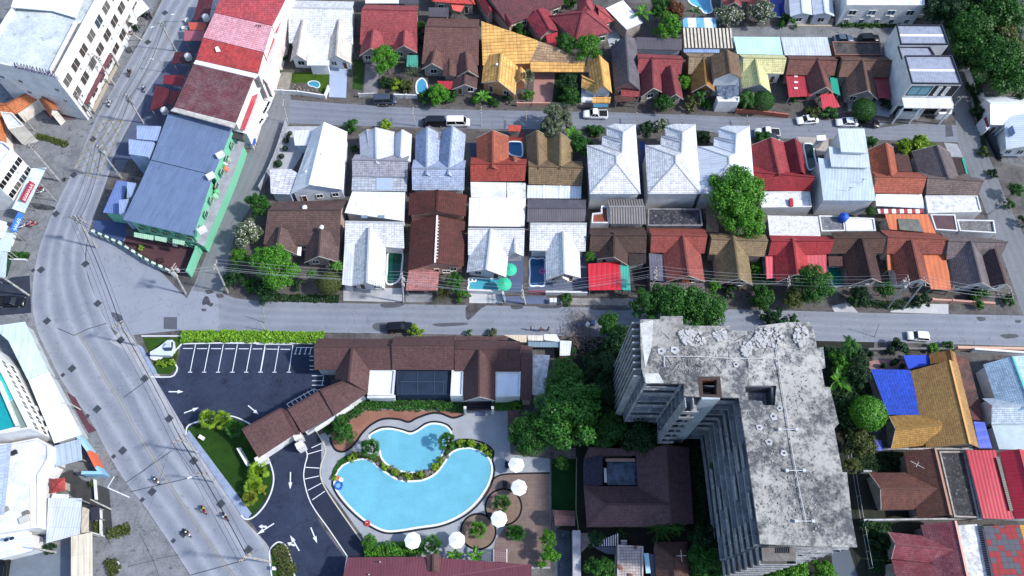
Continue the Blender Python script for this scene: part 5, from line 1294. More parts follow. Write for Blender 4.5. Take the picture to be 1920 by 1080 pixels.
slab(h,[(1440,542,4.2),(1822,545,4.2),(1812,738,3.5),(1434,734,3.5)], metal('eeecee',.5, 'd8a8b0',.35,.74,.12), walls=True)
gable(h,[(1434,745),(1812,748),(1808,930),(1432,930)],3.3,1.7, 'x', WHT_T, t=.2, fr=False)
at('C2'); xg(h,(1422,398),(1688,430),(1586,100),3.1,5.2, WHT_T); xg(h,(1690,285),(1808,290),(1745,115),3.1,4.4, WHT_T)
ground('terrace',[(1690,290),(1805,292),(1805,530),(1680,530)], paint('5c6c90',.6),.03); pool('turquoise street-side pool with two floats under the green parasols',[(1440,440),(1540,442),(1650,446),(1652,480),(1650,520),(1540,520),(1438,518),(1438,480)], water('4ab0c8',.75,2.5))
wallrun('white street wall below the turquoise pool',[(1430,535),(1665,545),(1680,600)],1.2, WHW,.3)
at('B3')
h = H('white house with one front gable, a narrow blue pool and grey rear roof', wall=WHW)
gable(h,[(105,550),(500,556),(492,702),(100,705)],3.7,.9, 'x', metal('5c5862',.35, '8c8890',.35,.75,.3)); gable(h,[(122,722),(498,722),(496,905),(118,900)],3.3,1.8, 'x', WHT_T, t=.15, fr=False)
at('C3'); xg(h,(230,452),(464,436),(345,120),3.1,5.4, WHT_T); xg(h,(290,455),(385,460),(345,380),2.9,4.2, WHT_T)
ground('terrace',[(110,250),(500,255),(505,525),(110,520)], paint('6c7894',.55),.03); pool('narrow deep blue pool with a pink swimming ring beside the white gable',[(122,312),(170,308),(220,312),(220,400),(218,485),(170,490),(122,485),(122,400)], water('1c5c8c',.7,2.))
wallrun('white street wall in front of the white house with the narrow pool',[(225,548),(505,552)],1.3, WHW,.3); wallrun('maroon street gate between white walls',[(112,545),(222,545)],1.2, paint('843040',.8),.2)
for x, y in ((265,585),(290,585)): flat(H(('left' if x < 280 else 'right') + ' white electrical cabinet of the pair on the pavement', 'utility_cabinet', cat='cabinet', group='pair of white cabinets'),[(x - 10, y - 14),(x + 12, y - 14),(x + 12, y + 14),(x - 10, y + 14)],1.1, paint('e8ecf0',.8), WHW,0)
at('B3')
h = H('dark weathered house with a red and teal awning and a brick roof terrace', wall=stain('d8d4d0', 'a8a4a0',1.))
gable(h,[(645,555),(882,552),(905,722),(655,718)],4.6,.9, 'x', stripes('4c4a4c', '8c8a8c',.5,.5), t=.4, fr=False)
flat(h,[(540,655),(600,650),(600,605),(645,605),(655,722),(535,722)],4., paving('94503c',.4,.2, '5c3028'), WHW,.5)
gable(h,[(525,748),(892,742),(905,915),(522,908)],3.4,1.9, 'x', tile('5c4842', '302a2a',.6), fr=False)
xg(h,(572,958),(782,1000),(690,775),3.2,5.4, tile('54403a', '2c2626',.6)); slab(h,[(780,900,3.),(905,905,3.),(905,985,2.8),(790,990,2.8)], tile('3c3232', '241e22',.4),.1, 'side_roof', True)
at('C3')
slab(h,[(514,340,3.1),(726,326,3.1),(738,516,2.6),(520,520,2.6)], metal('cc2438',.95, '8c2030',.2),.06, 'awning', posts=True); slab(h,[(728,348,3.),(788,352,3.),(802,530,2.5),(742,515,2.5)], metal('3cb0a0',.5),.06, 'awning', posts=True)
ground('courtyard',[(800,350),(910,350),(915,550),(805,550)], stain('3a3638', '544c4c',1., k=.6),.03)
at('B3')
h = H('flat rubble-strewn concrete roof below the middle tall white house', 'shed', cat='shed'); flat(h,[(916,622),(1270,622),(1285,738),(914,738)],3.2, stain('2c2c34', '50505a',.9, k=.6, c3='a4a4a8'), stain('8c8c90', '6c6c70',1.),.4)
h = H('brick-red tiled house with a grey sheet lean-to and a long front gable')
gable(h,[(920,748),(1302,752),(1300,918),(934,912)],3.4,2.1, 'x', tile('9c5048', '683834',.4), fr=False)
at('C3'); xg(h,(1042,462),(1302,462),(1154,145),3.1,5.6, tile('985048', '643634',.4)); slab(h,[(924,268,3.),(1034,280,3.),(1042,462,2.6),(932,450,2.6)], metal('5c5c6c',.5, '8c8c98',.4),.06, 'lean_to', posts=True)
slab(h,[(1136,425,2.9),(1190,425,2.9),(1200,468,2.6),(1150,462,2.6)], ORM,.08, 'awning')
slab(h,[(930,465,2.4),(1300,470,2.4),(1310,550,2.1),(940,545,2.1)], metal('6c5e66',.5, '4c4448',.4),.06, 'carport_roof', posts=True)
h = H('moss-stained olive house partly under the big mango tree')
gable(h,[(1332,132),(1712,142),(1704,292),(1330,276)],3.4,1.9, 'x', tile('9a8466', '5c5040',.5), fr=False); xg(h,(1392,478),(1624,485),(1494,148),3.1,5.7, tile('8c7a5a', '4c4434',.6)); at('B3')
slab(h,[(1312,602,3.2),(1392,600,3.2),(1396,776,3.),(1312,770,3.)], TANT,.1, 'rear_roof', True)
at('C3'); xg(h,(1470,480),(1560,478),(1520,400),2.9,4.4, tile('74644c', '403a30',.5)); ground('lawn',[(1605,290),(1690,290),(1740,470),(1620,470)], grass(),.03); wallrun('blue-grey stained wall between the lawn and the pink awning house',[(1690,290),(1710,460)],1.8, stain('a8bcd4', '7c8898',1.),.3)
at('C4')
h = H('bright red house with pink awnings either side of its gable')
gable(h,[(80,148),(500,155),(490,272),(72,286)],3.4,1.8, 'x', tile('a8343c', '702830',.4), fr=False); xg(h,(130,465),(352,430),(240,165),3.1,5.5, tile('b03c40', '742c30',.4))
slab(h,[(55,288,3.),(132,270,3.),(162,432,2.6),(64,442,2.6)], metal('dc5c68',.8, 'a84450',.2),.06, 'awning', posts=True); slab(h,[(308,262,3.1),(466,262,3.1),(468,425,2.6),(330,400,2.6)], PINKM,.06, 'awning', posts=True)
h = H('patchy white and grey sheet roof behind the bright red house', 'shed', cat='shed'); slab(h,[(68,14,3.8),(408,20,3.8),(428,160,3.3),(84,154,3.3)], stain('dcdedf', 'b4b4b8',1.3, k=.8, c3='4a4a4c', fine=.6), walls=True)
h = H('chequered grey and white flat roofs beside the blue water tank', 'shed', cat='shed', wall=WHW); flat(h,[(412,18),(580,20),(592,122),(430,126)],3., stain('8c9098', '5c6068',1., k=.6, c3='c8ccd0'), WHW,.25); flat(h,[(584,28),(785,36),(798,122),(598,122)],3.1, stain('ecf0f4', 'c8ccd4',.8, k=.85, c3='4c5058'), WHW,.25)
tank(592,14,4.6, 'round bright blue water tank on the flat roof')
h = H('chocolate-brown house with a black-brown gable and a teal-floored front yard')
gable(h,[(500,128),(832,122),(848,272),(482,272)],3.4,1.9, 'x', tile('5c4238', '34282a',.5), fr=False); xg(h,(622,488),(842,468),(708,168),3.1,5.6, tile('4c3430', '281e22',.5)); 
pool('flat green pool in the yard of the chocolate-brown house',[(470,366),(530,364),(588,368),(600,430),(616,488),(560,492),(512,490),(490,430)], water('1c8c74',.75,2.)); slab(h,[(478,290,3.),(580,290,3.),(584,356,2.8),(484,356,2.8)], DBR,.1, 'side_roof', posts=True)
h = H('russet tiled house with bright orange sheet roofs left and right of its gable', wall=WHW)
gable(h,[(828,112),(1248,140),(1252,278),(872,272)],3.5,2., 'x', tile('945044', '643a34',.4), fr=False); xg(h,(950,485),(1166,480),(1040,178),3.2,5.6, tile('84483e', '583430',.4))
slab(h,[(874,272,3.),(942,274,3.),(968,380,2.7),(882,384,2.7)], ORM,.06, 'awning', posts=True); slab(h,[(1120,280,3.1),(1266,280,3.1),(1322,518,2.6),(1172,512,2.6)], ORM,.06, 'awning', posts=True)
h = H('orange sheet roof with a dark sunken flat section behind the russet house', 'shed', cat='shed'); slab(h,[(862,4,3.8),(1150,6,3.8),(1206,136,3.4),(892,108,3.4)], ORM, walls=True); slab(h,[(948,36,3.85),(1090,40,3.85),(1122,126,3.75),(962,110,3.75)], stain('6a6a64', '8c8c86',1., k=.6, c3='34342e'),.12, 'flat_section')
h = H('grey-brown corner house with two gables of different size at the end of the row', wall=WHW)
gable(h,[(1228,128),(1650,180),(1652,275),(1275,312)],3.5,2., 'x', tile('74686a', '4a4448',.4), fr=False); xg(h,(1340,508),(1582,504),(1442,184),3.2,5.8, tile('746c70', '4a464c',.4)); xg(h,(1560,500),(1712,508),(1602,238),3.1,5., tile('5a484a', '3c3236',.4))
h = H('plum-brown flat roof with cluttered white terraces behind the corner house', 'shed', cat='shed', wall=WHW); flat(h,[(1165,8),(1332,10),(1352,124),(1200,114)],3.2, stain('5c444c', '6c5458',.5, k=.6), WHW,.2); flat(h,[(1340,48),(1590,52),(1604,140),(1360,126)],3.1, RUBB, WHW,.4)
wallrun('terracotta-capped street wall before the grey corner house',[(1170,595),(1305,602),(1585,620)],1., PINKW,.3, post=3)
# ================================================================ west side of the main road
MINTW = paint('78c4a4',.7); MAROON = metal('7c2430',.6, '54202a',.3); BLG = metal('7488ac',.38, '64749a',.3,.62,.12)
def strokes(A, u, v, n, ht, wd, seed, g, r=.06):
    """a run of looping pen strokes that stand in for unreadable script lettering"""
    rr = random.Random(seed); x = 0.
    for i in range(n):
        w_ = wd * rr.uniform(.7,1.2); k = [(0, rr.uniform(0,.3)),(rr.uniform(.1,.5),1),(rr.uniform(.5,.9), rr.uniform(.3,.7)),(rr.uniform(.2,.6),0),(1, rr.uniform(.1,.4))]
        g.tube([A + u * (x + a * w_) + v * (b * ht) for a, b in k], r,4); x += w_ * 1.12
    return g
at('H')
h = H('large white four-storey hotel block with a flat stained roof at the top left corner', 'hotel_building', wall=WHW, cat='building')
hw = flat(h,[(-150,522),(480,668),(838,0),(1000,-300),(500,-380),(110,100),(-40,330)],13., stain('d4dce2', 'a4b0b6',.22, k=.75, fine=.45, c3='8c9690'), WHW,.9,.3)
S1, S2, N2 = P(-150,522,13), P(480,668,13), P(1000,-300,13)
facade(h, S2, N2,3,8,2.6,2.1,1.6,3.9, gl='4a4038'); facade(h, S1, S2,3,4,1.2,.9,2.,3.4, skip=((0,1),(1,0),(2,2),(0,3),(1,2)), gl='181a20')
q = [P(x, y,13.1) for x, y in ((640,205),(700,190),(480,600),(425,620))]; h.part('inner_parapet', G().prism([q[0], q[0] + (q[1] - q[0]) * .25, q[3] + (q[2] - q[3]) * .25, q[3]],13.07,13.9), WHW); h.part('gutter_walk', G().prism([q[0] + (q[1] - q[0]) * .3, q[1], q[2], q[3] + (q[2] - q[3]) * .3],13.062,13.12), stain('787878', '5c5c5c',1.))
q = [P(x, y,10) for x, y in ((60,-60),(380,-60),(640,160),(350,150),(100,120))]
slab(h,[(90,60,14.2),(180,-200,14.2),(760,-160,14.2),(640,150,13.8),(440,90,13.8)], WMET,.2, 'upper_roof')
d = (S2 - S1).normalized(); B0 = P(150,600,13.)
t = T('rooftop_sign', 'dark scrolling script sign standing on the roof edge of the white hotel', 'sign', loc=(B0.x, B0.y,13.)); B0.z = 14.
t.part('letters', strokes(B0, d, Z_ * .8 + Vector((0,.6,0)),13,1.1,.62,4, G(),.075), paint('241c40',.8), uv=False); t.part('frame', G().beam(B0 - Z_ * .12, B0 + d * 8.6 - Z_ * .12,.1,.1).beam(B0 + Vector((0,.3,-1.1)), B0 + Vector((0,.3,0)),.1,.1).beam(B0 + d * 8.5 + Vector((0,.3,-1.1)), B0 + d * 8.5 + Vector((0,.3,0)),.1,.1), paint('8c84a8',.8), uv=False)
def canopy(label, pts, z, mat, name='canopy', cat='canopy', **k):
    t = T(name, label, cat); slab(t,[(x, y, z if not isinstance(z, tuple) else z[i]) for i,(x, y) in enumerate(pts)], mat,.1, 'canopy_top', posts=True); return t
canopy('long plum-brown lean-to roof in front of the white hotel',[(840,440),(955,465),(740,880),(640,842)],3.6, stain('7c5058', '6c444c',.6, k=.65))
canopy('white sheet canopy between the pink and plum roofs at the white hotel',[(905,205),(1045,210),(935,445),(812,438)],3.8, WMET); canopy('pale pink canopy at the white hotel, beyond the white one',[(1000,62),(1080,92),(1042,208),(952,200)],3.8, metal('d89c94',.5))
canopy('small bright blue awning beside the pink canopy',[(985,-20),(1085,-10),(1050,60),(1010,62)],4.2, metal('3c8cd8',.5))
canopy('small grey and white shed roof beside the top of the main road',[(1100,20),(1200,0),(1260,70),(1150,150)],3., WMET); canopy('pale roofed kiosk with a blue window by the top forecourt',[(1085,105),(1170,95),(1145,200),(1070,180)],2.8, WMET)
wallrun('low cream garden wall along the hedge in front of the white hotel',[(1005,545),(900,740),(795,950),(620,900)],.7, paint('b8ac9c',.7)); hedge('dark green hedge between the plum-brown roof and the road',[(960,520),(880,680),(780,870),(640,880)],2.6,1.1, 'mid',70)
h = H('orange tiled hotel gate range bending round the forecourt', 'gatehouse', wall=stain('e8e4dc', 'c8c0b4',.6), cat='gatehouse')
ORT = tile('c87a50', '8c5038',.35); gable(h,[(40,872),(285,762),(372,800),(128,962)],3.6,1.3, 'x', ORT, fr=False); gable(h,[(-80,850),(40,872),(128,962),(-60,1000)],3.5,1.3, 'x', ORT, fr=False)
gable(h,[(300,800),(400,800),(500,925),(430,990)],3.8,1.5, 'y', ORT, fr=False); gable(h,[(-50,990),(30,1000),(55,1200),(-50,1230)],3.6,1.4, 'y', ORT)
flat(h,[(10,950),(110,960),(215,1070),(80,1100)],5., WHITEF, h.wallm,.4)
ground('forecourt',[(320,900),(520,860),(640,900),(640,1010),(440,1010)], stain('80646c', '6c5860',.6, k=.5),.02)
at('B1'); hedge('thin weedy shrub strip in the grey forecourt',[(250,130),(340,150),(460,190)],1.6,.8, 'olive',60)
at('L')
h = H('white three-storey building with a canopy and dark red sign at the left edge', 'shop_building', wall=WHW, cat='building')
flat(h,[(-80,480),(135,172),(60,105),(-200,60),(-350,500)],10., WHITEF, WHW,.6); A, B = P(-80,480,10), P(135,172,10); facade(h, A, B,2,4,1.7,1.5,3.4,3.3, gl='14161c')
slab(h,[(320,352,3.9),(465,346,3.7),(240,802,3.7),(120,762,3.9)], stain('d0dce0', 'a8b8c0',.5),.25, 'canopy', posts=True)
slab(h,[(-60,860,4.2),(70,900,4.2),(20,1060,4.),(-60,1060,4.)], WMET,.1, 'lean_to', True)
def signboard(name, label, a, b, z0, z1, board, ink, n, seed, thick=.18, legs=True):
    a, b = P(*a,(z0 + z1) / 2), P(*b,(z0 + z1) / 2); d = Vector(((b - a).x,(b - a).y,0)); L = d.length; d.normalize(); nn = Vector((d.y,-d.x,0)); c = (a + b) / 2; t = T(name, label, 'sign', loc=(c.x, c.y,0)); tl = Vector((nn.x, nn.y,0)) * -.5 * (z1 - z0)
    g = G().add([a + Z_ * (z0 - a.z), b + Z_ * (z0 - b.z), b + tl + Z_ * (z1 - b.z), a + tl + Z_ * (z1 - a.z)] + [q - nn * thick for q in (a + Z_ * (z0 - a.z), b + Z_ * (z0 - b.z), b + tl + Z_ * (z1 - b.z), a + tl + Z_ * (z1 - a.z))],[(0,1,2,3),(7,6,5,4),(0,4,5,1),(1,5,6,2),(2,6,7,3),(3,7,4,0)])
    bo = t.part('board', g, board, uv=False); up = (tl + Z_ * (z1 - z0)).normalized(); hh = (tl + Z_ * (z1 - z0)).length
    t.part('lettering', strokes(a + Z_ * (z0 - a.z) + nn * .04 + d * L * .06 + up * hh * .22, d, up, n, hh * .55, L * .86 / n / 1.12, seed, G(),.05), ink, parent=bo, uv=False)
    if legs:
        for f in (.1,.9): p = a + d * L * f; t.part('post', G().box((p.x - nn.x * .3, p.y - nn.y * .3,0),.14,.14, z0 + .1), paint('808488'), uv=False)
    return t
signboard('shop_sign', 'dark red sign with white script on the white canopy at the left edge',(245,690),(345,500),3.9,4.9, paint('8c2438',.8), paint('f0e8ea',.8),8,3)
signboard('shop_sign', 'tall bright blue sign with white marks beside the kerb at the left edge',(150,990),(230,815),4.,5., paint('2c6cc8',.8), paint('e8f0f8',.8),5,8)
patch([(290,712),(400,712),(550,745),(540,775),(420,775),(300,750)], '30383c', name='shadow_patch')  # shadow ellipse painted onto the forecourt as a dark sheet
at('C1')
canopy('pale mint sheet roof at the left edge above the planter',[(-60,70),(98,122),(66,260),(-60,245)],3.4, metal('c8dcdc',.5, 'a0b4b4',.3)); canopy('second pale sheet roof at the left edge with a dark green side wall',[(-60,250),(50,256),(36,440),(-60,430)],3.2, metal('c0d0d0',.5, '98a8a8',.3))
wallrun('dark green side wall by the left edge planter',[(75,322),(45,430)],1.8, paint('1c4438',.7)); hedge('planter box of mixed green shrubs at the left edge',[(60,285),(200,292)],1.8,.9, 'mid'); wallrun('low white kerb wall below the planter box',[(50,316),(185,320)],.5, WHW)
ground('parking_apron',[(40,435),(200,420),(212,672),(0,690),(-60,680),(-60,440)], stain('2c3444', '3c4456',.6, k=.6),.02)
at('J')
h = H('long pale blue-white sheet roof running beside the road bend', 'long_shed', cat='shed', wall=stain('c0c8cc', '9ca4a8',.6))
slab(h,[(-60,45,3.6),(180,12,3.3),(350,372,3.3),(200,432,3.7),(60,150,3.7)], metal('c4d8dc',1.1, '98acb0',.3,.8,.12),.12, walls=True); slab(h,[(204,434,3.75),(352,374,3.4),(592,828,3.4),(392,892,3.8)], metal('dce8ee',1.1, 'b0c0c8',.25,.82,.06),.12, walls=True)
h = H('white apartment block with turquoise rooftop pools and two rows of dark windows', 'apartment_building', wall=WHW, cat='building')
flat(h,[(-120,150),(-25,262),(235,790),(0,832),(-160,852)],9., WHITEF, WHW,.5,.35); A, B = P(235,790,9), P(-25,262,9); facade(h, A, B,2,7,1.9,1.5,3.9,2.7, gl='1c2c30')
h.part('pool_water', G().prism([P(x, y,9.08) for x, y in ((-90,420),(0,500),(118,770),(0,800),(-90,810))],9.07,9.16), water('1c9aa0',.75,1.)); h.part('pool_water', G().prism([P(x, y,9.08) for x, y in ((-22,400),(12,380),(100,565),(76,585))],9.07,9.16), water('3cc4bc',.75,1.)); h.part('terrace', G().prism([P(x, y,9.08) for x, y in ((76,590),(101,570),(196,775),(150,782))],9.07,9.11), stain('80948c', '6c807c',.6))
h.part('dividing_wall', G().prism([P(x, y,9.08) for x, y in ((-10,455),(15,445),(150,772),(128,776))],9.06,9.8), WHW)

ground('footpath',[(480,520),(545,560),(640,740),(700,800),(640,820),(560,680)], stain('6c4450', '5c3c48',.8, k=.6),.022)
at('K')
h = H('cluttered white flat-roofed building at the lower left with a grey-ridged sheet roof', 'building', wall=WHW, cat='building')
flat(h,[(85,50),(300,8),(385,60),(385,170),(308,300),(308,705),(240,712),(-60,760),(-160,700),(-100,60)],5.4, WHITEF, WHW,.35)
slab(h,[(-100,70,6.9),(60,52,7.),(0,600,7.),(-120,620,6.9)], metal('b8c8dc',.6),.1, 'upper_roof'); slab(h,[(60,50,7.02),(88,46,6.6),(30,600,6.6),(2,606,7.02)], metal('8c9cb4',.5),.1, 'upper_roof')
slab(h,[(-60,765,4.6),(170,708,4.6),(245,742,4.2),(250,882,4.),(-60,960,4.)], metal('dce8f4',.5, 'b4c4d4',.25),.1, 'lean_to', True)
for x, y, w_, c in ((115,122,.9, '2c2c34'),(55,800,.5, '1c2438'),(98,788,.5, '1c2438'),(45,565,1., '8c8c80'),(195,640,1.4, 'b8b8b4'),(210,590,.8, '706c68')): p = P(x, y,5.5); h.part('roof_unit', G().box((p.x, p.y,5.47), w_, w_ * .7,.5,.5), paint(c), uv=False)
slab(h,[(255,150,4.),(300,125,4.),(355,280,3.8),(330,295,3.8)], stripes('5c4444', '8c7470',.4,.5),.08, 'pergola_roof', posts=True)
h.part('wall_face', G().prism([P(x, y,5.4) for x, y in ((240,360),(310,352),(308,705),(242,712))],5.47,5.6), paint('e0d8c8',.8))
ground('water_channel',[(325,490),(378,440),(372,690),(315,705)], water('1c7068',.7,1.),.03); ground('garden',[(312,300),(385,290),(378,440),(320,470)], grass('1c3424', '34503c'),.03)
canopy('grey sheet shed roof beside the light blue sign wall',[(420,66),(625,10),(640,175),(430,232)],(3.4,3.2,3.,3.2), metal('a8b8c8',.9, '8490a0',.3)); canopy('large pale ribbed sheet roof with a diagonal wire shadow, lower left',[(375,472),(637,475),(620,755),(358,825)],(3.6,3.4,3.2,3.4), metal('c4ccd4',.42, '98a0a8',.2,.8,.25))
canopy('narrow beige roof strip against the large ribbed sheet roof',[(640,540),(692,558),(690,742),(630,742)],2.8, metal('c8beac',.8)); canopy('long beige ribbed roof at the bottom edge',[(553,772),(718,738),(720,1120),(553,1120)],3.4, metal('d8d0bc',.9, 'b0a48c',.2,.8,.18)); canopy('small flat white roof above the large ribbed sheet',[(415,440),(535,445),(535,492),(380,500)],3., WMET)
h = H('tiny square pavilion with a red hipped roof', 'pavilion', cat='pavilion'); gable(h,[(390,325),(505,315),(505,412),(395,436)],2.8,1., 'x', tile('b44a48', '843438',.3), hips='WE', hipf=1.6, fr=False)
p = T('sign_wall', 'angled light blue roadside sign wall with an orange end panel', 'sign'); p.part('wall_panel', ribbon([P(645,0,0), P(740,130,0)],.5,0,2.6), paint('a4ccdc',.8)); p.part('orange_panel', ribbon([P(742,134,0), P(800,250,0)],.52,0,2.6), paint('d86848',.8)); p.part('wall_panel', ribbon([P(802,254,0), P(835,300,0), P(690,300,0)],.5,0,2.6), paint('8cbcd8',.8))
for a, b, l in (((750,335),(762,490), 'upright'),((715,740),(815,772), 'lower')): wallrun('thin white rail wall by the lower left parking, ' + l + ' run',[a, b],.8, WHW,.12)
wallrun('white rail wall from the dark bench canopy down to the hedge, lower left',[(795,560),(800,770)],.8, WHW,.12); canopy('dark two-bay bench canopy with white frame',[(700,548),(772,535),(778,640),(708,648)],2.2, paint('2c2c3c',.8))
hedge('low clipped hedge island with olive and orange leaves, lower left',[(850,748),(940,735),(1015,705)],2.2,.9, 'olive'); hedge('narrow ochre planting strip beside the bench canopy',[(768,655),(772,750)],1.6,.6, 'olive'); hedge('round planted bed with a white kerb at the bottom left',[(830,1010),(870,980),(900,1000),(900,1040),(850,1060)],2.2,.8, 'olive')
band([(830,965),(890,955),(930,990),(920,1040),(880,1070)],.2, mat=WHT, h=.2, name='kerb')
paintline([((890,305),(838,392)),((838,392),(1010,468))],.16, WHT,.03)
ground('forecourt',[(560,250),(640,330),(850,400),(880,760),(700,760),(640,560),(430,300)], stain('3c3e40', '585a5c',.5, k=.5, fine=.5),.02); ground('forecourt',[(-60,900),(300,900),(550,820),(550,1120),(-60,1120)], stain('8c98a8', '788494',.3, k=.5),.02)

# ================================================================ shophouse row and green building, east of the main road
at('A1')
h = H('row of shophouses with worn red, pink and dark red roofs along the main road', 'shophouse_row', wall=stain('ece8e4', 'c4b8b4',.6), cat='building')
REDB = dict(pw=.55, ph=.5)
for q, m in (([(1505,-60,9.6),(1955,-60,9.4),(1838,172,9.),(1448,84,9.6)], tile('c05058', '8c5058',.7, **REDB)),([(1448,88,9.5),(1838,176,9.),(1782,352,9.),(1370,252,9.5)], tile('dca4b0', 'c04854',.3, **REDB)),([(1370,256,9.6),(1780,356,9.1),(1742,495,9.),(1322,402,9.6)], tile('bc4444', '6c4448',.75, **REDB)),([(1306,432,9.5),(1712,524,9.2),(1592,828,9.),(1174,722,9.5)], tile('6c3c44', '8a7c80',.55, **REDB))):
    slab(h, q, m,.14, walls=True, ov=.1)
slab(h,[(1322,404,9.75),(1745,500,9.3),(1716,526,9.3),(1306,428,9.75)], WHW,.4, 'party_wall'); slab(h,[(1150,746,9.1),(1176,724,9.5),(1592,830,9.1),(1575,862,9.1)], stain('c8c4c0', 'a09c98',1.),.3, 'party_wall')
for i in range(3): slab(h,[(1735 + 14 * i - 10,168 - 4 + 3 * i,9.7),(1745 + 14 * i - 10,170 + 3 * i - 4,9.7),(1743 + 14 * i - 10,178 + 3 * i - 4,9.6),(1733 + 14 * i - 10,176 + 3 * i - 4,9.6)], paint('40383c'),.1, 'roof_vent')
slab(h,[(1450,320,9.9),(1470,312,9.9),(1490,345,9.8),(1460,350,9.8)], paint('f0ecec',.8),.06, 'patch_sheet')
slab(h,[(1840,178,6.4),(1957,-60,6.6),(1990,-60,6.2),(1800,560,6.),(1748,500,6.4)], stain('dcdadc', 'b8b4b8',.4, k=.72),.15, 'rear_roof', True); slab(h,[(1690,600,6.4),(1760,590,6.2),(1668,905,6.),(1590,880,6.2)], stain('dcdadc', 'b8b4b8',.4, k=.72),.15, 'rear_roof', True)
for q in ([(1846,200),(1948,-40),(1968,-40),(1868,220)],[(1770,380),(1836,240),(1854,262),(1790,430)],[(1700,650),(1742,630),(1650,880),(1622,872)]): slab(h,[(x, y,6.75) for x, y in q], metal('b84450',.6, 'c8a8a8',.5),.1, 'red_strip')
slab(h,[(1575,885,5.6),(1640,900,5.4),(1636,945,5.2),(1565,930,5.4)], paint('3c3c40'),.3, 'tank_cover')
for q, m, l in (([(1108,506),(1246,508),(1222,582),(1098,562)], MAROON, 'rusty red'),([(1050,575),(1140,600),(1140,700),(1012,750)], metal('5c1c28',.6), 'deep maroon'),([(1150,612),(1215,620),(1165,712),(1142,700)], MAROON, 'narrow red'),([(1270,150),(1400,152),(1375,205),(1280,200)], metal('c05848',.6), 'brick orange'),([(1245,205),(1382,208),(1365,275),(1240,275)], metal('a8606c',.6), 'faded pink'),([(1180,352),(1292,350),(1290,420),(1158,430)], metal('4c1824',.6), 'black-maroon'),([(1345,-20),(1440,-20),(1410,130),(1300,140)], metal('54202c',.6), 'top-edge maroon')):
    canopy(l + ' shopfront awning on the road side of the shophouse row', q,3.6, m, 'awning', 'awning')
for x, y, l in ((1265,375, 'between the awnings of the shophouse row'),(1385,110, 'beside the top-edge maroon awning'),(1105,740, 'at the end of the shophouse row')):
    p = P(x, y,5); t = T('water_tank', 'white rooftop water tank ' + l, 'water tank', loc=(p.x, p.y,0)); t.part('tank', G().lathe((p.x, p.y,4.),[(.6,0),(.7,.1),(.7,1.1),(.4,1.35),(.15,1.45)],14), WHW, uv=False); t.part('stand', G().box((p.x, p.y,0),1.,1.,4.), paint('707070'), uv=False)
at('B1')
h = H('mint green two-storey building under a large plain blue-grey sheet roof', 'school_building', wall=MINTW, cat='building')
slab(h,[(1135,-25,7.6),(1574,55,7.6),(1438,388,7.4),(1020,285,7.5)], BLG,.2, walls=True, ov=.5); slab(h,[(1018,290,7.45),(1437,392,7.35),(1302,800,7.2),(830,690,7.3)], BLG,.2, walls=True, ov=.6)
A, B = P(880,697,7.2), P(1290,787,7.2); facade(h, A, B,2,5,1.3,1.2,1.1,3.1, gl='1c3830', frame='8cbca0'); A, B = P(1306,760,7.2), P(1556,90,7.5); facade(h, A, B,2,7,1.3,1.2,1.1,3.1, gl='1c3830', frame='8cbca0')
for q, z in (([(925,58),(1086,62),(1062,160),(925,148)],7.),([(870,150),(1040,168),(1000,268),(872,250)],7.4),([(862,438),(918,446),(893,532),(858,545)],6.),([(805,560),(868,552),(845,640),(806,652)],6.)): flat(h, q, z, metal('98acd4',.5), metal('a4b8dc',.5),.12,.1)
slab(h,[(790,426,4.2),(862,434,4.4),(806,654,4.2),(694,642,4.)], metal('6c84bc',.5),.12, 'canopy', True)
for x in (905,955,1045,1165): slab(h,[(x,775 + (x - 905) * .17,4.6),(x + 82,790 + (x - 905) * .17,4.6),(x + 78,822 + (x - 905) * .16,4.),(x,806 + (x - 905) * .16,4.)], metal('b8e0c0',.4),.08, 'window_awning')
slab(h,[(1566,150,3.5),(1650,172,3.5),(1560,420,3.5),(1372,870,3.5),(1305,830,3.5)], stain('8a8c98', 'a4a6b0',.6),.2, 'side_terrace', True)
for x, y in ((1490,258),(1425,400),(1368,765)): p = P(x, y,7.6); h.part('vent_hood', G().box((p.x, p.y,7.4),1.5,.9,.9,.6), WHW, uv=False)
for x, y, c in ((1500,330, '2c8c58'),(1448,470, 'b85c38'),(1515,300, 'e8e8e8'),(1460,500, '68b47c'),(1540,285, '98a8a0'),(1450,530, '90c8a0'),(1520,345, 'c87858')): p = P(x, y,4.2); h.part('terrace_clutter', G().lathe((p.x, p.y,3.52),[(.5,0),(.6,.3),(.5,.9),(.2,1.1)],8), paint(c), uv=False)
wallrun('tall mint green boundary wall along the lane',[(1640,185),(1560,480),(1480,600),(1420,760),(1290,1080)],2.4, MINTW,.35, post=4)
wallrun('dark green and white school boundary wall facing the road junction',[(650,792),(830,870),(1010,985),(1200,1075)],1.5, stripes('1c5040', 'd8e8e0',1.4,.6),.3, post=2.5)
ground('courtyard',[(850,800),(1352,872),(1290,1070),(1200,1062),(1010,975),(830,865)], stain('6c4a50', '5c4048',.4, k=.5),.02); ground('forecourt',[(640,690),(840,700),(855,795),(815,862),(650,785),(625,720)], paint('4c6498',.5),.021)
p = P(1085,970,0); one('planter', 'dark square planter in the maroon courtyard of the mint building', 'planter', G().box((p.x, p.y,0),1.1,1.,.4,.3), paint('3c2428'), uv=False); bush(950,880,24, 'bright lime shrub in the corner of the maroon courtyard', 'lime')
at('A1'); ground('lane',[(1200,340),(1360,0),(1500,0),(1400,200),(1150,720),(1010,1000),(900,1080),(760,1080),(1010,600)], stain('5c6888', '6c7894',.4, k=.5),.0095)
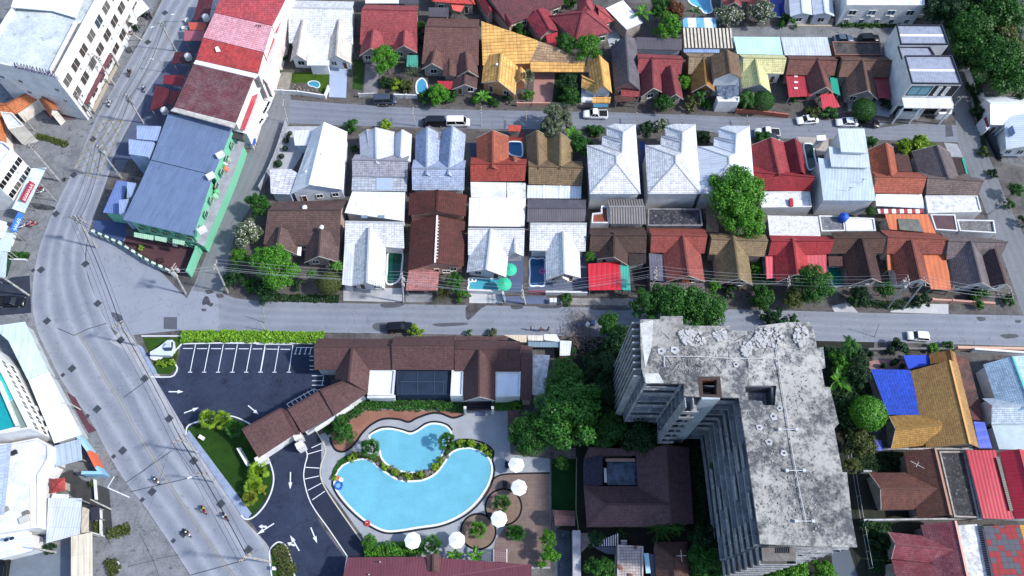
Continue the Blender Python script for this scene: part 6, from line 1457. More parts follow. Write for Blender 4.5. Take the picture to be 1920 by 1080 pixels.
# ================================================================ resort hotel
HB = tile('6c4e4e', '584040',.35, k=.6, pw=.35, ph=.3)
at('D2')
h = H('long brown-roofed hotel with gables, white flat bays and a stepped wing', 'hotel_building', wall=WHW, cat='hotel')
gable(h,[(422,125),(932,128),(920,338),(392,335)],4.2,2.4, 'x', HB, t=.42, fr=False); gable(h,[(932,112),(1346,108),(1334,336),(920,334)],4.5,2.7, 'x', HB, t=.42, fr=False); gable(h,[(1346,138),(1782,142),(1782,350),(1340,346)],4.1,2.3, 'x', HB, t=.42, fr=False)
slab(h,[(1350,108,3.2),(1700,112,3.2),(1700,136,3.4),(1350,134,3.4)], HB,.1, 'rear_canopy', posts=True)
xg(h,(1400,550),(1617,545),(1508,200),4.1,6.7, HB, fr=False); xg(h,(532,400),(755,490),(648,190),4.1,6.7, HB, walls=False)
gable(h,[(432,470),(640,400),(752,494),(524,642)],4.1,1.7, 'x', HB, fr=False, t=.15); gable(h,[(215,595),(424,474),(524,640),(312,765)],3.8,1.5, 'x', HB, fr=False, t=.15); slab(h,[(172,592,4.9),(218,612,4.9),(300,772,3.6),(262,772,3.6)], HB,.12, 'link_roof'); at('D1')
gable(h,[(1640,738),(1905,596),(1990,770),(1745,930)],3.9,1.5, 'x', HB, fr=False, t=.1); at('D2')
for q in ([(768,338),(942,338),(926,512),(754,510)],[(1322,342),(1402,345),(1396,515),(1312,515)],[(1618,350),(1786,350),(1782,518),(1616,522)]): flat(h, q,3.7, stain('dce8f4', 'ccd8e8',.4, k=.82), WHW,.35)
flat(h,[(948,340),(1312,340),(1306,505),(948,505)],3.3, stain('18263c', '22344c',.4, k=.7), paint('20304a',.7),.12)
for x0, y0, x1, y1 in ((970,415,1285,418),(1090,345,1090,500),(1205,345,1205,500),(1265,418,1262,500),(985,415,985,500)): h.part('glazing_bar', G().beam(P(x0, y0,3.42), P(x1, y1,3.42),.08,.06), paint('3c5470',.7), uv=False)
for i in range(6): y = 556 + i * 10; h.part('canopy_slat', G().beam(P(1420, y,3.), P(1592, y,3.),.45,.08), paint('141c2c',.8), uv=False)
for x in (1412,1597): p = P(x,600,2.5); h.part('column', G().box((p.x, p.y,0),.45,.45,3.4), WHW, uv=False)
for a, b in (((400,745),(655,580)),((752,520),(940,520))): h.part('eaves_board', G().beam(P(*a,3.2), P(*b,3.2),.5,.7), WHW, uv=False)
for x, y in ((285,790),(300,850)): p = P(x, y,2); h.part('pier', G().box((p.x, p.y,0),1.3,1.1,2.8,.5), WHW, uv=False)
at('D1'); p = P(1770,945,1.5); h.part('pier', G().box((p.x, p.y,0),1.8,1.2,2.6,.5), WHW, uv=False)
at('D2'); ground('mat',[(1478,618),(1548,618),(1548,648),(1478,648)], paint('4c5c80',.7),.03)
h = H('narrow brown service roof at the east end of the hotel range', 'annex', cat='annex'); at('D3'); slab(h,[(58,165,4.2),(138,180,3.9),(136,545,3.6),(60,540,3.9)], HB, walls=True)
slab(h,[(-30,608,3.2),(50,605,3.2),(55,770,3.),(-25,775,3.)], HB,.12, 'link_roof', posts=True)
h = H('patched white and red sheet roof squeezed between the hotel and the trees', 'shed', cat='shed'); slab(h,[(140,232,3.4),(256,238,3.3),(218,508,3.),(136,505,3.1)], stain('dce0e6', 'b0a8ac',1., k=.8, c3='8c8078'), walls=True); slab(h,[(128,280,3.),(148,285,3.),(140,400,2.8),(124,400,2.8)], REDM,.06, 'awning')
h = H('small white lean-to roof beside the brush pile', 'shed', cat='shed'); slab(h,[(325,138,2.6),(402,142,2.6),(392,238,2.4),(322,242,2.4)], WMET, walls=True); slab(h,[(330,250,2.4),(380,250,2.4),(370,300,2.2),(330,300,2.2)], paint('843038'),.06, 'awning', posts=True)
canopy('row of pale market stall awnings by the lower street, white end',[(215,95),(300,97),(330,150),(218,135)],2.4, WMET, 'stall_awning', 'awning'); canopy('row of pale market stall awnings by the lower street, cream middle',[(105,102),(210,104),(212,140),(108,138)],2.4, metal('e4dcd0',.5), 'stall_awning', 'awning'); canopy('row of pale market stall awnings by the lower street, end beside the brown annex',[(-60,100),(100,102),(98,150),(60,150), ],2.3, metal('d8c8b0',.5), 'stall_awning', 'awning'); canopy('long grey-blue sheet awning just behind the pale stall awnings',[(108,144),(325,150),(322,184),(108,182)],2.2, metal('7c94a4',.5), 'stall_awning', 'awning')
# bottom hotel roof
at('E2')
h = H('long maroon sheet roof at the bottom edge below the pool garden', 'hotel_wing', wall=WHW, cat='hotel'); MR = metal('7c4450',.45, '6c3c48',.3,.6,.2)
slab(h,[(618,955,3.9),(1150,950,4.1),(1810,1000,4.1),(1860,1000,4.),(1860,1200,5.4),(560,1200,5.4)], MR, walls=True); gable(h,[(1150,935),(1245,935),(1240,1052),(1155,1050)],4.5,.5, 'y', HB, fr=False)
for x, y in ((838,985),(762,1070)): h.part('vent_pipe', G().beam(P(x, y,4.3), P(x, y,5.2),.15,.15), WHW, uv=False)
h = T('pergola', 'small white-railed grid pergola beside the pool garden planting', 'pergola')
for i in range(7): h.part('slat', G().beam(P(1610 + i * 13,902,2.4), P(1610 + i * 13,985,2.4),.08,.1), paint('9c7c84',.7), uv=False)
for i in range(6): h.part('slat', G().beam(P(1606,905 + i * 15,2.5), P(1692,905 + i * 15,2.5),.08,.08), paint('9c7c84',.7), uv=False)
for x in (1606,1693): h.part('beam', G().beam(P(x,898,2.3), P(x,988,2.3),.16,.2), WHW, uv=False); [h.part('post', G().box((P(x, y,2.3).x, P(x, y,2.3).y,0),.14,.14,2.2), WHW, uv=False) for y in (902,984)]
def umbrella(x, y, label, r=1.3, h_=2.6, c='f0f2f4', n=8, group=None, cat='umbrella'):
    p = P(x, y, h_); t = T('parasol', label, cat, loc=(p.x, p.y,0), group=group); g = G(); a0 = R.uniform(0,1)
    for k in range(n):
        a, b = a0 + 2 * math.pi * k / n, a0 + 2 * math.pi * (k + 1) / n; c0 = Vector((p.x, p.y, h_ + .55)); q1, q2 = Vector((p.x + r * math.cos(a), p.y + r * math.sin(a), h_)), Vector((p.x + r * math.cos(b), p.y + r * math.sin(b), h_))
        pg = G().add([c0, q1, q2, c0 - Z_ * .05, q1 - Z_ * .14, q2 - Z_ * .14],[(0,1,2),(5,4,3),(1,4,5,2)]); t.part('panel', pg, paint(c,.8,.7,.03), uv=False)
        t.part('rib', G().beam(c0 - Z_ * .08, q1 - Z_ * .08,.04,.04), paint('909090'), uv=False)
    t.part('mast', G().tube([(p.x, p.y,0),(p.x, p.y, h_ + .7)],.04,6), paint('909090'), uv=False); t.part('base', G().lathe((p.x, p.y,.04),[(.4,0),(.4,.1),(.08,.14)],10), paint('404040'), uv=False)
for x, y, l in ((1757,328, 'topmost of the row, beside the upper deck corner'),(1775,483, 'at the tip of the black border'),(1640,695, 'between the two round planting beds'),(1355,838, 'left of the lower round bed'),(1058,842, 'against the hedge below the big pool')): umbrella(x, y, 'white octagonal parasol ' + l,1.38, group='white parasols round the pool')
for x, y, l in ((1695,328, 'top'),(1680,460, 'second'),(1578,672, 'third')): slab(T('sun_lounger', 'dark sun lounger pad beside the ' + l + ' white parasol', 'lounger', group='dark loungers beside the parasols'),[(x - 14, y - 22,.4),(x + 14, y - 22,.4),(x + 14, y + 22,.35),(x - 14, y + 22,.35)], paint('20242e',.8),.3, 'seat_pad')
at('C2')
umbrella(1713,380, 'upper green parasol on the blue deck of the white house',1.35, c='38b890', n=12, group='green parasols on the blue deck'); umbrella(1675,478, 'lower green parasol overhanging the turquoise pool',1.4, c='38b890', n=12, group='green parasols on the blue deck')
def ring(name, label, x, y, r, c, z=.12, rt=.16):
    p = P(x, y, z); n, m = 18,8; g = G(); g.add([(p.x + (r + rt * math.cos(2 * math.pi * j / m)) * math.cos(2 * math.pi * i / n), p.y + (r + rt * math.cos(2 * math.pi * j / m)) * math.sin(2 * math.pi * i / n), z + rt * math.sin(2 * math.pi * j / m)) for i in range(n) for j in range(m)],[(i * m + j,((i + 1) % n) * m + j,((i + 1) % n) * m + (j + 1) % m, i * m + (j + 1) % m) for i in range(n) for j in range(m)]); one(name, label, 'swim ring', g, paint(c,.8,.3), uv=False, smooth=True)
ring('swim_ring', 'left white ring float at the edge of the turquoise pool',1447,450,.4, 'f0f0f0'); ring('swim_ring', 'right white ring float at the edge of the turquoise pool',1470,448,.4, 'f0f0f0')
at('C3'); ring('swim_ring', 'pink swimming ring in the narrow deep blue pool',203,392,.42, 'd868a8')
at('E2'); ring('swim_ring', 'dark blue ring float at the left end of the big pool',558,470,.6, '2c5cc0'); ring('swim_ring', 'small white ring float at the left end of the big pool',572,430,.25, 'f0f0f0'); ring('swim_ring', 'small red ring float by the left end of the big pool',552,420,.28, 'd87060'); ring('swim_ring', 'red ring at the lower left rim of the big pool',752,724,.35, 'c83c38',.2)
# white geometric sculpture-like gate lodge in the corner garden
at('D1'); h = T('monument', 'angular white monument with a dark slot in the small corner lawn', 'monument'); h.wallm = WHW
slab(h,[(1010,925,.6),(1010,900,.6),(1075,865,1.4),(1140,830,2.4),(1165,832,2.6),(1160,875,2.4),(1155,925,1.5),(1100,935,.8)], stain('dce4ec', 'c4d0dc',.6),.5, 'body', False) if False else None
b = [P(x, y,1.5) for x, y in ((1010,232),(1010,214),(1068,182),(1128,134),(1162,132),(1168,190),(1150,238),(1085,236))]
h.part('plinth', G().prism(b,.1,1.4), stain('c8d4dc', 'b4c0cc',.6, k=.8)); q = [P(x, y,2.) for x, y in ((1088,182),(1132,145),(1160,142),(1158,180),(1150,200),(1105,202))]
h.part('dark_slot', G().prism(q,1.4,1.5), paint('2c3858')); h.part('sail', G().slab([P(1095,185,1.6), P(1150,142,3.2), P(1152,182,2.6)],.25), paint('e8eef4',.85)); p = P(1055,248,.3); h.part('disc', G().lathe((p.x, p.y,.1),[(.9,0),(1.,.2),(.9,.3),(.5,.32)],16,1.2,.7), WHW, uv=False)
at('E1'); p = P(1360,145,.5); one('marker_block', 'small white block at the edge of the hotel lawn footpath', 'bollard', G().box((p.x, p.y,.1),.9,.6,.7,-.5), WHW, uv=False)
signboard('hotel_sign', 'slim white lettered sign on the hotel lawn beside the brown roof',(1690,330),(1622,210),.5,1.3, paint('e8eef0',.8), paint('a8b0b0',.7),9,12)
at('E2'); h = T('barrier_gate', 'white barrier arm on the little island at the bottom drive', 'barrier'); a, b = P(118,1028,1), P(165,1010,1); h.part('arm', G().beam(a, b,.1,.1), paint('202028')); h.part('cabinet', G().box((a.x, a.y,0),.5,.5,1.1), WHW)
wallrun('white coping along the drive side of the hotel wing roof line',[(618,952),(600,1080)],.4, WHW)

# ================================================================ brown courtyard house, green strip, lane and tiled terrace
at('E3')
BH = tile('6c5054', '5c4448',.3, k=.7, pw=.35, ph=.3)
h = H('dark brown U-shaped hipped house round a glazed courtyard', wall=stain('b8a898', '8c8078',.8))
gable(h,[(836,222),(1192,212),(1226,728),(862,745)],3.8,2.1, 'y', BH, t=.54, fr=False); gable(h,[(484,474),(1050,474),(1060,746),(505,748)],3.7,2., 'x', BH, hips='W', fr=False, hipf=3.2)
slab(h,[(484,285,3.4),(612,262,3.7),(610,466,3.7),(486,470,3.4)], tile('3c3c54', '30304a',.3, k=.6),.12, walls=True); slab(h,[(520,210,3.6),(836,225,3.8),(836,266,3.6),(612,264,3.6),(486,285,3.4)], BH,.12, walls=True)
h.part('courtyard_glazing', G().sheet([P(x, y,2.6) for x, y in ((640,308),(846,308),(850,466),(645,466))]), stain('28384c', '5c7490',.9, k=.7, c3='10181c', rough=.15)); h.part('cornice', G().beam(P(632,298,3.), P(830,298,3.),.5,.3), paint('a8847c'), uv=False); h.part('white_post', G().beam(P(628,352,2.8), P(632,450,2.8),.45,.2), WHW, uv=False)
ground('lawn',[(266,290),(432,290),(426,640),(268,632)], grass('0c3018', '14401e',.7),.03)
fence('thin wire fence between the green strip and the brown U-shaped house',[(432,290),(428,640),(445,780)],1.6, '7c8468',3.)
h = H('tiny dark brown gabled hut at the end of the green strip', 'hut', cat='hut'); gable(h,[(275,636),(420,640),(426,742),(290,740)],2.9,.9, 'x', BH, fr=False)
ground('lane',[(300,760),(392,780),(400,1120),(270,1120)], stain('3c4858', '5c6878',.6, k=.5, c3='70808c'),.03); wallrun('wide pale grey flat-topped wall beside the wet lane',[(427,785),(430,1110)],2.2, stain('b4b4bc', '98989e',.8),1.2)
h = H('tiled roof terrace with a grid of cream tiles, stairs and potted plants', 'terrace_house', cat='building', wall=stain('c8bcb8', 'a89c98',1.)); flat(h,[(712,870),(885,880),(885,1120),(708,1120)],3.2, paving('c4b8b4',.45,.45, '6c5c60',.7,.1), None,.25)
for i in range(12): slab(h,[(545 + i * 15,860 - i * 6,2.6 + 0 * i),(552 + i * 15,857 - i * 6,2.6),(552 + i * 15,878,2.5),(545 + i * 15,878,2.5)], paint('d8d4dc',.75),.08, 'louvre')
ground('terrace',[(460,790),(540,790),(530,860),(470,920)], stain('b4a4a8', '9c8c90',1.),.03); slab(h,[(545,882,2.2),(700,885,2.2),(695,935,2.),(640,930,2.)], stain('5c6878', '444c5c',1.),.1, 'lean_to')
slab(h,[(890,926,3.3),(922,926,3.3),(936,1060,3.2),(905,1062,3.2)], paint('a8d0dc',.8),.1, 'pale_awning'); slab(h,[(925,930,2.8),(975,935,2.8),(980,1120,2.7),(940,1120,2.7)], metal('5c6078',.5),.1, 'lean_to', posts=True)
for k in range(4): slab(h,[(735,838 + k * 9,3. - .2 * k),(775,838 + k * 9,3. - .2 * k),(775,843 + k * 9,3. - .2 * k),(735,843 + k * 9,3. - .2 * k)], paint('c8c0c4'),.15, 'stair_tread')
for x, y in ((720,1015),(735,1030),(830,890),(800,1075)): p = P(x, y,3.3); h.part('planter_pot', G().lathe((p.x, p.y,3.25),[(.2,0),(.3,.4),(.26,.42)],8), paint('7c5448'), uv=False)
h = H('brown gabled house at the bottom edge with an aerial on its sunlit slope'); gable(h,[(960,850),(1180,850),(1200,1150),(975,1150)],3.6,1.8, 'y', tile('6c4c44', '4c383a',.3, k=.6), hips='N', fr=False)
a = P(1130,950,4.8); h.part('aerial', G().beam(a, a + Z_ * 1.6,.06,.06).beam(a + Vector((-.8,0,1.4)), a + Vector((.8,0,1.4)),.05,.05).beam(a + Vector((0,-.9,1.5)), a + Vector((0,.9,1.5)),.05,.05), paint('c8c8c8'), uv=False)
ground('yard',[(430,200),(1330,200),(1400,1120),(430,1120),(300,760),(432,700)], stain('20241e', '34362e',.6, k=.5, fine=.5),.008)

# ================================================================ right of the ruin
at('D4')
h = H('ochre-tiled house with an orange side slope and bright blue side roofs')
gable(h,[(1032,345),(1352,288),(1496,862),(1140,862)],3.6,2.8, 'y', tile('a88450', '745a38',.45, pw=.4), t=.66, fr=False, capm=paint('d8a060')); gable(h,[(1160,228),(1335,222),(1352,300),(1170,300)],3.5,1.8, 'y', tile('a87844', '6c5030',.4), t=.62)
xg(h,(888,650),(902,872),(1252,705),3.3,5.4, tile('b08848', '80602c',.4), fr=False); slab(h,[(765,332,3.4),(1030,336,3.7),(1106,640,3.6),(882,640,3.2)], tile('1c4cc8', '24408c',.35, k=.75, pw=.4, ph=.5),.1, 'blue_roof', True); slab(h,[(985,238,3.1),(1155,236,3.1),(1172,300,3.),(1020,330,3.)], paint('1844c0',.75),.06, 'tarpaulin', posts=True)
slab(h,[(1460,685,3.),(1535,690,3.),(1586,866,2.8),(1498,866,2.8)], metal('2c50c8',1.4, '6c84d8',.3),.06, 'awning', posts=True); slab(h,[(1335,240,3.),(1420,245,3.),(1480,480,2.9),(1398,490,2.9)], stain('4c4444', '8c5c54',.8, k=.6),.1, 'side_roof', True); slab(h,[(1400,492,2.95),(1480,482,2.95),(1535,680,2.8),(1448,672,2.8)], stain('403c40', '7c4c48',.8, k=.6),.1, 'side_roof', True)
slab(h,[(775,805,2.6),(835,810,2.6),(850,880,2.4),(800,880,2.4)], metal('2c4cc0',.4),.06, 'awning', posts=True)
ground('courtyard',[(740,280),(985,250),(1010,335),(760,330)], stain('b48c8c', '987878',.8, k=.6),.02)
for x, y, c in ((755,240, '1c1c24'),(905,300, '1c1c20'),(925,285, '1c1c20'),(965,320, '586880'),(840,318, '181820')): p = P(x, y,0); t = T('potted_plant', 'dark pot with a plant in the pink courtyard, ' + ORD[(755,840,905,925,965).index(x)] + ' from the left', 'plant pot', loc=(p.x, p.y,0), group='pots in the pink courtyard'); t.part('pot', G().lathe((p.x, p.y,.02),[(.3,0),(.5,.6),(.42,.62)],10), paint(c), uv=False); t.part('foliage', G().lathe((p.x, p.y,.6),[(.2,0),(.55,.3),(.3,.8),(.05,1.)],7), leafmat('dark'), uv=False)
h = H('pale blue tiled house with a turquoise ridge at the right edge', wall=WHW)
gable(h,[(1525,300),(1850,240),(1990,590),(1640,640)],3.6,2.2, 'y', tile('a8c4dc', '8098b0',.3), t=.45, fr=False, capm=paint('58b4a8')); gable(h,[(1520,530),(1960,520),(1990,705),(1580,705)],3.5,1.8, 'x', tile('b8c8d8', '98a4b4',.3), t=.4, fr=False); slab(h,[(1582,708,3.2),(1990,706,3.2),(1990,880,3.),(1632,872,3.)], stain('b4c4cc', 'a0b0b8',.5),.1, walls=True)
wallrun('peach boundary wall with white coping along the lower street at the right edge',[(1330,200),(1860,210)],1.2, paint('d8b098',.7),.4); wallrun('white side wall of the pale blue house',[(1435,215),(1860,245)],1.6, WHW,.3); wallrun('grey yard wall right of the ruin by the lower street',[(735,210),(900,205),(1310,205)],1., stain('7c7c7c', '5c5c5c',1.),.3)
at('E4')
h = H('chocolate-brown house with a west-facing gable below the ochre house')
gable(h,[(985,242),(1216,236),(1322,682),(1082,688)],3.5,2.4, 'y', tile('6c463c', '4c3430',.4), t=.72, fr=False, capm=paint('a8806c')); xg(h,(752,382),(835,632),(1212,490),3.3,5.4, tile('70483e', '4c3430',.4), fr=False)
slab(h,[(752,382,3.25),(800,450,3.3),(835,455,3.3),(850,490,4.)], DBR,.1, 'porch_roof'); flat(h,[(1222,240),(1392,240),(1492,690),(1324,684)],3., stain('2c2c30', '4c4c50',.8, k=.6, c3='8c8c90'), None,.3)
a = P(1055,340,4.8); h.part('aerial', G().beam(a, a + Z_ * 1.4,.06,.06).beam(a + Vector((-1,.6,1.3)), a + Vector((1,-.6,1.3)),.05,.05).beam(a + Vector((-.3,-.4,1.3)), a + Vector((.3,.4,1.3)),.05,.05), paint('c8c8c8'), uv=False)
h = H('bright crimson sheet roofs in two steps at the right edge with a grey vent strip', 'shed', cat='shed', wall=WHW); slab(h,[(1408,230,4.),(1610,230,4.3),(1732,698,4.2),(1526,692,4.)], metal('b8243c',.6, '8c2438',.25), walls=True); slab(h,[(1612,280,4.6),(1634,280,4.6),(1728,640,4.5),(1706,640,4.5)], stripes('8c8880', '5c5850',.3,.5, axis=1),.1, 'vent_strip'); gable(h,[(1636,238),(1830,238),(1960,700),(1742,695)],4.3,1.6, 'y', metal('b8283c',.6, '8c2438',.2), t=.5, fr=False)
slab(h,[(1374,240,2.9),(1404,236,2.9),(1516,700,2.8),(1484,700,2.8)], stain('8c98a8', '5c6470',1.),.1, 'side_gutter')
h = H('faded dark red house with a pink slope and mossy white rear roof'); gable(h,[(1100,736),(1340,718),(1425,1150),(1215,1150)],3.5,2.3, 'y', tile('84404c', 'b48c94',.4), t=.78, fr=False, capm=paint('e0a898')); xg(h,(882,782),(905,965),(1320,905),3.3,5.3, tile('8c404c', 'a8848c',.45), fr=False); gable(h,[(905,970),(1220,1000),(1230,1200),(905,1200)],3.4,1.4, 'x', tile('783844', '9c7880',.4), fr=False)
slab(h,[(1345,738,3.1),(1482,730,3.1),(1565,1150,3.),(1425,1150,3.)], stain('e4e8ea', '9ca0a0',.7, k=.8, c3='6c706c'),.12, 'rear_roof', True); slab(h,[(1484,740,3.),(1520,740,3.),(1600,1150,2.9),(1568,1150,2.9)], stripes('3c3c40', 'a4a4a8',.35,.5, axis=1),.1, 'ribbed_gutter')
h = H('red and slate chequered tile roof at the bottom right corner', 'shed', cat='shed', wall=WHW); slab(h,[(1525,742,4.),(1765,736,4.2),(1880,1150,4.2),(1610,1150,4.)], checks('a8343c', '60606c',.9, th=.6), walls=True); slab(h,[(1768,735,3.8),(1850,733,3.8),(1900,900,3.6),(1810,880,3.6)], tile('d8a048', 'a87838',.3),.1, 'ochre_roof', True)
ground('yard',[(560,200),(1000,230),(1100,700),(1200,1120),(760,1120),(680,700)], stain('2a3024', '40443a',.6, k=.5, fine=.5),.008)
for a, b, l in (((690,712),(1500,700), 'white-topped party wall below the brown house'),((790,236),(1420,236), 'white-topped party wall above the brown house'),((690,385),(745,385), 'short white wall at the brown house gate')): wallrun(l,[a, b],1.6, stain('c8ccd0', '8c9094',1.),.2)
fence('tall pale fence along the east foot of the ruin',[(600,250),(640,400),(690,700),(750,1030)],1.8, 'a8acb0',2.5,2); ground('lane',[(500,930),(620,900),(700,1150),(520,1150)], paint('5c6878',.55),.03)
# ================================================================ the unfinished concrete tower
at('F')
RO = [(1199.8,598.8),(1238,598.8),(1238,592.8),(1280.3,592.8),(1281,610.8),(1368.8,610.8),(1369.4,619.6),(1416,620.8),(1416,612),(1475.5,604),(1517,604),(1525.5,616.7),(1532.5,652.8),(1543.6,650),(1547.8,689),(1540.8,691.7),(1546.4,725),(1556,726),(1572.8,794),(1564.4,804),(1579.7,885.6),(1588,885.6),(1597.8,974),(1607.5,1025.8),(1560,1026),(1425.7,1019.9),(1396.8,820),(1385.4,745.8),(1318,744.4),(1282,742),(1282,719.6),(1209.7,718.5),(1203,690)]
FH, NF, RZ = 2.95,9,27.
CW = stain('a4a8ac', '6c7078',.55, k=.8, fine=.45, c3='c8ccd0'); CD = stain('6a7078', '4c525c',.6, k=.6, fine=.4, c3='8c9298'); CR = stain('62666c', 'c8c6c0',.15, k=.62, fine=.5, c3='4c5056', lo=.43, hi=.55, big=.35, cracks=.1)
h = T('ruined_tower', 'huge unfinished concrete tower with a rubble-strewn stained roof and open floors', 'building')
ro = [P(x, y, RZ) for x, y in RO]; xy = [Vector((q.x, q.y,0)) for q in ro]; cx = sum(xy, Vector()) / len(xy); h.loc = Vector((cx.x, cx.y,0)); h.e.location = h.loc
H1 = [P(x, y, RZ) for x, y in ((1316,710),(1345,711),(1344,740),(1318,739))]; H2 = [P(x, y, RZ) for x, y in ((1397,723),(1456,723),(1453,760),(1432,760),(1428,752),(1399,750))]
roof = h.part('roof', G().prism(xy, RZ - .35, RZ,(H1, H2)), CR); ins = inset(ccw(list(xy)),.25)
for nm, hole, m in (('shaft', H1, stain('7c4c38', '5c3c30',2., k=.6)),('shaft', H2, CD)):
    h.part(nm, ribbon([hole[i] for i in range(len(hole))],.25, RZ - 6, RZ - .36, True), m); h.part('shaft_floor', G().prism(hole, RZ - 6.2, RZ - 6.), stain('141416', '1c1c1e',1., k=.4))
h.part('brick_patch', G().prism([P(x, y, RZ) for x, y in ((1308,706),(1350,706),(1354,746),(1312,744))], RZ + .004, RZ + .03,(H1,)), stain('5e4a42', '46403e',2., k=.5, fine=.5))
n = len(xy)
def off(i, d):
    a, b = xy[i], xy[(i + 1) % n]; u = (b - a).normalized(); return u
area = sum(xy[i].x * xy[(i + 1) % n].y - xy[(i + 1) % n].x * xy[i].y for i in range(n)); sg = 1 if area < 0 else -1
for f in range(NF):
    z = RZ - FH * (f + 1)
    if z < .5: break
    h.part('floor_slab', G().prism(xy, z - .3, z), CW)
    g = G()
    for i in range(n):                       # edge upstands, broken here and there
        a, b = xy[i], xy[(i + 1) % n]; L = (b - a).length
        if L < 2.5: continue
        u = (b - a).normalized(); inn = Vector((u.y,-u.x,0)) * sg
        k = max(1, int(L / 3.4))
        for j in range(k):
            if R.random() < .55: continue
            p, q = a + (b - a) * (j / k) + inn * .12, a + (b - a) * ((j + 1) / k) + inn * .12; h.part('balcony_upstand', G().prism([p, q, q + inn * .14, p + inn * .14], z + .004, z + R.uniform(.3,.9)), CW)
    back = G()                                # recessed rooms walls,1.5 m behind the edge
    for i in range(n):
        a, b = xy[i], xy[(i + 1) % n]; L = (b - a).length
        if L < 4: continue
        u = (b - a).normalized(); inn = Vector((u.y,-u.x,0)) * sg; k = max(1, int(L / 3.6))
        for j in range(k):
            p, q = a + (b - a) * (j / k) + inn * 1.7, a + (b - a) * ((j + 1) / k) + inn * 1.7
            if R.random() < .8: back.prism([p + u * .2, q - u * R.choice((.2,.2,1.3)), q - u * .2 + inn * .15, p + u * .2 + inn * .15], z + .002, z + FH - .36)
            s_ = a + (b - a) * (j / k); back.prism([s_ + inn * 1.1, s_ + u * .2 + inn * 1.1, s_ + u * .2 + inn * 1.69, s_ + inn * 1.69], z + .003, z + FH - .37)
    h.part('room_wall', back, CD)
    for i in range(n):
        a, b = xy[i], xy[(i + 1) % n]; L = (b - a).length
        if L < 3: continue
        u = (b - a).normalized(); inn = Vector((u.y,-u.x,0)) * sg
        if i in (30,31,32):
            k = max(1, int(L / 3.6))
            for j in range(k + 1): s_ = a + u * .2 + (b - a - u * .4) * (j / k) + inn * .2; h.part('column', G().box((s_.x, s_.y, z + .002),.3,.3, FH - .354, math.atan2(u.y, u.x)), CW, uv=False)
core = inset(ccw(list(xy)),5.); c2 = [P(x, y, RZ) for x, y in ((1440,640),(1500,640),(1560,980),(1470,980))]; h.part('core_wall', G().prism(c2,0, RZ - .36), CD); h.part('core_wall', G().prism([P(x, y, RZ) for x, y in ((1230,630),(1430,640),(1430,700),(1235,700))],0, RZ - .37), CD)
# stair and lift tower on the inner corner
st = [P(x, y, RZ) for x, y in ((1315.5,744.6),(1350,744.6),(1350,748.5),(1316,748.5))]; h.part('stair_tower', G().prism(st,0, RZ - .02), stain('b8c4cc', 'a0acb4',.5, k=.75, fine=.3))
s0, s1 = P(1284,744.8, RZ), P(1314,744.8, RZ)
for f in range(NF - 1):
    z = RZ - FH * (f + 1); nn = Vector((0,-1,0)); g = G().prism([s0, s1, s1 + nn * 1.6, s0 + nn * 1.6], z - .2, z); g.prism([s0 + nn * 1.45, s1 + nn * 1.45, s1 + nn * 1.6, s0 + nn * 1.6], z + .002, z + .9); g.prism([s0, s0 + nn * 1.44, s0 + nn * 1.44 + Vector((.15,0,0)), s0 + Vector((.15,0,0))], z + .002, z + FH - .22); g.prism([(s0 + s1) / 2,(s0 + s1) / 2 + nn * 1.43,(s0 + s1) / 2 + nn * 1.43 + Vector((.15,0,0)),(s0 + s1) / 2 + Vector((.15,0,0))], z + .002, z + FH - .22)
    h.part('stair_landing', g, CW)
# slipping fins on the north-west face and the south balconies
a, b = P(1200,600, RZ), P(1204,700, RZ)
for k in range(9):
    s_ = a + (b - a) * (k / 8); s_ = Vector((s_.x - .02, s_.y,0)); h.part('fin', G().prism([s_, s_ + Vector((-1.1,0,0)), s_ + Vector((-1.1,-.22,0)), s_ + Vector((0,-.22,0))],3., RZ - .8), CW)
s0, s1 = P(1428,1021, RZ), P(1500,1021, RZ)
for k in range(8):
    z = RZ - FH * (k + 1); w_ = 1. + 0 * k; h.part('south_balcony', G().prism([Vector((s0.x, s0.y,0)), Vector((s1.x, s1.y,0)), Vector((s1.x, s1.y - 2.4,0)), Vector((s0.x, s0.y - 2.4,0))], z - .25, z), stain('7c7c7c', '5c5c5c',.9, k=.6)); h.part('balcony_upstand', ribbon([(s0.x + .1, s0.y - .1),(s0.x + .1, s0.y - 2.3),(s1.x - .1, s1.y - 2.3),(s1.x - .1, s1.y - .1)],.14, z + .003, z + .9), CW)
z = RZ - .9; q = [P(x, y, z) for x, y in ((1428,1027),(1492,1027),(1492,1052),(1430,1052))]; h.part('south_roof_box', G().prism(q, z - .3, z), stain('6c6864', '8c8884',.9, k=.6))
for i in range(7): p, q2 = P(1456 + i * 4,1023, z + .1), P(1456 + i * 4,1037, z + .1); h.part('louvre', G().beam(p, q2,.12,.1), paint('30343c'), uv=False)
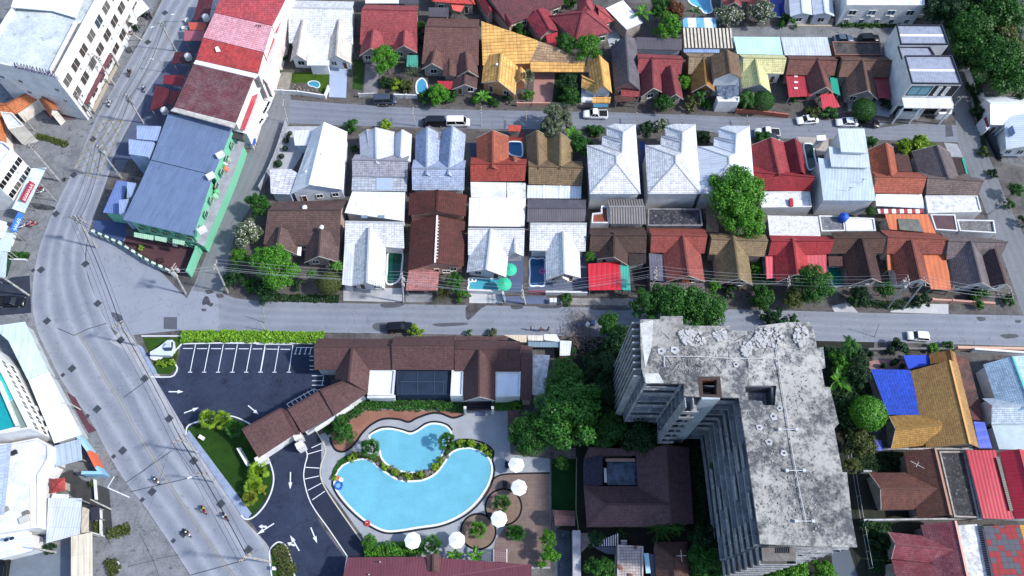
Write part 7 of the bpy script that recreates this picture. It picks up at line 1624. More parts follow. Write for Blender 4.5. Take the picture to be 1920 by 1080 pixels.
# things on the roof: parapet ribs, pipes, tank bases, patches, rubble
for pts in ([(1245,668),(1300,668),(1370,672),(1455,672)],[(1455,645),(1462,700),(1472,760),(1488,860),(1500,925),(1512,980)],[(1245,668),(1246,688)],[(1403,672),(1406,690)]):
    h.part('roof_pipe', G().tube([P(x, y, RZ + .25) for x, y in pts],.07,6), paint('c8cacc',.65), uv=False)
for x, y in ((1492,882),(1509,977),(1478,805)):
    a, b = P(x - 16, y, RZ + .4), P(x + 16, y, RZ + .4); h.part('pipe_tee', G().beam(a, b,.1,.1).box((a.x, a.y, RZ + .01),.4,.4,.5).box((b.x, b.y, RZ + .01),.4,.4,.5), paint('c8ccd0',.7), uv=False)
for i,(x, y, r) in enumerate(((1240,659,9),(1265,656,9.5),(1511,629,8),(1450,781,9),(1442,829,9),(1424,802,8),(1470,850,8),(1505,640,8),(1462,766,7),(1380,684,7))):
    m = mpp(x, y, RZ); p = P(x, y, RZ); vs = [(p.x + r * m * math.cos(k * 2.1 + i) * R.uniform(.75,1.), p.y + r * m * math.sin(k * 2.1 + i) * R.uniform(.75,1.)) for k in (0,.62,1.2,1.8,2.4)]
    vs.sort(key=lambda v: math.atan2(v[1] - p.y, v[0] - p.x)); h.part('broken_slab', G().prism(vs, RZ + .004, RZ + .12), stain('c8cacc', 'a4a8ac',.8, k=.7)); h.part('anchor_bolt', G().lathe((p.x, p.y, RZ + .125),[(.14,0),(.14,.12)],8), paint('404044'), uv=False)
for pts in ([(1200,606),(1225,600),(1222,650),(1210,690)],[(1208,700),(1235,700),(1245,718),(1211,718)]): h.part('lime_patch', G().prism([P(x, y, RZ) for x, y in pts], RZ + .004, RZ + .012), stain('d4d6d4', 'a8aaa8',.9, k=.75))
def rubble(label, spots, n, seed, z=RZ, s0=.12, s1=.5, m=None, nm='rubble'):
    r = random.Random(seed); g = G()
    for _ in range(n):
        x, y, rx, ry = r.choice(spots); a = r.uniform(0,6.28); k = math.sqrt(r.random()); qx, qy = x + rx * k * math.cos(a), y + ry * k * math.sin(a); p = P(qx, qy, z)
        if 1308 < qx < 1352 and 700 < qy < 750 or 1392 < qx < 1460 and 716 < qy < 766 or qy > 700 and qx < 1400 or qx > 1535: continue
        s = s0 + (s1 - s0) * r.random() ** 2
        g.box((p.x, p.y, z + .003), s * 1.5, s, s * r.uniform(.4,.9), r.uniform(0,3.1))
        for v in g.v[-8:]: v += Vector((r.uniform(-1,1), r.uniform(-1,1),0)) * s * .2
    return g
h.part('rubble', rubble('',[(1300,635,22,14),(1285,628,14,10),(1350,630,12,10),(1440,632,26,18),(1430,640,20,12),(1500,630,12,20),(1400,655,10,14)],900,3, s0=.08, s1=.45), stain('c8c8c8', '9c9c9c',2., k=.72))['kind'] = 'stuff'
h.part('rubble', rubble('',[(1410,700,110,80),(1500,850,80,120),(1490,950,70,60),(1290,680,70,30)],1300,9, s0=.05, s1=.2), stain('b0b0b0', '6c6c6c',2., k=.7))['kind'] = 'stuff'
for k in range(22):
    x, y = R.uniform(1240,1530), R.uniform(622,700); a = P(x, y, RZ + .1); an = R.uniform(0,3.1); L = R.uniform(.8,2.2); h.part('fallen_bar', G().beam(a, a + Vector((math.cos(an) * L, math.sin(an) * L,.1)),0.08,0.08), paint(R.choice(('d8d8d8', 'a0a0a0', '706860')),.7), uv=False)
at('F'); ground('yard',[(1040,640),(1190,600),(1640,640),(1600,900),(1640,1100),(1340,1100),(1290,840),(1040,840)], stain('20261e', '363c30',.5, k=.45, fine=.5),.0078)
# ================================================================ trees, palms, shrubs (region, x, y, radius, kind, colour, height or 0, label)
for row in '''A2|875|395|108|tree|bright|5|bright green round tree in front of the red-tiled twin-gable house
A2|1048|480|75|spiky|grey|3.5|grey-green spiky palm between the round tree and the brown house
A2|960|575|60|bush|yellow|1.5|yellow-leaved shrub in the garden under the spiky palm
A2|1015|580|60|bush|olive|1.4|olive shrub beside the half-round blue pool
A2|880|560|55|bush|dark|1.2|dark shrub behind the low wall beside the yellow-leaved shrub
A2|1150|650|62|bush|mid|1.5|leafy shrub left in front of the brown house with the red awning
A2|1235|635|85|tree|bright|2.5|bright bushy shrub below the red awning of the brown house
A2|1315|650|60|bush|mid|1.6|leafy shrub beside the lower porch gable
A2|1535|640|70|banana|bright|2.5|banana clump between the brown porch and the yellow gable
A2|1485|670|38|ball|bright|1.2|small ball shrub over a teal pot by the brown porch
A2|180|395|40|bush|dark|1.2|dark shrub left of the white-gabled house
A2|150|470|40|bush|mid|1.|pale garden shrub left of the pond lawn
A2|1110|260|50|bush|dark|2|dark narrow shrub squeezed between the red and brown houses
A2|1110|180|45|bush|mid|2|green shrub in the gap above the brown house
A2|650|850|58|bush|mid|1.6|green shrub on the street edge right of the large white house
A2|870|845|55|bush|yellow|1.6|yellow-green shrub behind the first pale grey ridge
A2|660|1010|35|bush|dark|1.4|dark shrub between the large white house and the grey one
A2|1600|690|45|bush|mid|1.|green shrub by the yellow gable at the street
A2|1700|665|40|bush|dark|1.|dark low shrub in front of the yellow gable
A3|110|500|48|fan|grey|5|tall slim palm beside the pink courtyard
A3|112|640|44|bush|bright|1.5|round shrub at the foot of the slim palm
A3|385|560|80|tree|dark|3|dark tree in the yellow courtyard house garden
A3|385|650|78|tree|mid|2.5|green bushy tree at the front of the courtyard garden
A3|320|610|50|bush|dark|2|dark shrub at the pink courtyard edge
A3|365|285|75|tree|mid|5|deep green tree left of the bright round one above the yellow wing
A3|515|335|108|tree|bright|5|bright yellow-green tree above the little yellow house
A3|1060|180|105|tree|bright|4|bright tree left of the blue and white awning roof
A3|885|70|85|banana|bright|5|feathery bright palm cluster at the top behind the white tilted roof
A3|1090|70|80|tree|rust|4|reddish-brown tree at the top edge
A3|1000|45|90|tree|mid|4|green tree at the top edge left of the reddish one
A3|1235|70|60|banana|mid|3|banana-leaved plant beside the pale top-edge pool
A3|400|5|70|bush|mid|2|green tree tip above the star-shaped red roof
A3|200|275|40|bush|yellow|1.5|small lime shrub left of the star-shaped red roof
A3|60|210|70|bush|mid|1.5|shrub mass between the dark red roof and the yellow wing
A3|700|300|50|banana|dark|2.5|dark broad-leaved plants beside the white courtyard
A3|295|810|125|tree|grey|4|greyish-green tree overhanging the upper street
A3|400|890|85|banana|bright|3|bright leafy banana clump under the greyish tree
A3|470|980|85|tree|mid|3|deep green tree right of the olive-brown twin-ridge roof
A3|230|870|50|bush|mid|2|green shrub at the back of the olive-brown house
A3|1160|560|62|tree|bright|2.5|bright tree between the dull red house and the ochre one
A3|1035|690|72|tree|mid|2.5|leafy tree in front of the right front gable of the dull red house
A3|1205|700|60|bush|olive|1.8|olive shrub before the ochre house fence
A3|1275|620|60|coco|mid|3|palm in front of the ochre-brown gable
A3|1320|705|40|bush|mid|1|small shrub left of the dark gate
A3|1600|640|85|coco|mid|4|feathery palm before the pale yellow gable
A3|1580|700|60|bush|dark|1.6|dark shrub below the feathery palm
A3|1700|680|80|ball|mid|3|dense round green tree before the pale yellow house
A3|720|620|50|bush|olive|1.2|olive shrub in front of the dark grey gable house
A3|1000|840|62|bush|flower|1.6|white-flowered shrub behind the first tall white house
A3|900|865|60|bush|dark|1.4|dark hedge shrub behind the first tall white house
A3|1290|935|55|bush|dark|1.5|dark shrub behind the middle tall white house
A3|560|880|60|bush|mid|1.2|low shrub left of the first tall white house
A4|35|75|95|tree|flower|3.5|big white-flowering shrub left of the narrow top-edge pool
A3|1460|110|95|tree|flower|3|large white-flowering shrub below the brown-red bungalow
A4|200|150|70|bush|mid|1.3|clipped green shrub right of the white-flowering one
A4|380|765|62|bush|olive|1.4|olive-green street shrub left of the red awning porch
A4|480|760|70|bush|mid|1.6|green street shrub below the red porch roof
A4|720|740|88|ball|mid|2.6|dense round shrub in front of the brown house with the dull red awning
A4|880|705|40|bush|dark|1.5|narrow dark shrub left of the modern white house
A4|1010|690|50|banana|mid|2|leafy plants in the planter of the modern house
A4|240|670|35|bush|bright|1|small bright shrub under the red awning
A4|1290|60|150|big|dark|6|dark tree at the top edge right of the long white house
A4|1450|230|165|big|mid|7|broad bright-topped tree nearest the modern house
A4|1600|60|190|big|mid|7|large tree at the top right corner
A4|1600|260|150|tree|olive|5|olive-tinged tree between the two broad crowns
A4|1640|430|190|big|mid|7|wide deep green tree above the white house at the right edge
A4|1400|400|110|tree|dark|4|dark tree on the lane below the broad tree
A4|1480|590|60|bush|dark|1.6|dark street shrub at the lane bend
A4|1490|760|55|bush|dark|1.5|dark clipped shrub beside the lane footpath
A4|1800|560|120|tree|dark|5|dark tree at the right edge under the wide crown
B4|1085|190|95|bush|yellow|1.8|yellow-green spreading shrub behind the grey-brown ridge
B4|985|210|60|bush|yellow|1.5|yellow-green shrub beside the orange-red ridge
B4|770|160|50|bush|mid|1.3|green shrub right of the stacked pale roofs
B4|40|130|60|bush|mid|1.2|low shrub behind the deep red ridges
B4|765|635|36|ball|mid|3|small ball tree beside the striped awning
B4|1040|290|25|bush|mid|2|tiny shrub beside the dark brown side roof
B4|1750|490|55|tree|mid|2.5|green tree in the white yard at the right edge
B4|1700|590|45|bush|mid|1.2|green shrub on the lane at the right edge
B4|1800|700|50|bush|dark|2|dark shrub at the far right edge
B4|1530|230|45|bush|olive|1|weedy shrub along the east lane
B4|1590|380|40|bush|dark|1|dark weedy clump along the east lane
B3|1510|520|185|big|bright|6.5|big mango tree crown beside the last tall white house
B3|1560|700|135|big|bright|5.5|lower hanging crown of foliage over the olive roof
B3|1570|830|55|bush|mid|3|leafy branch tip on the olive roof
B3|100|390|28|bush|mid|2|little shrub between the red-tiled and the olive-brown houses
B3|525|940|40|tree|bright|3|small bright tree beside the red and teal awning
B1|1745|590|90|tree|mid|4|round green tree at the lane left of the brown twin-gable house
C1|1680|130|108|tree|flower|4|white-flowering tree beside the lane
C1|1610|290|70|tree|bright|3|bright shrubby tree below the white-flowering tree
C1|1590|430|85|tree|dark|2.5|dark shady tree at the corner of the lower street
C1|1700|480|70|bush|mid|1.6|mid green shrub at the corner wall
C2|125|360|150|big|bright|5|large bright green tree in front of the brown twin-gable house
C2|60|530|90|tree|dark|2|dark undergrowth below the large bright tree
C2|290|480|50|bush|dark|1.5|dark shrub behind the brown wall
C2|495|470|92|ball|olive|3|round grey-green tree beside the plain white house
C2|540|345|55|coco|bright|3.5|small palm above the round grey-green tree
C2|370|400|40|coco|mid|4|slim palm in the shadow of the brown gable
C2|1270|520|95|spiky|olive|2.5|spiky dragon tree cluster beside the pink porch
C2|1340|470|75|tree|mid|3|bushy green tree above the spiky cluster
C2|1395|560|55|bush|bright|1.5|bright shrub right of the spiky cluster
C3|360|580|48|bush|mid|1.3|small shrub beside the pair of white cabinets
C3|1365|490|50|tree|bright|2.6|bright shrub tree left of the olive house gable
C3|1480|525|60|bush|dark|1.4|dark shrub below the olive house gable
C3|1680|590|80|tree|mid|2.5|leafy tree at the street below the narrow lawn
C3|1640|380|40|bush|bright|1.2|bright shrub on the narrow lawn
C3|1700|480|70|bush|dark|1.5|dark shrub mass at the end of the narrow lawn
C3|900|610|120|tree|mid|6|left crown of the tree mass hanging over the lower street
C3|1090|600|155|big|mid|7|middle crown of the tree mass hanging over the lower street
C3|1280|650|150|big|mid|7|right crown of the tree mass hanging over the lower street
C3|655|755|90|tree|mid|4|green tree beside the brush pile at the street
C3|740|850|125|big|dark|4|dark tree behind the brush pile
C4|380|480|125|big|mid|4|big green tree before the bright red house
C4|250|570|80|tree|olive|2.5|olive-green tree below the pink awning
C4|40|560|85|tree|mid|2.5|green tree at the street left of the bright red house
C4|690|560|80|tree|dark|2.5|dark green tree before the chocolate-brown house
C4|865|510|68|tree|mid|3|narrow green tree between the chocolate and russet houses
C4|1110|580|60|bush|dark|1.6|dark shrub under the tangled wires
C4|1500|570|85|bush|mid|1.6|long green shrub before the grey corner house
C4|1700|580|48|bush|mid|1.3|green shrub at the corner of the row
C4|110|720|95|bush|dark|2|dark green shrub on the verge by the tower roof
C4|250|712|40|bush|mid|1.2|small verge shrub beside the tower corner
D3|345|400|132|big|fresh|6|dark green tree crown above the biggest one left of the tower
D3|405|615|222|big|fresh|8|largest tree crown between the hotel and the tower
D3|130|770|140|big|mid|5|green tree crown hanging over the hotel terrace
D3|650|740|120|big|mid|5|green tree crown right of the largest one
D3|640|330|110|big|dark|4|dark tree left of the tower at mid height
D3|700|200|90|tree|dark|4|dark tree close to the tower north-west corner
D3|620|520|120|big|dark|4|shaded tree behind the largest crown
D3|860|770|150|big|dark|4|deeply shaded tree under the stair tower
D3|330|960|60|tree|mid|3|tree branch hanging over the green strip
D3|30|560|50|bush|bright|1.5|bright shrubs beside the brown annex
D3|1400|990|60|tree|mid|8|bright sprig growing out of the tower wall
D3|400|210|45|bush|dark|1|shrub between the stalls and the brush pile
E3|240|820|62|tree|bright|3|bright tall bushy tree at the garden corner, upper one
E3|255|930|68|tree|bright|3|bright bushy tree at the garden corner, lower one
E3|200|990|45|bush|bright|1.5|bright low shrub at the foot of the garden corner trees
E3|1010|745|115|spiky|mid|5|dark feathery tree over the corner of the U-shaped roof
E3|1120|720|80|coco|mid|4|feathery palm behind the U-shaped roof corner
E3|1280|840|120|tree|dark|3|dark tree below the U-shaped house
E3|1300|1000|120|big|mid|4|green tree beside the brown bottom gable
E3|600|1030|105|tree|mid|3|tree in the patio left of the tiled terrace
E3|560|830|65|tree|dark|3|dark shrub over the white louvres
E3|40|790|60|fan|mid|1.6|small rosette plant in a white ring planter
E3|740|790|35|bush|mid|1.2|small shrub beside the stairs
E4|200|1060|140|big|bright|4|bright green tree at the foot of the tower, bottom edge
E4|440|1050|90|tree|bright|3|bright bushy tree beside the bottom lane
E4|640|330|60|tree|olive|3|thin olive tree behind the pale fence
E4|740|740|60|bush|dark|1.5|dark garden shrub below the chocolate house
E4|830|820|80|bush|dark|1.4|dark shrub in the faded red house garden
E4|920|290|55|bush|dark|1.2|dark shrub in the black yard above the chocolate house
D4|640|160|88|coco|mid|6|coconut palm at the street right of the tower
D4|560|400|115|banana|bright|4|bright banana clump beside the tower wall
D4|560|280|80|tree|bright|3|bright shrubby tree above the banana clump
D4|670|250|80|tree|dark|4|dark tree below the coconut palm
D4|690|380|85|tree|dark|4|dark tree left of the blue tiled roof
D4|750|628|132|ball|bright|5|perfectly round bright green tree beside the blue roof
D4|690|835|112|tree|olive|4|olive-brown tree below the perfectly round tree
D4|590|560|80|tree|dark|3|dark tree between the tower and the round tree
D4|600|700|70|tree|dark|3|dark tree lower left of the round tree
D4|950|195|85|bush|dark|1.4|dark verge shrub along the grey yard wall
D4|1180|190|45|bush|bright|1.3|small bright palm shrub above the blue tarpaulin
D4|1290|180|45|bush|mid|1.2|green verge shrub beside the peach wall
D1|1402|660|75|fan|yellow|2.2|left fan palm of the three at the top of the hotel lawn
D1|1492|668|72|fan|yellow|2.2|middle fan palm of the three at the top of the hotel lawn
D1|1575|722|72|fan|mid|2.2|right fan palm of the three at the top of the hotel lawn
E1|1740|370|82|fan|yellow|2.2|upper fan palm at the right side of the hotel lawn
E1|1710|470|72|fan|yellow|2|middle fan palm at the right side of the hotel lawn
E1|1680|550|62|fan|red|1.6|lower orange-tinged plant at the right side of the hotel lawn
E1|1760|490|50|bush|red|1.|orange-red shrub behind the lawn fan palms
E2|765|215|80|fan|mid|3|dark fan palm at the left end of the smaller pool
E2|1290|165|70|fan|mid|3|dark fan palm at the right end of the smaller pool
E2|1300|225|38|bush|mid|1|shrub at the foot of the right pool palm
E2|585|115|85|tree|mid|3|broad-leaved tree in the terracotta planting circle
E2|560|30|55|tree|mid|3|green tree against the hotel wing by the planting circle
E2|1665|588|68|fan|mid|1.8|fan palm in the upper round bed
E2|1495|765|68|fan|bright|1.8|fan palm in the lower round bed
E2|1185|875|85|fan|mid|2.6|large fan palm above the bottom maroon roof
E2|770|860|62|tree|bright|2.2|leafy tree at the left end of the bottom garden hedge
E2|1340|940|70|banana|bright|2|left banana clump above the bottom maroon roof
E2|1480|945|75|banana|bright|2|right banana clump above the bottom maroon roof
E2|1760|140|60|tree|mid|2.5|green branch over the upper right deck corner
E2|1735|785|62|fan|mid|1.4|rosette plant on the brown terrace near the lower bed
E2|650|275|38|bush|yellow|.8|yellow variegated shrub left of the left pool palm
E2|870|345|34|bush|yellow|.7|yellow shrub in the strip below the left pool palm
E2|940|385|34|bush|yellow|.7|second yellow shrub along the pool strip from the left
E2|1020|405|34|bush|yellow|.7|yellow shrub at the lowest bend of the pool strip
E2|1110|395|34|bush|yellow|.7|yellow shrub right of the lowest bend of the pool strip
E2|1205|350|34|bush|yellow|.7|yellow shrub rising along the right of the pool strip
E2|1245|305|34|bush|yellow|.7|yellow shrub just below the right pool palm
E2|1380|180|36|bush|yellow|.7|yellow shrub at the top of the big pool
E2|1450|190|34|bush|yellow|.7|yellow shrub on the top right curve of the big pool
E2|1530|215|34|bush|yellow|.7|yellow shrub near the right end of the pool strip
E2|1570|250|34|bush|yellow|.7|last yellow shrub at the right end of the pool strip
E2|530|415|24|bush|yellow|.6|small yellow shrub at the left tip of the pool strip
D2|1080|75|58|bush|yellow|1.8|yellow-green shrub beside the black car
D2|1440|85|28|bush|mid|1|small green bush on the verge behind the hotel roof
D2|1600|85|42|bush|grey|1|grey-green weed bush on the sandy verge
D1|1075|290|26|bush|yellow|.6|left small yellow shrub below the white monument
D1|1110|300|28|bush|yellow|.6|middle small yellow shrub below the white monument
D1|1155|290|28|bush|yellow|.6|right small yellow shrub below the white monument
D1|1180|250|24|bush|olive|.6|olive shrub right of the white monument
A1|900|165|60|bush|dark|1.2|dark shrub in the cluttered forecourt by the road
A1|960|75|50|bush|mid|1.2|green shrub above the kiosk roof
A1|860|225|35|bush|rust|1|rust-coloured shrub in the cluttered forecourt
K|420|295|24|ball|mid|1|small clipped ball bush beside the red pavilion
K|715|360|28|bush|olive|.8|olive bush at the foot of the white rail
K|390|860|55|bush|dark|1.|dark weeds under the large ribbed sheet roof
L|660|465|26|bush|dark|.6|dark weeds at the foot of the left-edge pole'''.split('\n'):
    k, x, y, r, kd, c, hh, lab = row.split('|'); at(k); x, y, r, hh = map(float,(x, y, r, hh))
    if kd in ('fan', 'coco', 'banana', 'spiky'): palm(x, y, r, lab, kd, c, hh)
    elif kd == 'bush': bush(x, y, r * 1.1, lab, c, h=hh * .7)
    else: tree(x, y, r * 1.08, lab, kd, c, h=hh)
at('D1'); hedge('bright yellow-green hedge along the top of the hotel car park',[(1230,118),(1500,112),(1795,118),(2190,124)],2.6,1.3, 'lime',75,.2)
at('D2'); hedge('green planting strip along the wing of the hotel',[(470,760),(560,700),(720,590),(745,560)],2.2,1.2, 'mid'); hedge('green planting strip in front of the hotel flat bays',[(750,575),(1000,580),(1250,580),(1420,600)],2.2,1., 'mid'); hedge('bright planting strip right of the hotel entrance gable',[(1610,570),(1790,575)],3.,1.1, 'bright')
at('E2'); hedge('green garden hedge above the bottom maroon roof',[(740,930),(900,905),(1120,900)],3.,1.6, 'bright',60); hedge('ochre-green hedge on the bottom drive island',[(150,885),(190,960),(225,1080)],3.,1., 'olive',60)
at('E2'); plot('ground_cover',[(640,272),(720,262),(830,290),(860,330),(1000,392),(1170,372),(1240,320),(1290,210),(1290,250),(1205,380),(1080,425),(960,415),(835,335),(710,280)],1500,.45, 'olive',.13); plot('ground_cover',[(1320,185),(1450,172),(1540,200),(1596,245),(1582,288),(1530,238),(1450,212),(1340,222)],1100,.4, 'mid',.13); plot('ground_cover',[(508,420),(522,362),(562,302),(622,264),(640,300),(576,334),(538,392)],900,.4, 'mid',.13)
at('A3'); hedge('dark hedge behind the first tall white house',[(500,872),(625,885)],1.6,1.1, 'mid'); hedge('low weeds along the upper street foot of the middle row',[(1230,900),(1330,905)],1.2,.8, 'dark')
at('A4'); hedge('long dark green hedge below the long white house',[(535,155),(740,158),(950,155)],3.4,1.4, 'mid',60); hedge('weedy verge along the right side of the lane',[(1425,560),(1480,720),(1530,1000)],1.2,.5, 'dark')
at('C2'); hedge('scrubby verge hedge left of the plain white house',[(110,570),(300,575),(560,580)],1.8,.5, 'dark')
at('C4'); hedge('scrubby growth along the street before the russet house',[(620,600),(880,620),(1060,610)],2.,.8, 'dark',50); plot('weeds',[(850,630),(1010,590),(1100,620),(900,660)],500,.5, 'mid',.13)
at('D3'); plot('undergrowth',[(470,250),(760,120),(780,600),(1000,800),(1300,860),(1400,1000),(1250,1000),(900,860),(500,870)],9000,2.2, 'dark',.22)
at('E3'); plot('undergrowth',[(1230,240),(1370,300),(1480,1080),(1190,1080),(1240,700)],5000,1.2, 'dark',.2)
at('D4'); plot('undergrowth',[(450,180),(740,220),(760,500),(680,880),(620,880),(480,450)],6000,1.4, 'dark',.2)
at('E4'); plot('undergrowth',[(690,720),(900,720),(900,1060),(780,1060)],1800,.7, 'dark',.16); plot('undergrowth',[(650,250),(960,250),(960,370),(660,370)],1500,.7, 'dark',.16)
at('A4'); plot('undergrowth',[(1200,0),(1800,0),(1800,600),(1480,560),(1330,380),(1290,200)],6000,.9, 'dark',.22)
# brush pile of cut branches by the street
at('C3'); g = G(); rr = random.Random(5)
for _ in range(420):
    p = P(rr.gauss(470,62), rr.gauss(800,75),0) + Z_ * rr.uniform(.05,.9); a = rr.uniform(0,6.28); L = rr.uniform(.5,1.9); g.tube([p, p + Vector((math.cos(a) * L / 2, math.sin(a) * L / 2, rr.uniform(-.1,.4))), p + Vector((math.cos(a + .3) * L, math.sin(a + .3) * L, rr.uniform(-.2,.5)))],.03,3)
one('brush_pile', '', '', g, paint('8c7c78',.7, var=.3), kind='stuff', uv=False)
# ================================================================ vehicles
for k, x, y, fx, fy, kd, c, lab in (('A3',560,785,470,783, 'pickup', 'e8ecf0', 'white pickup with a dark open bed on the upper street'),('A4',330,822,260,828, 'sedan', 'eceff2', 'white saloon car parked alone on the upper street'),('A4',595,838,520,838, 'sedan', 'dfe4ea', 'white saloon car nose to tail with a black one'),('A4',742,842,810,850, 'sedan', '14161c', 'black saloon car behind a white one on the upper street'),('A4',60,908,0,905, 'pickup', 'e4e8ec', 'white pickup with a dark bed parked on the south side of the upper street'),('A3',1730,942,1660,940, 'sedan', '343840', 'dark car tucked between the white pickup and the deep red house'),('C4',1075,838,1000,832, 'hatch', 'eef1f4', 'white hatchback alone on the lower street'),('C2',972,780,1050,775, 'suv', '0c0e14', 'black car parked by the hotel roof on the lower street'),('C1',85,606,160,606, 'pickup', '101218', 'black pickup in the dark apron at the left edge'),('A1',1748,838,1790,780, 'pickup', 'e8ebee', 'white pickup in the lane behind the shophouses'),('A2',68,725,85,690, 'suv', 'd0d4d8', 'silver car above the white pickup in the shophouse lane'),('A2',1200,838,1140,838, 'van', '181c28', 'black van half hidden behind the blue-white roof'),('A2',1365,838,1430,838, 'van', 'e8ecf0', 'white van half hidden behind the blue-white roof'),('A2',875,690,930,688, 'van', '3c4454', 'dark roofed small truck at the gate of the red-tiled house'),('A4',572,276,630,274, 'sedan', '4c5c70', 'slate blue car in the back lane behind the black-stained roof'),('A4',745,276,810,272, 'suv', '14161a', 'black car in the back lane behind the black-stained roof'),('K',40,1030,50,960, 'suv', '101216', 'black car at the bottom left corner'),('D4',1870,175,1800,175, 'sedan', 'd8dce0', 'pale car behind the peach wall')):
    if k == 'D4': continue
    at(k); car(x, y, fx, fy, kd, c, lab)
at('B1'); h = T('tricycle_cart', 'blue-canopied motor tricycle parked in the shophouse lane', 'tricycle'); slab(h,[(1672,142,1.9),(1728,142,1.9),(1720,185,1.8),(1668,185,1.8)], paint('2458a8',.8),.06, 'canopy', posts=True); p = P(1698,165,0); h.part('cargo_box', G().box((p.x, p.y,.4),1.4,1.6,.4), paint('c8ccd0')); 
for s in (-.8,.8): h.part('wheel', G().tube([(p.x + s - .05, p.y,.35),(p.x + s + .05, p.y,.35)],.33,12), paint('181818'), uv=False)
RD = lambda l, s, t_, hm: (l, s, t_, hm)
at('E1')
bike(1066,437,1085,465, 'white scooter riding in the left lane opposite the dusty forecourt', 'e8e8ec', RD('rider in dark clothes with a pale helmet on the white scooter', '3c4048', '20242c', 'd8dce0'))
bike(1382,635,1400,665, 'red motorcycle in the right lane near the centre line', 'b82028', RD('rider with a yellow-green top on the red motorcycle', 'a8a83c', '20242c', '1c1c20'))
bike(1528,680,1542,700, 'red motorcycle close to the right-hand verge', 'a02028', RD('rider with a white top on the red motorcycle by the verge', 'e0e0e4', '28242c', '20181c'))
bike(1275,790,1295,820, 'black and white scooter beside the lowest drain cover', 'd8d8dc', RD('rider in black with a white helmet on the lowest scooter', '181a20', '181a20', 'e8e8ec'))
at('A1'); bike(882,503,875,525, 'dark motorcycle on the upper part of the main road', '181a20', RD('rider in black on the dark motorcycle up the road', '181a20', '20242c', '101014')); bike(980,606,982,585, 'scooter riding up past the yellow hatching', '90a0b8', RD('rider with a pale blue top above the yellow hatching', 'a8c0dc', '283040', '181c24')); bike(748,705,740,725, 'scooter at the left kerb above the yellow hatching', 'b8c0c8', RD('rider in white at the left kerb above the hatching', 'd8dce0', '303848', '202428'))
at('A1')
for i,(x, y) in enumerate(((985,105),(1005,120),(1020,108))): bike(x, y, x + 6, y + 25,('left', 'middle', 'right')[i] + ' dark motorcycle of the three parked in the top forecourt', '202430')
at('L')
for i,(x, y, c) in enumerate(((300,925, 'd89098'),(345,935, 'c85868'),(240,950, 'd8d8dc'),(410,570, '8c2030'),(430,600, 'd0d0d4'))): bike(x, y, x + 30, y - 12,('pink scooter parked beside the blue sign', 'red scooter parked beside the blue sign', 'white scooter parked closest to the blue sign', 'dark red scooter parked beside the dark red sign', 'white scooter parked beside the dark red sign')[i], c)
at('A2'); bike(865,722,890,722, 'small motorcycle parked beside the dark roofed truck', '605850')
at('C3')
for i,(x, y, s) in enumerate(((127,790, 'c8c4c0'),(190,795, '8c2c34'),(243,793, '28303c'))): p = P(x, y,0); person((p.x, p.y,0),(1.2,-.6,2.4)[i],('person in a pale top, left of three standing by the market stalls', 'person in a dark red top between the two others by the market stalls', 'person in a dark top, nearest the brush pile by the market stalls')[i], 'stand', s,('2c3440', '28242c', '1c2028')[i])
# ================================================================ poles, wires
at('A1')
pole('m1',1190,345,1080,150, 'pole with cross arms in the middle of the upper main road edge',2, lamp=(1100,380)); pole('m2',968,830,848,638, 'tall pole with many arms above the blue-grey awning boxes',3, True, dirp=(900,930)); pole('m2b',1120,490,1075,398, 'slim grey lamp pole beside the rusty red awning',0, lamp=(1000,470), wd=.14, c='a8acb0', group=None)
pole('l1',775,575,645,375, 'pole crossing the plum-brown lean-to roof',2, dirp=(700,640)); pole('l2',632,800,520,640, 'pole at the corner of the white hotel hedge',1); pole('l3',232,882,160,785, 'short slanting pole beside the orange gate roof',0, wd=.2); pole('l4',955,270,850,240, 'pole lying low over the cluttered forecourt',1, wd=.22); pole('m0',1262,150,1218,88, 'slim lamp pole near the white parked cars at the top',0, lamp=(1200,150), wd=.14)
at('B1')
pole('m3',822,412,655,190, 'pole with a cross frame beside the blue-grey canopies',2, True, dirp=(740,520)); pole('l5',404,430,195,185, 'long slanting pole with a wire frame at the left edge forecourt',2, dirp=(360,540)); pole('l6',382,566,275,448, 'thin pole beside the dark red sign canopy',0, wd=.16)
pole('m4',655,880,505,665, 'thick pole with transformers where the road meets the junction',3, True, dirp=(640,1000)); 
at('C1')
pole('m5',1255,545,1158,365, 'white pole at the tip of the school wall',2, True, dirp=(1400,600)); pole('s1',1540,538,1450,345, 'pole at the corner garden of the lower street',1, dirp=(1700,560)); pole('l7',198,555,20,432, 'pole above the black pickup at the left edge',1)
pole('m6',922,890,790,740, 'leaning pole beside the small corner lawn',2, dirp=(1000,1020)); pole('s0',1790,790,1755,735, 'short post at the top of the car park hedge',0, wd=.16)
at('D1'); pole('m7',1335,895,1200,800, 'pole on the footpath beside the hotel lawn, upper one',2, dirp=(1450,1080)); pole('l8',545,605,445,548, 'short pole at the kerb beside the long pale roof',0, wd=.2)
at('E1'); pole('m8',1450,445,1350,385, 'lamp post on the footpath beside the hotel lawn, lower one',1, wd=.2, lamp=(1380,470)); pole('m9',1830,985,1650,950, 'thick white pole by the bottom drive island',2, dirp=(1900,1100)); pole('l9',750,630,610,562, 'pole across the bench canopy at the lower left',0, wd=.22); pole('l10',378,920,215,890, 'pole lying over the lower left parking',0, wd=.26)
at('C2'); pole('s2',995,602,985,430, 'pole at the street between the plain white house and the pink porch',2, True, dirp=(1200,605)); pole('s1b',60,740,75,622, 'thin pole at the kerb above the car park hedge',0, wd=.14)
at('C3'); pole('s3',90,612,70,515, 'pole at the street by the maroon gate',2, True, dirp=(300,615)); pole('s4',930,545,978,388, 'pole beside the carport of the brick-red house',2, True, dirp=(1200,550))
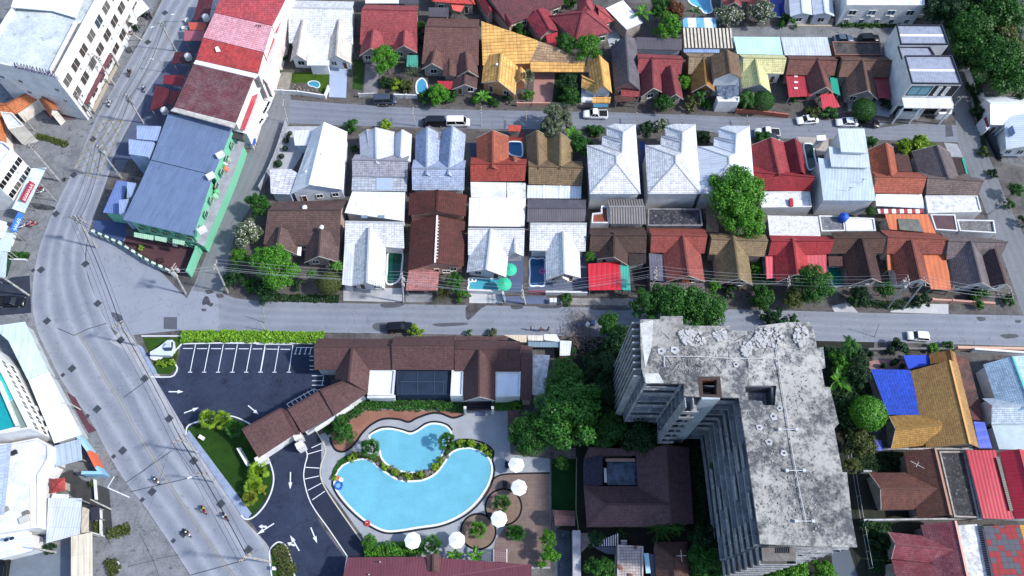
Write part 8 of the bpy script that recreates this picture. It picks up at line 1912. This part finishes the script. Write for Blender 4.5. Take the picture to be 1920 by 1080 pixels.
at('C4'); pole('s5',190,560,190,425, 'pole beside the pink awning of the bright red house',2, dirp=(400,562)); pole('s6',880,640,1020,440, 'leaning pole left of the tangled wires',2, True, dirp=(1100,645)); pole('s7',980,650,1130,450, 'leaning pole right of the tangled wires',1, dirp=(1100,655)); pole('s8',1720,600,1690,515, 'pole at the end of the row by the east lane',2, dirp=(1900,605)); pole('s9',790,835,755,665, 'thin grey pole at the south kerb beside the tower',0, wd=.14)
at('A2')
for i,(bx_, by_, tx_, ty_) in enumerate(((215,825,180,690),(1078,850,1058,745),(1522,850,1520,740))): pole('u%d' % i, bx_, by_, tx_, ty_,('slim street pole at the corner of the lane and the upper street', 'slim street pole above the pale grey ridges', 'slim street pole above the red-tiled pool house')[i],1, wd=.16, dirp=(bx_ + 200, by_ + 8))
at('A3')
for i,(bx_, by_, tx_, ty_) in enumerate(((92,860,98,770),(835,845,845,780),(1143,850,1146,795),(1575,862,1592,800))): pole('v%d' % i, bx_, by_, tx_, ty_, 'slim street pole behind the ' + ('olive-brown ridges', 'first tall white house', 'middle tall white house', 'last tall white house')[i],1, wd=.16, dirp=(bx_ + 200, by_ + 8))
at('A4'); pole('w1',1320,720,1390,650, 'leaning pole on the lane corner beside the modern house',1, wd=.22); at('B4'); pole('w2',1560,655,1655,580, 'leaning pole halfway down the east lane',1, wd=.22); at('B1'); pole('g1',1480,1060,1440,1000, 'short stump pole in the lane by the mint wall',0, wd=.14)
MW = 'dark power line strung along the main road'; SW = 'pale power line strung along the lower street'; UW = 'thin wire strung along the upper street'; LW = 'wire crossing the west forecourts'
for a, b in (('m1', 'm2'),('m2', 'm3'),('m3', 'm4'),('m4', 'm6'),('m6', 'm7'),('m7', 'm9')): wires(a, b, MW,4,.8,.024,1)
wires('m7', 'm8', MW,1,.3,.03,1); wires('m4', 'm5', MW,2,.5,.03); wires('m5', 's1', SW,2,.4,.02,0, 'b4bac4')
for a, b in (('s1', 's2'),('s2', 's3'),('s3', 's4'),('s4', 's5'),('s5', 's6'),('s7', 's8')): wires(a, b, SW,4,.7,.016,1, '9aa0aa')
for a, b in (('u0', 'u1'),('u1', 'u2'),('u2', 'v0'),('v0', 'v1'),('v1', 'v2'),('v2', 'v3'),('v3', 'w1'),('w1', 'w2')): wires(a, b, UW,1,.4,.02,0, '50545c')
for a, b in (('l1', 'l2'),('l2', 'l5')): wires(a, b, LW,2,.6,.022)
at('F'); TOPS['x'] = (P(262,1000,5),[]); wires('m7', 'x', LW,1,.3,.02); TOPS['y'] = (P(215,935,5),[]); wires('m7', 'y', LW,1,.3,.02)
# odds and ends: crates, bins, junk by the forecourts
at('A1')
for i,(x, y, c) in enumerate(((800,300, 'a8acb0'),(825,320, '40444c'),(850,310, 'c8ccd0'),(880,345, '505458'),(790,350, '8c9094'),(830,265, '6c88a0'),(905,100, 'd0d4d8'),(935,110, '484c54'),(1270,380, 'e0e4e8'),(1250,200, 'e4e8ea'),(1265,145, 'd8dce0'))):
    p = P(x, y,0); one('storage_box',('pale', 'black', 'white', 'slate', 'grey', 'blue-grey', 'white lidded', 'charcoal', 'tall white', 'round-cornered white', 'small pale')[i] + (' box among the clutter of the top left forecourt' if i < 8 else ' box stacked by the shophouse awnings'), 'box', G().box((p.x, p.y,.02),1.1,.8,.7, i * .7), paint(c,.7), uv=False)
at('C3')
for i,(x, y, c) in enumerate(((20,845, 'e0e4e8'),(40,848, 'c0c4c8'),(507,760, 'e8e8e8'),(545,745, '6078a8'),(450,760, '586888'))):
    p = P(x, y,0); one('crate',('white air-conditioner case', 'grey air-conditioner case', 'white upright crate', 'light blue crate', 'dark blue crate')[i] + (' behind the hotel roof' if i < 2 else ' lying in the brush pile'), 'crate', G().box((p.x, p.y,.02),.9,.7,.8, i * .5), paint(c,.75), uv=False)
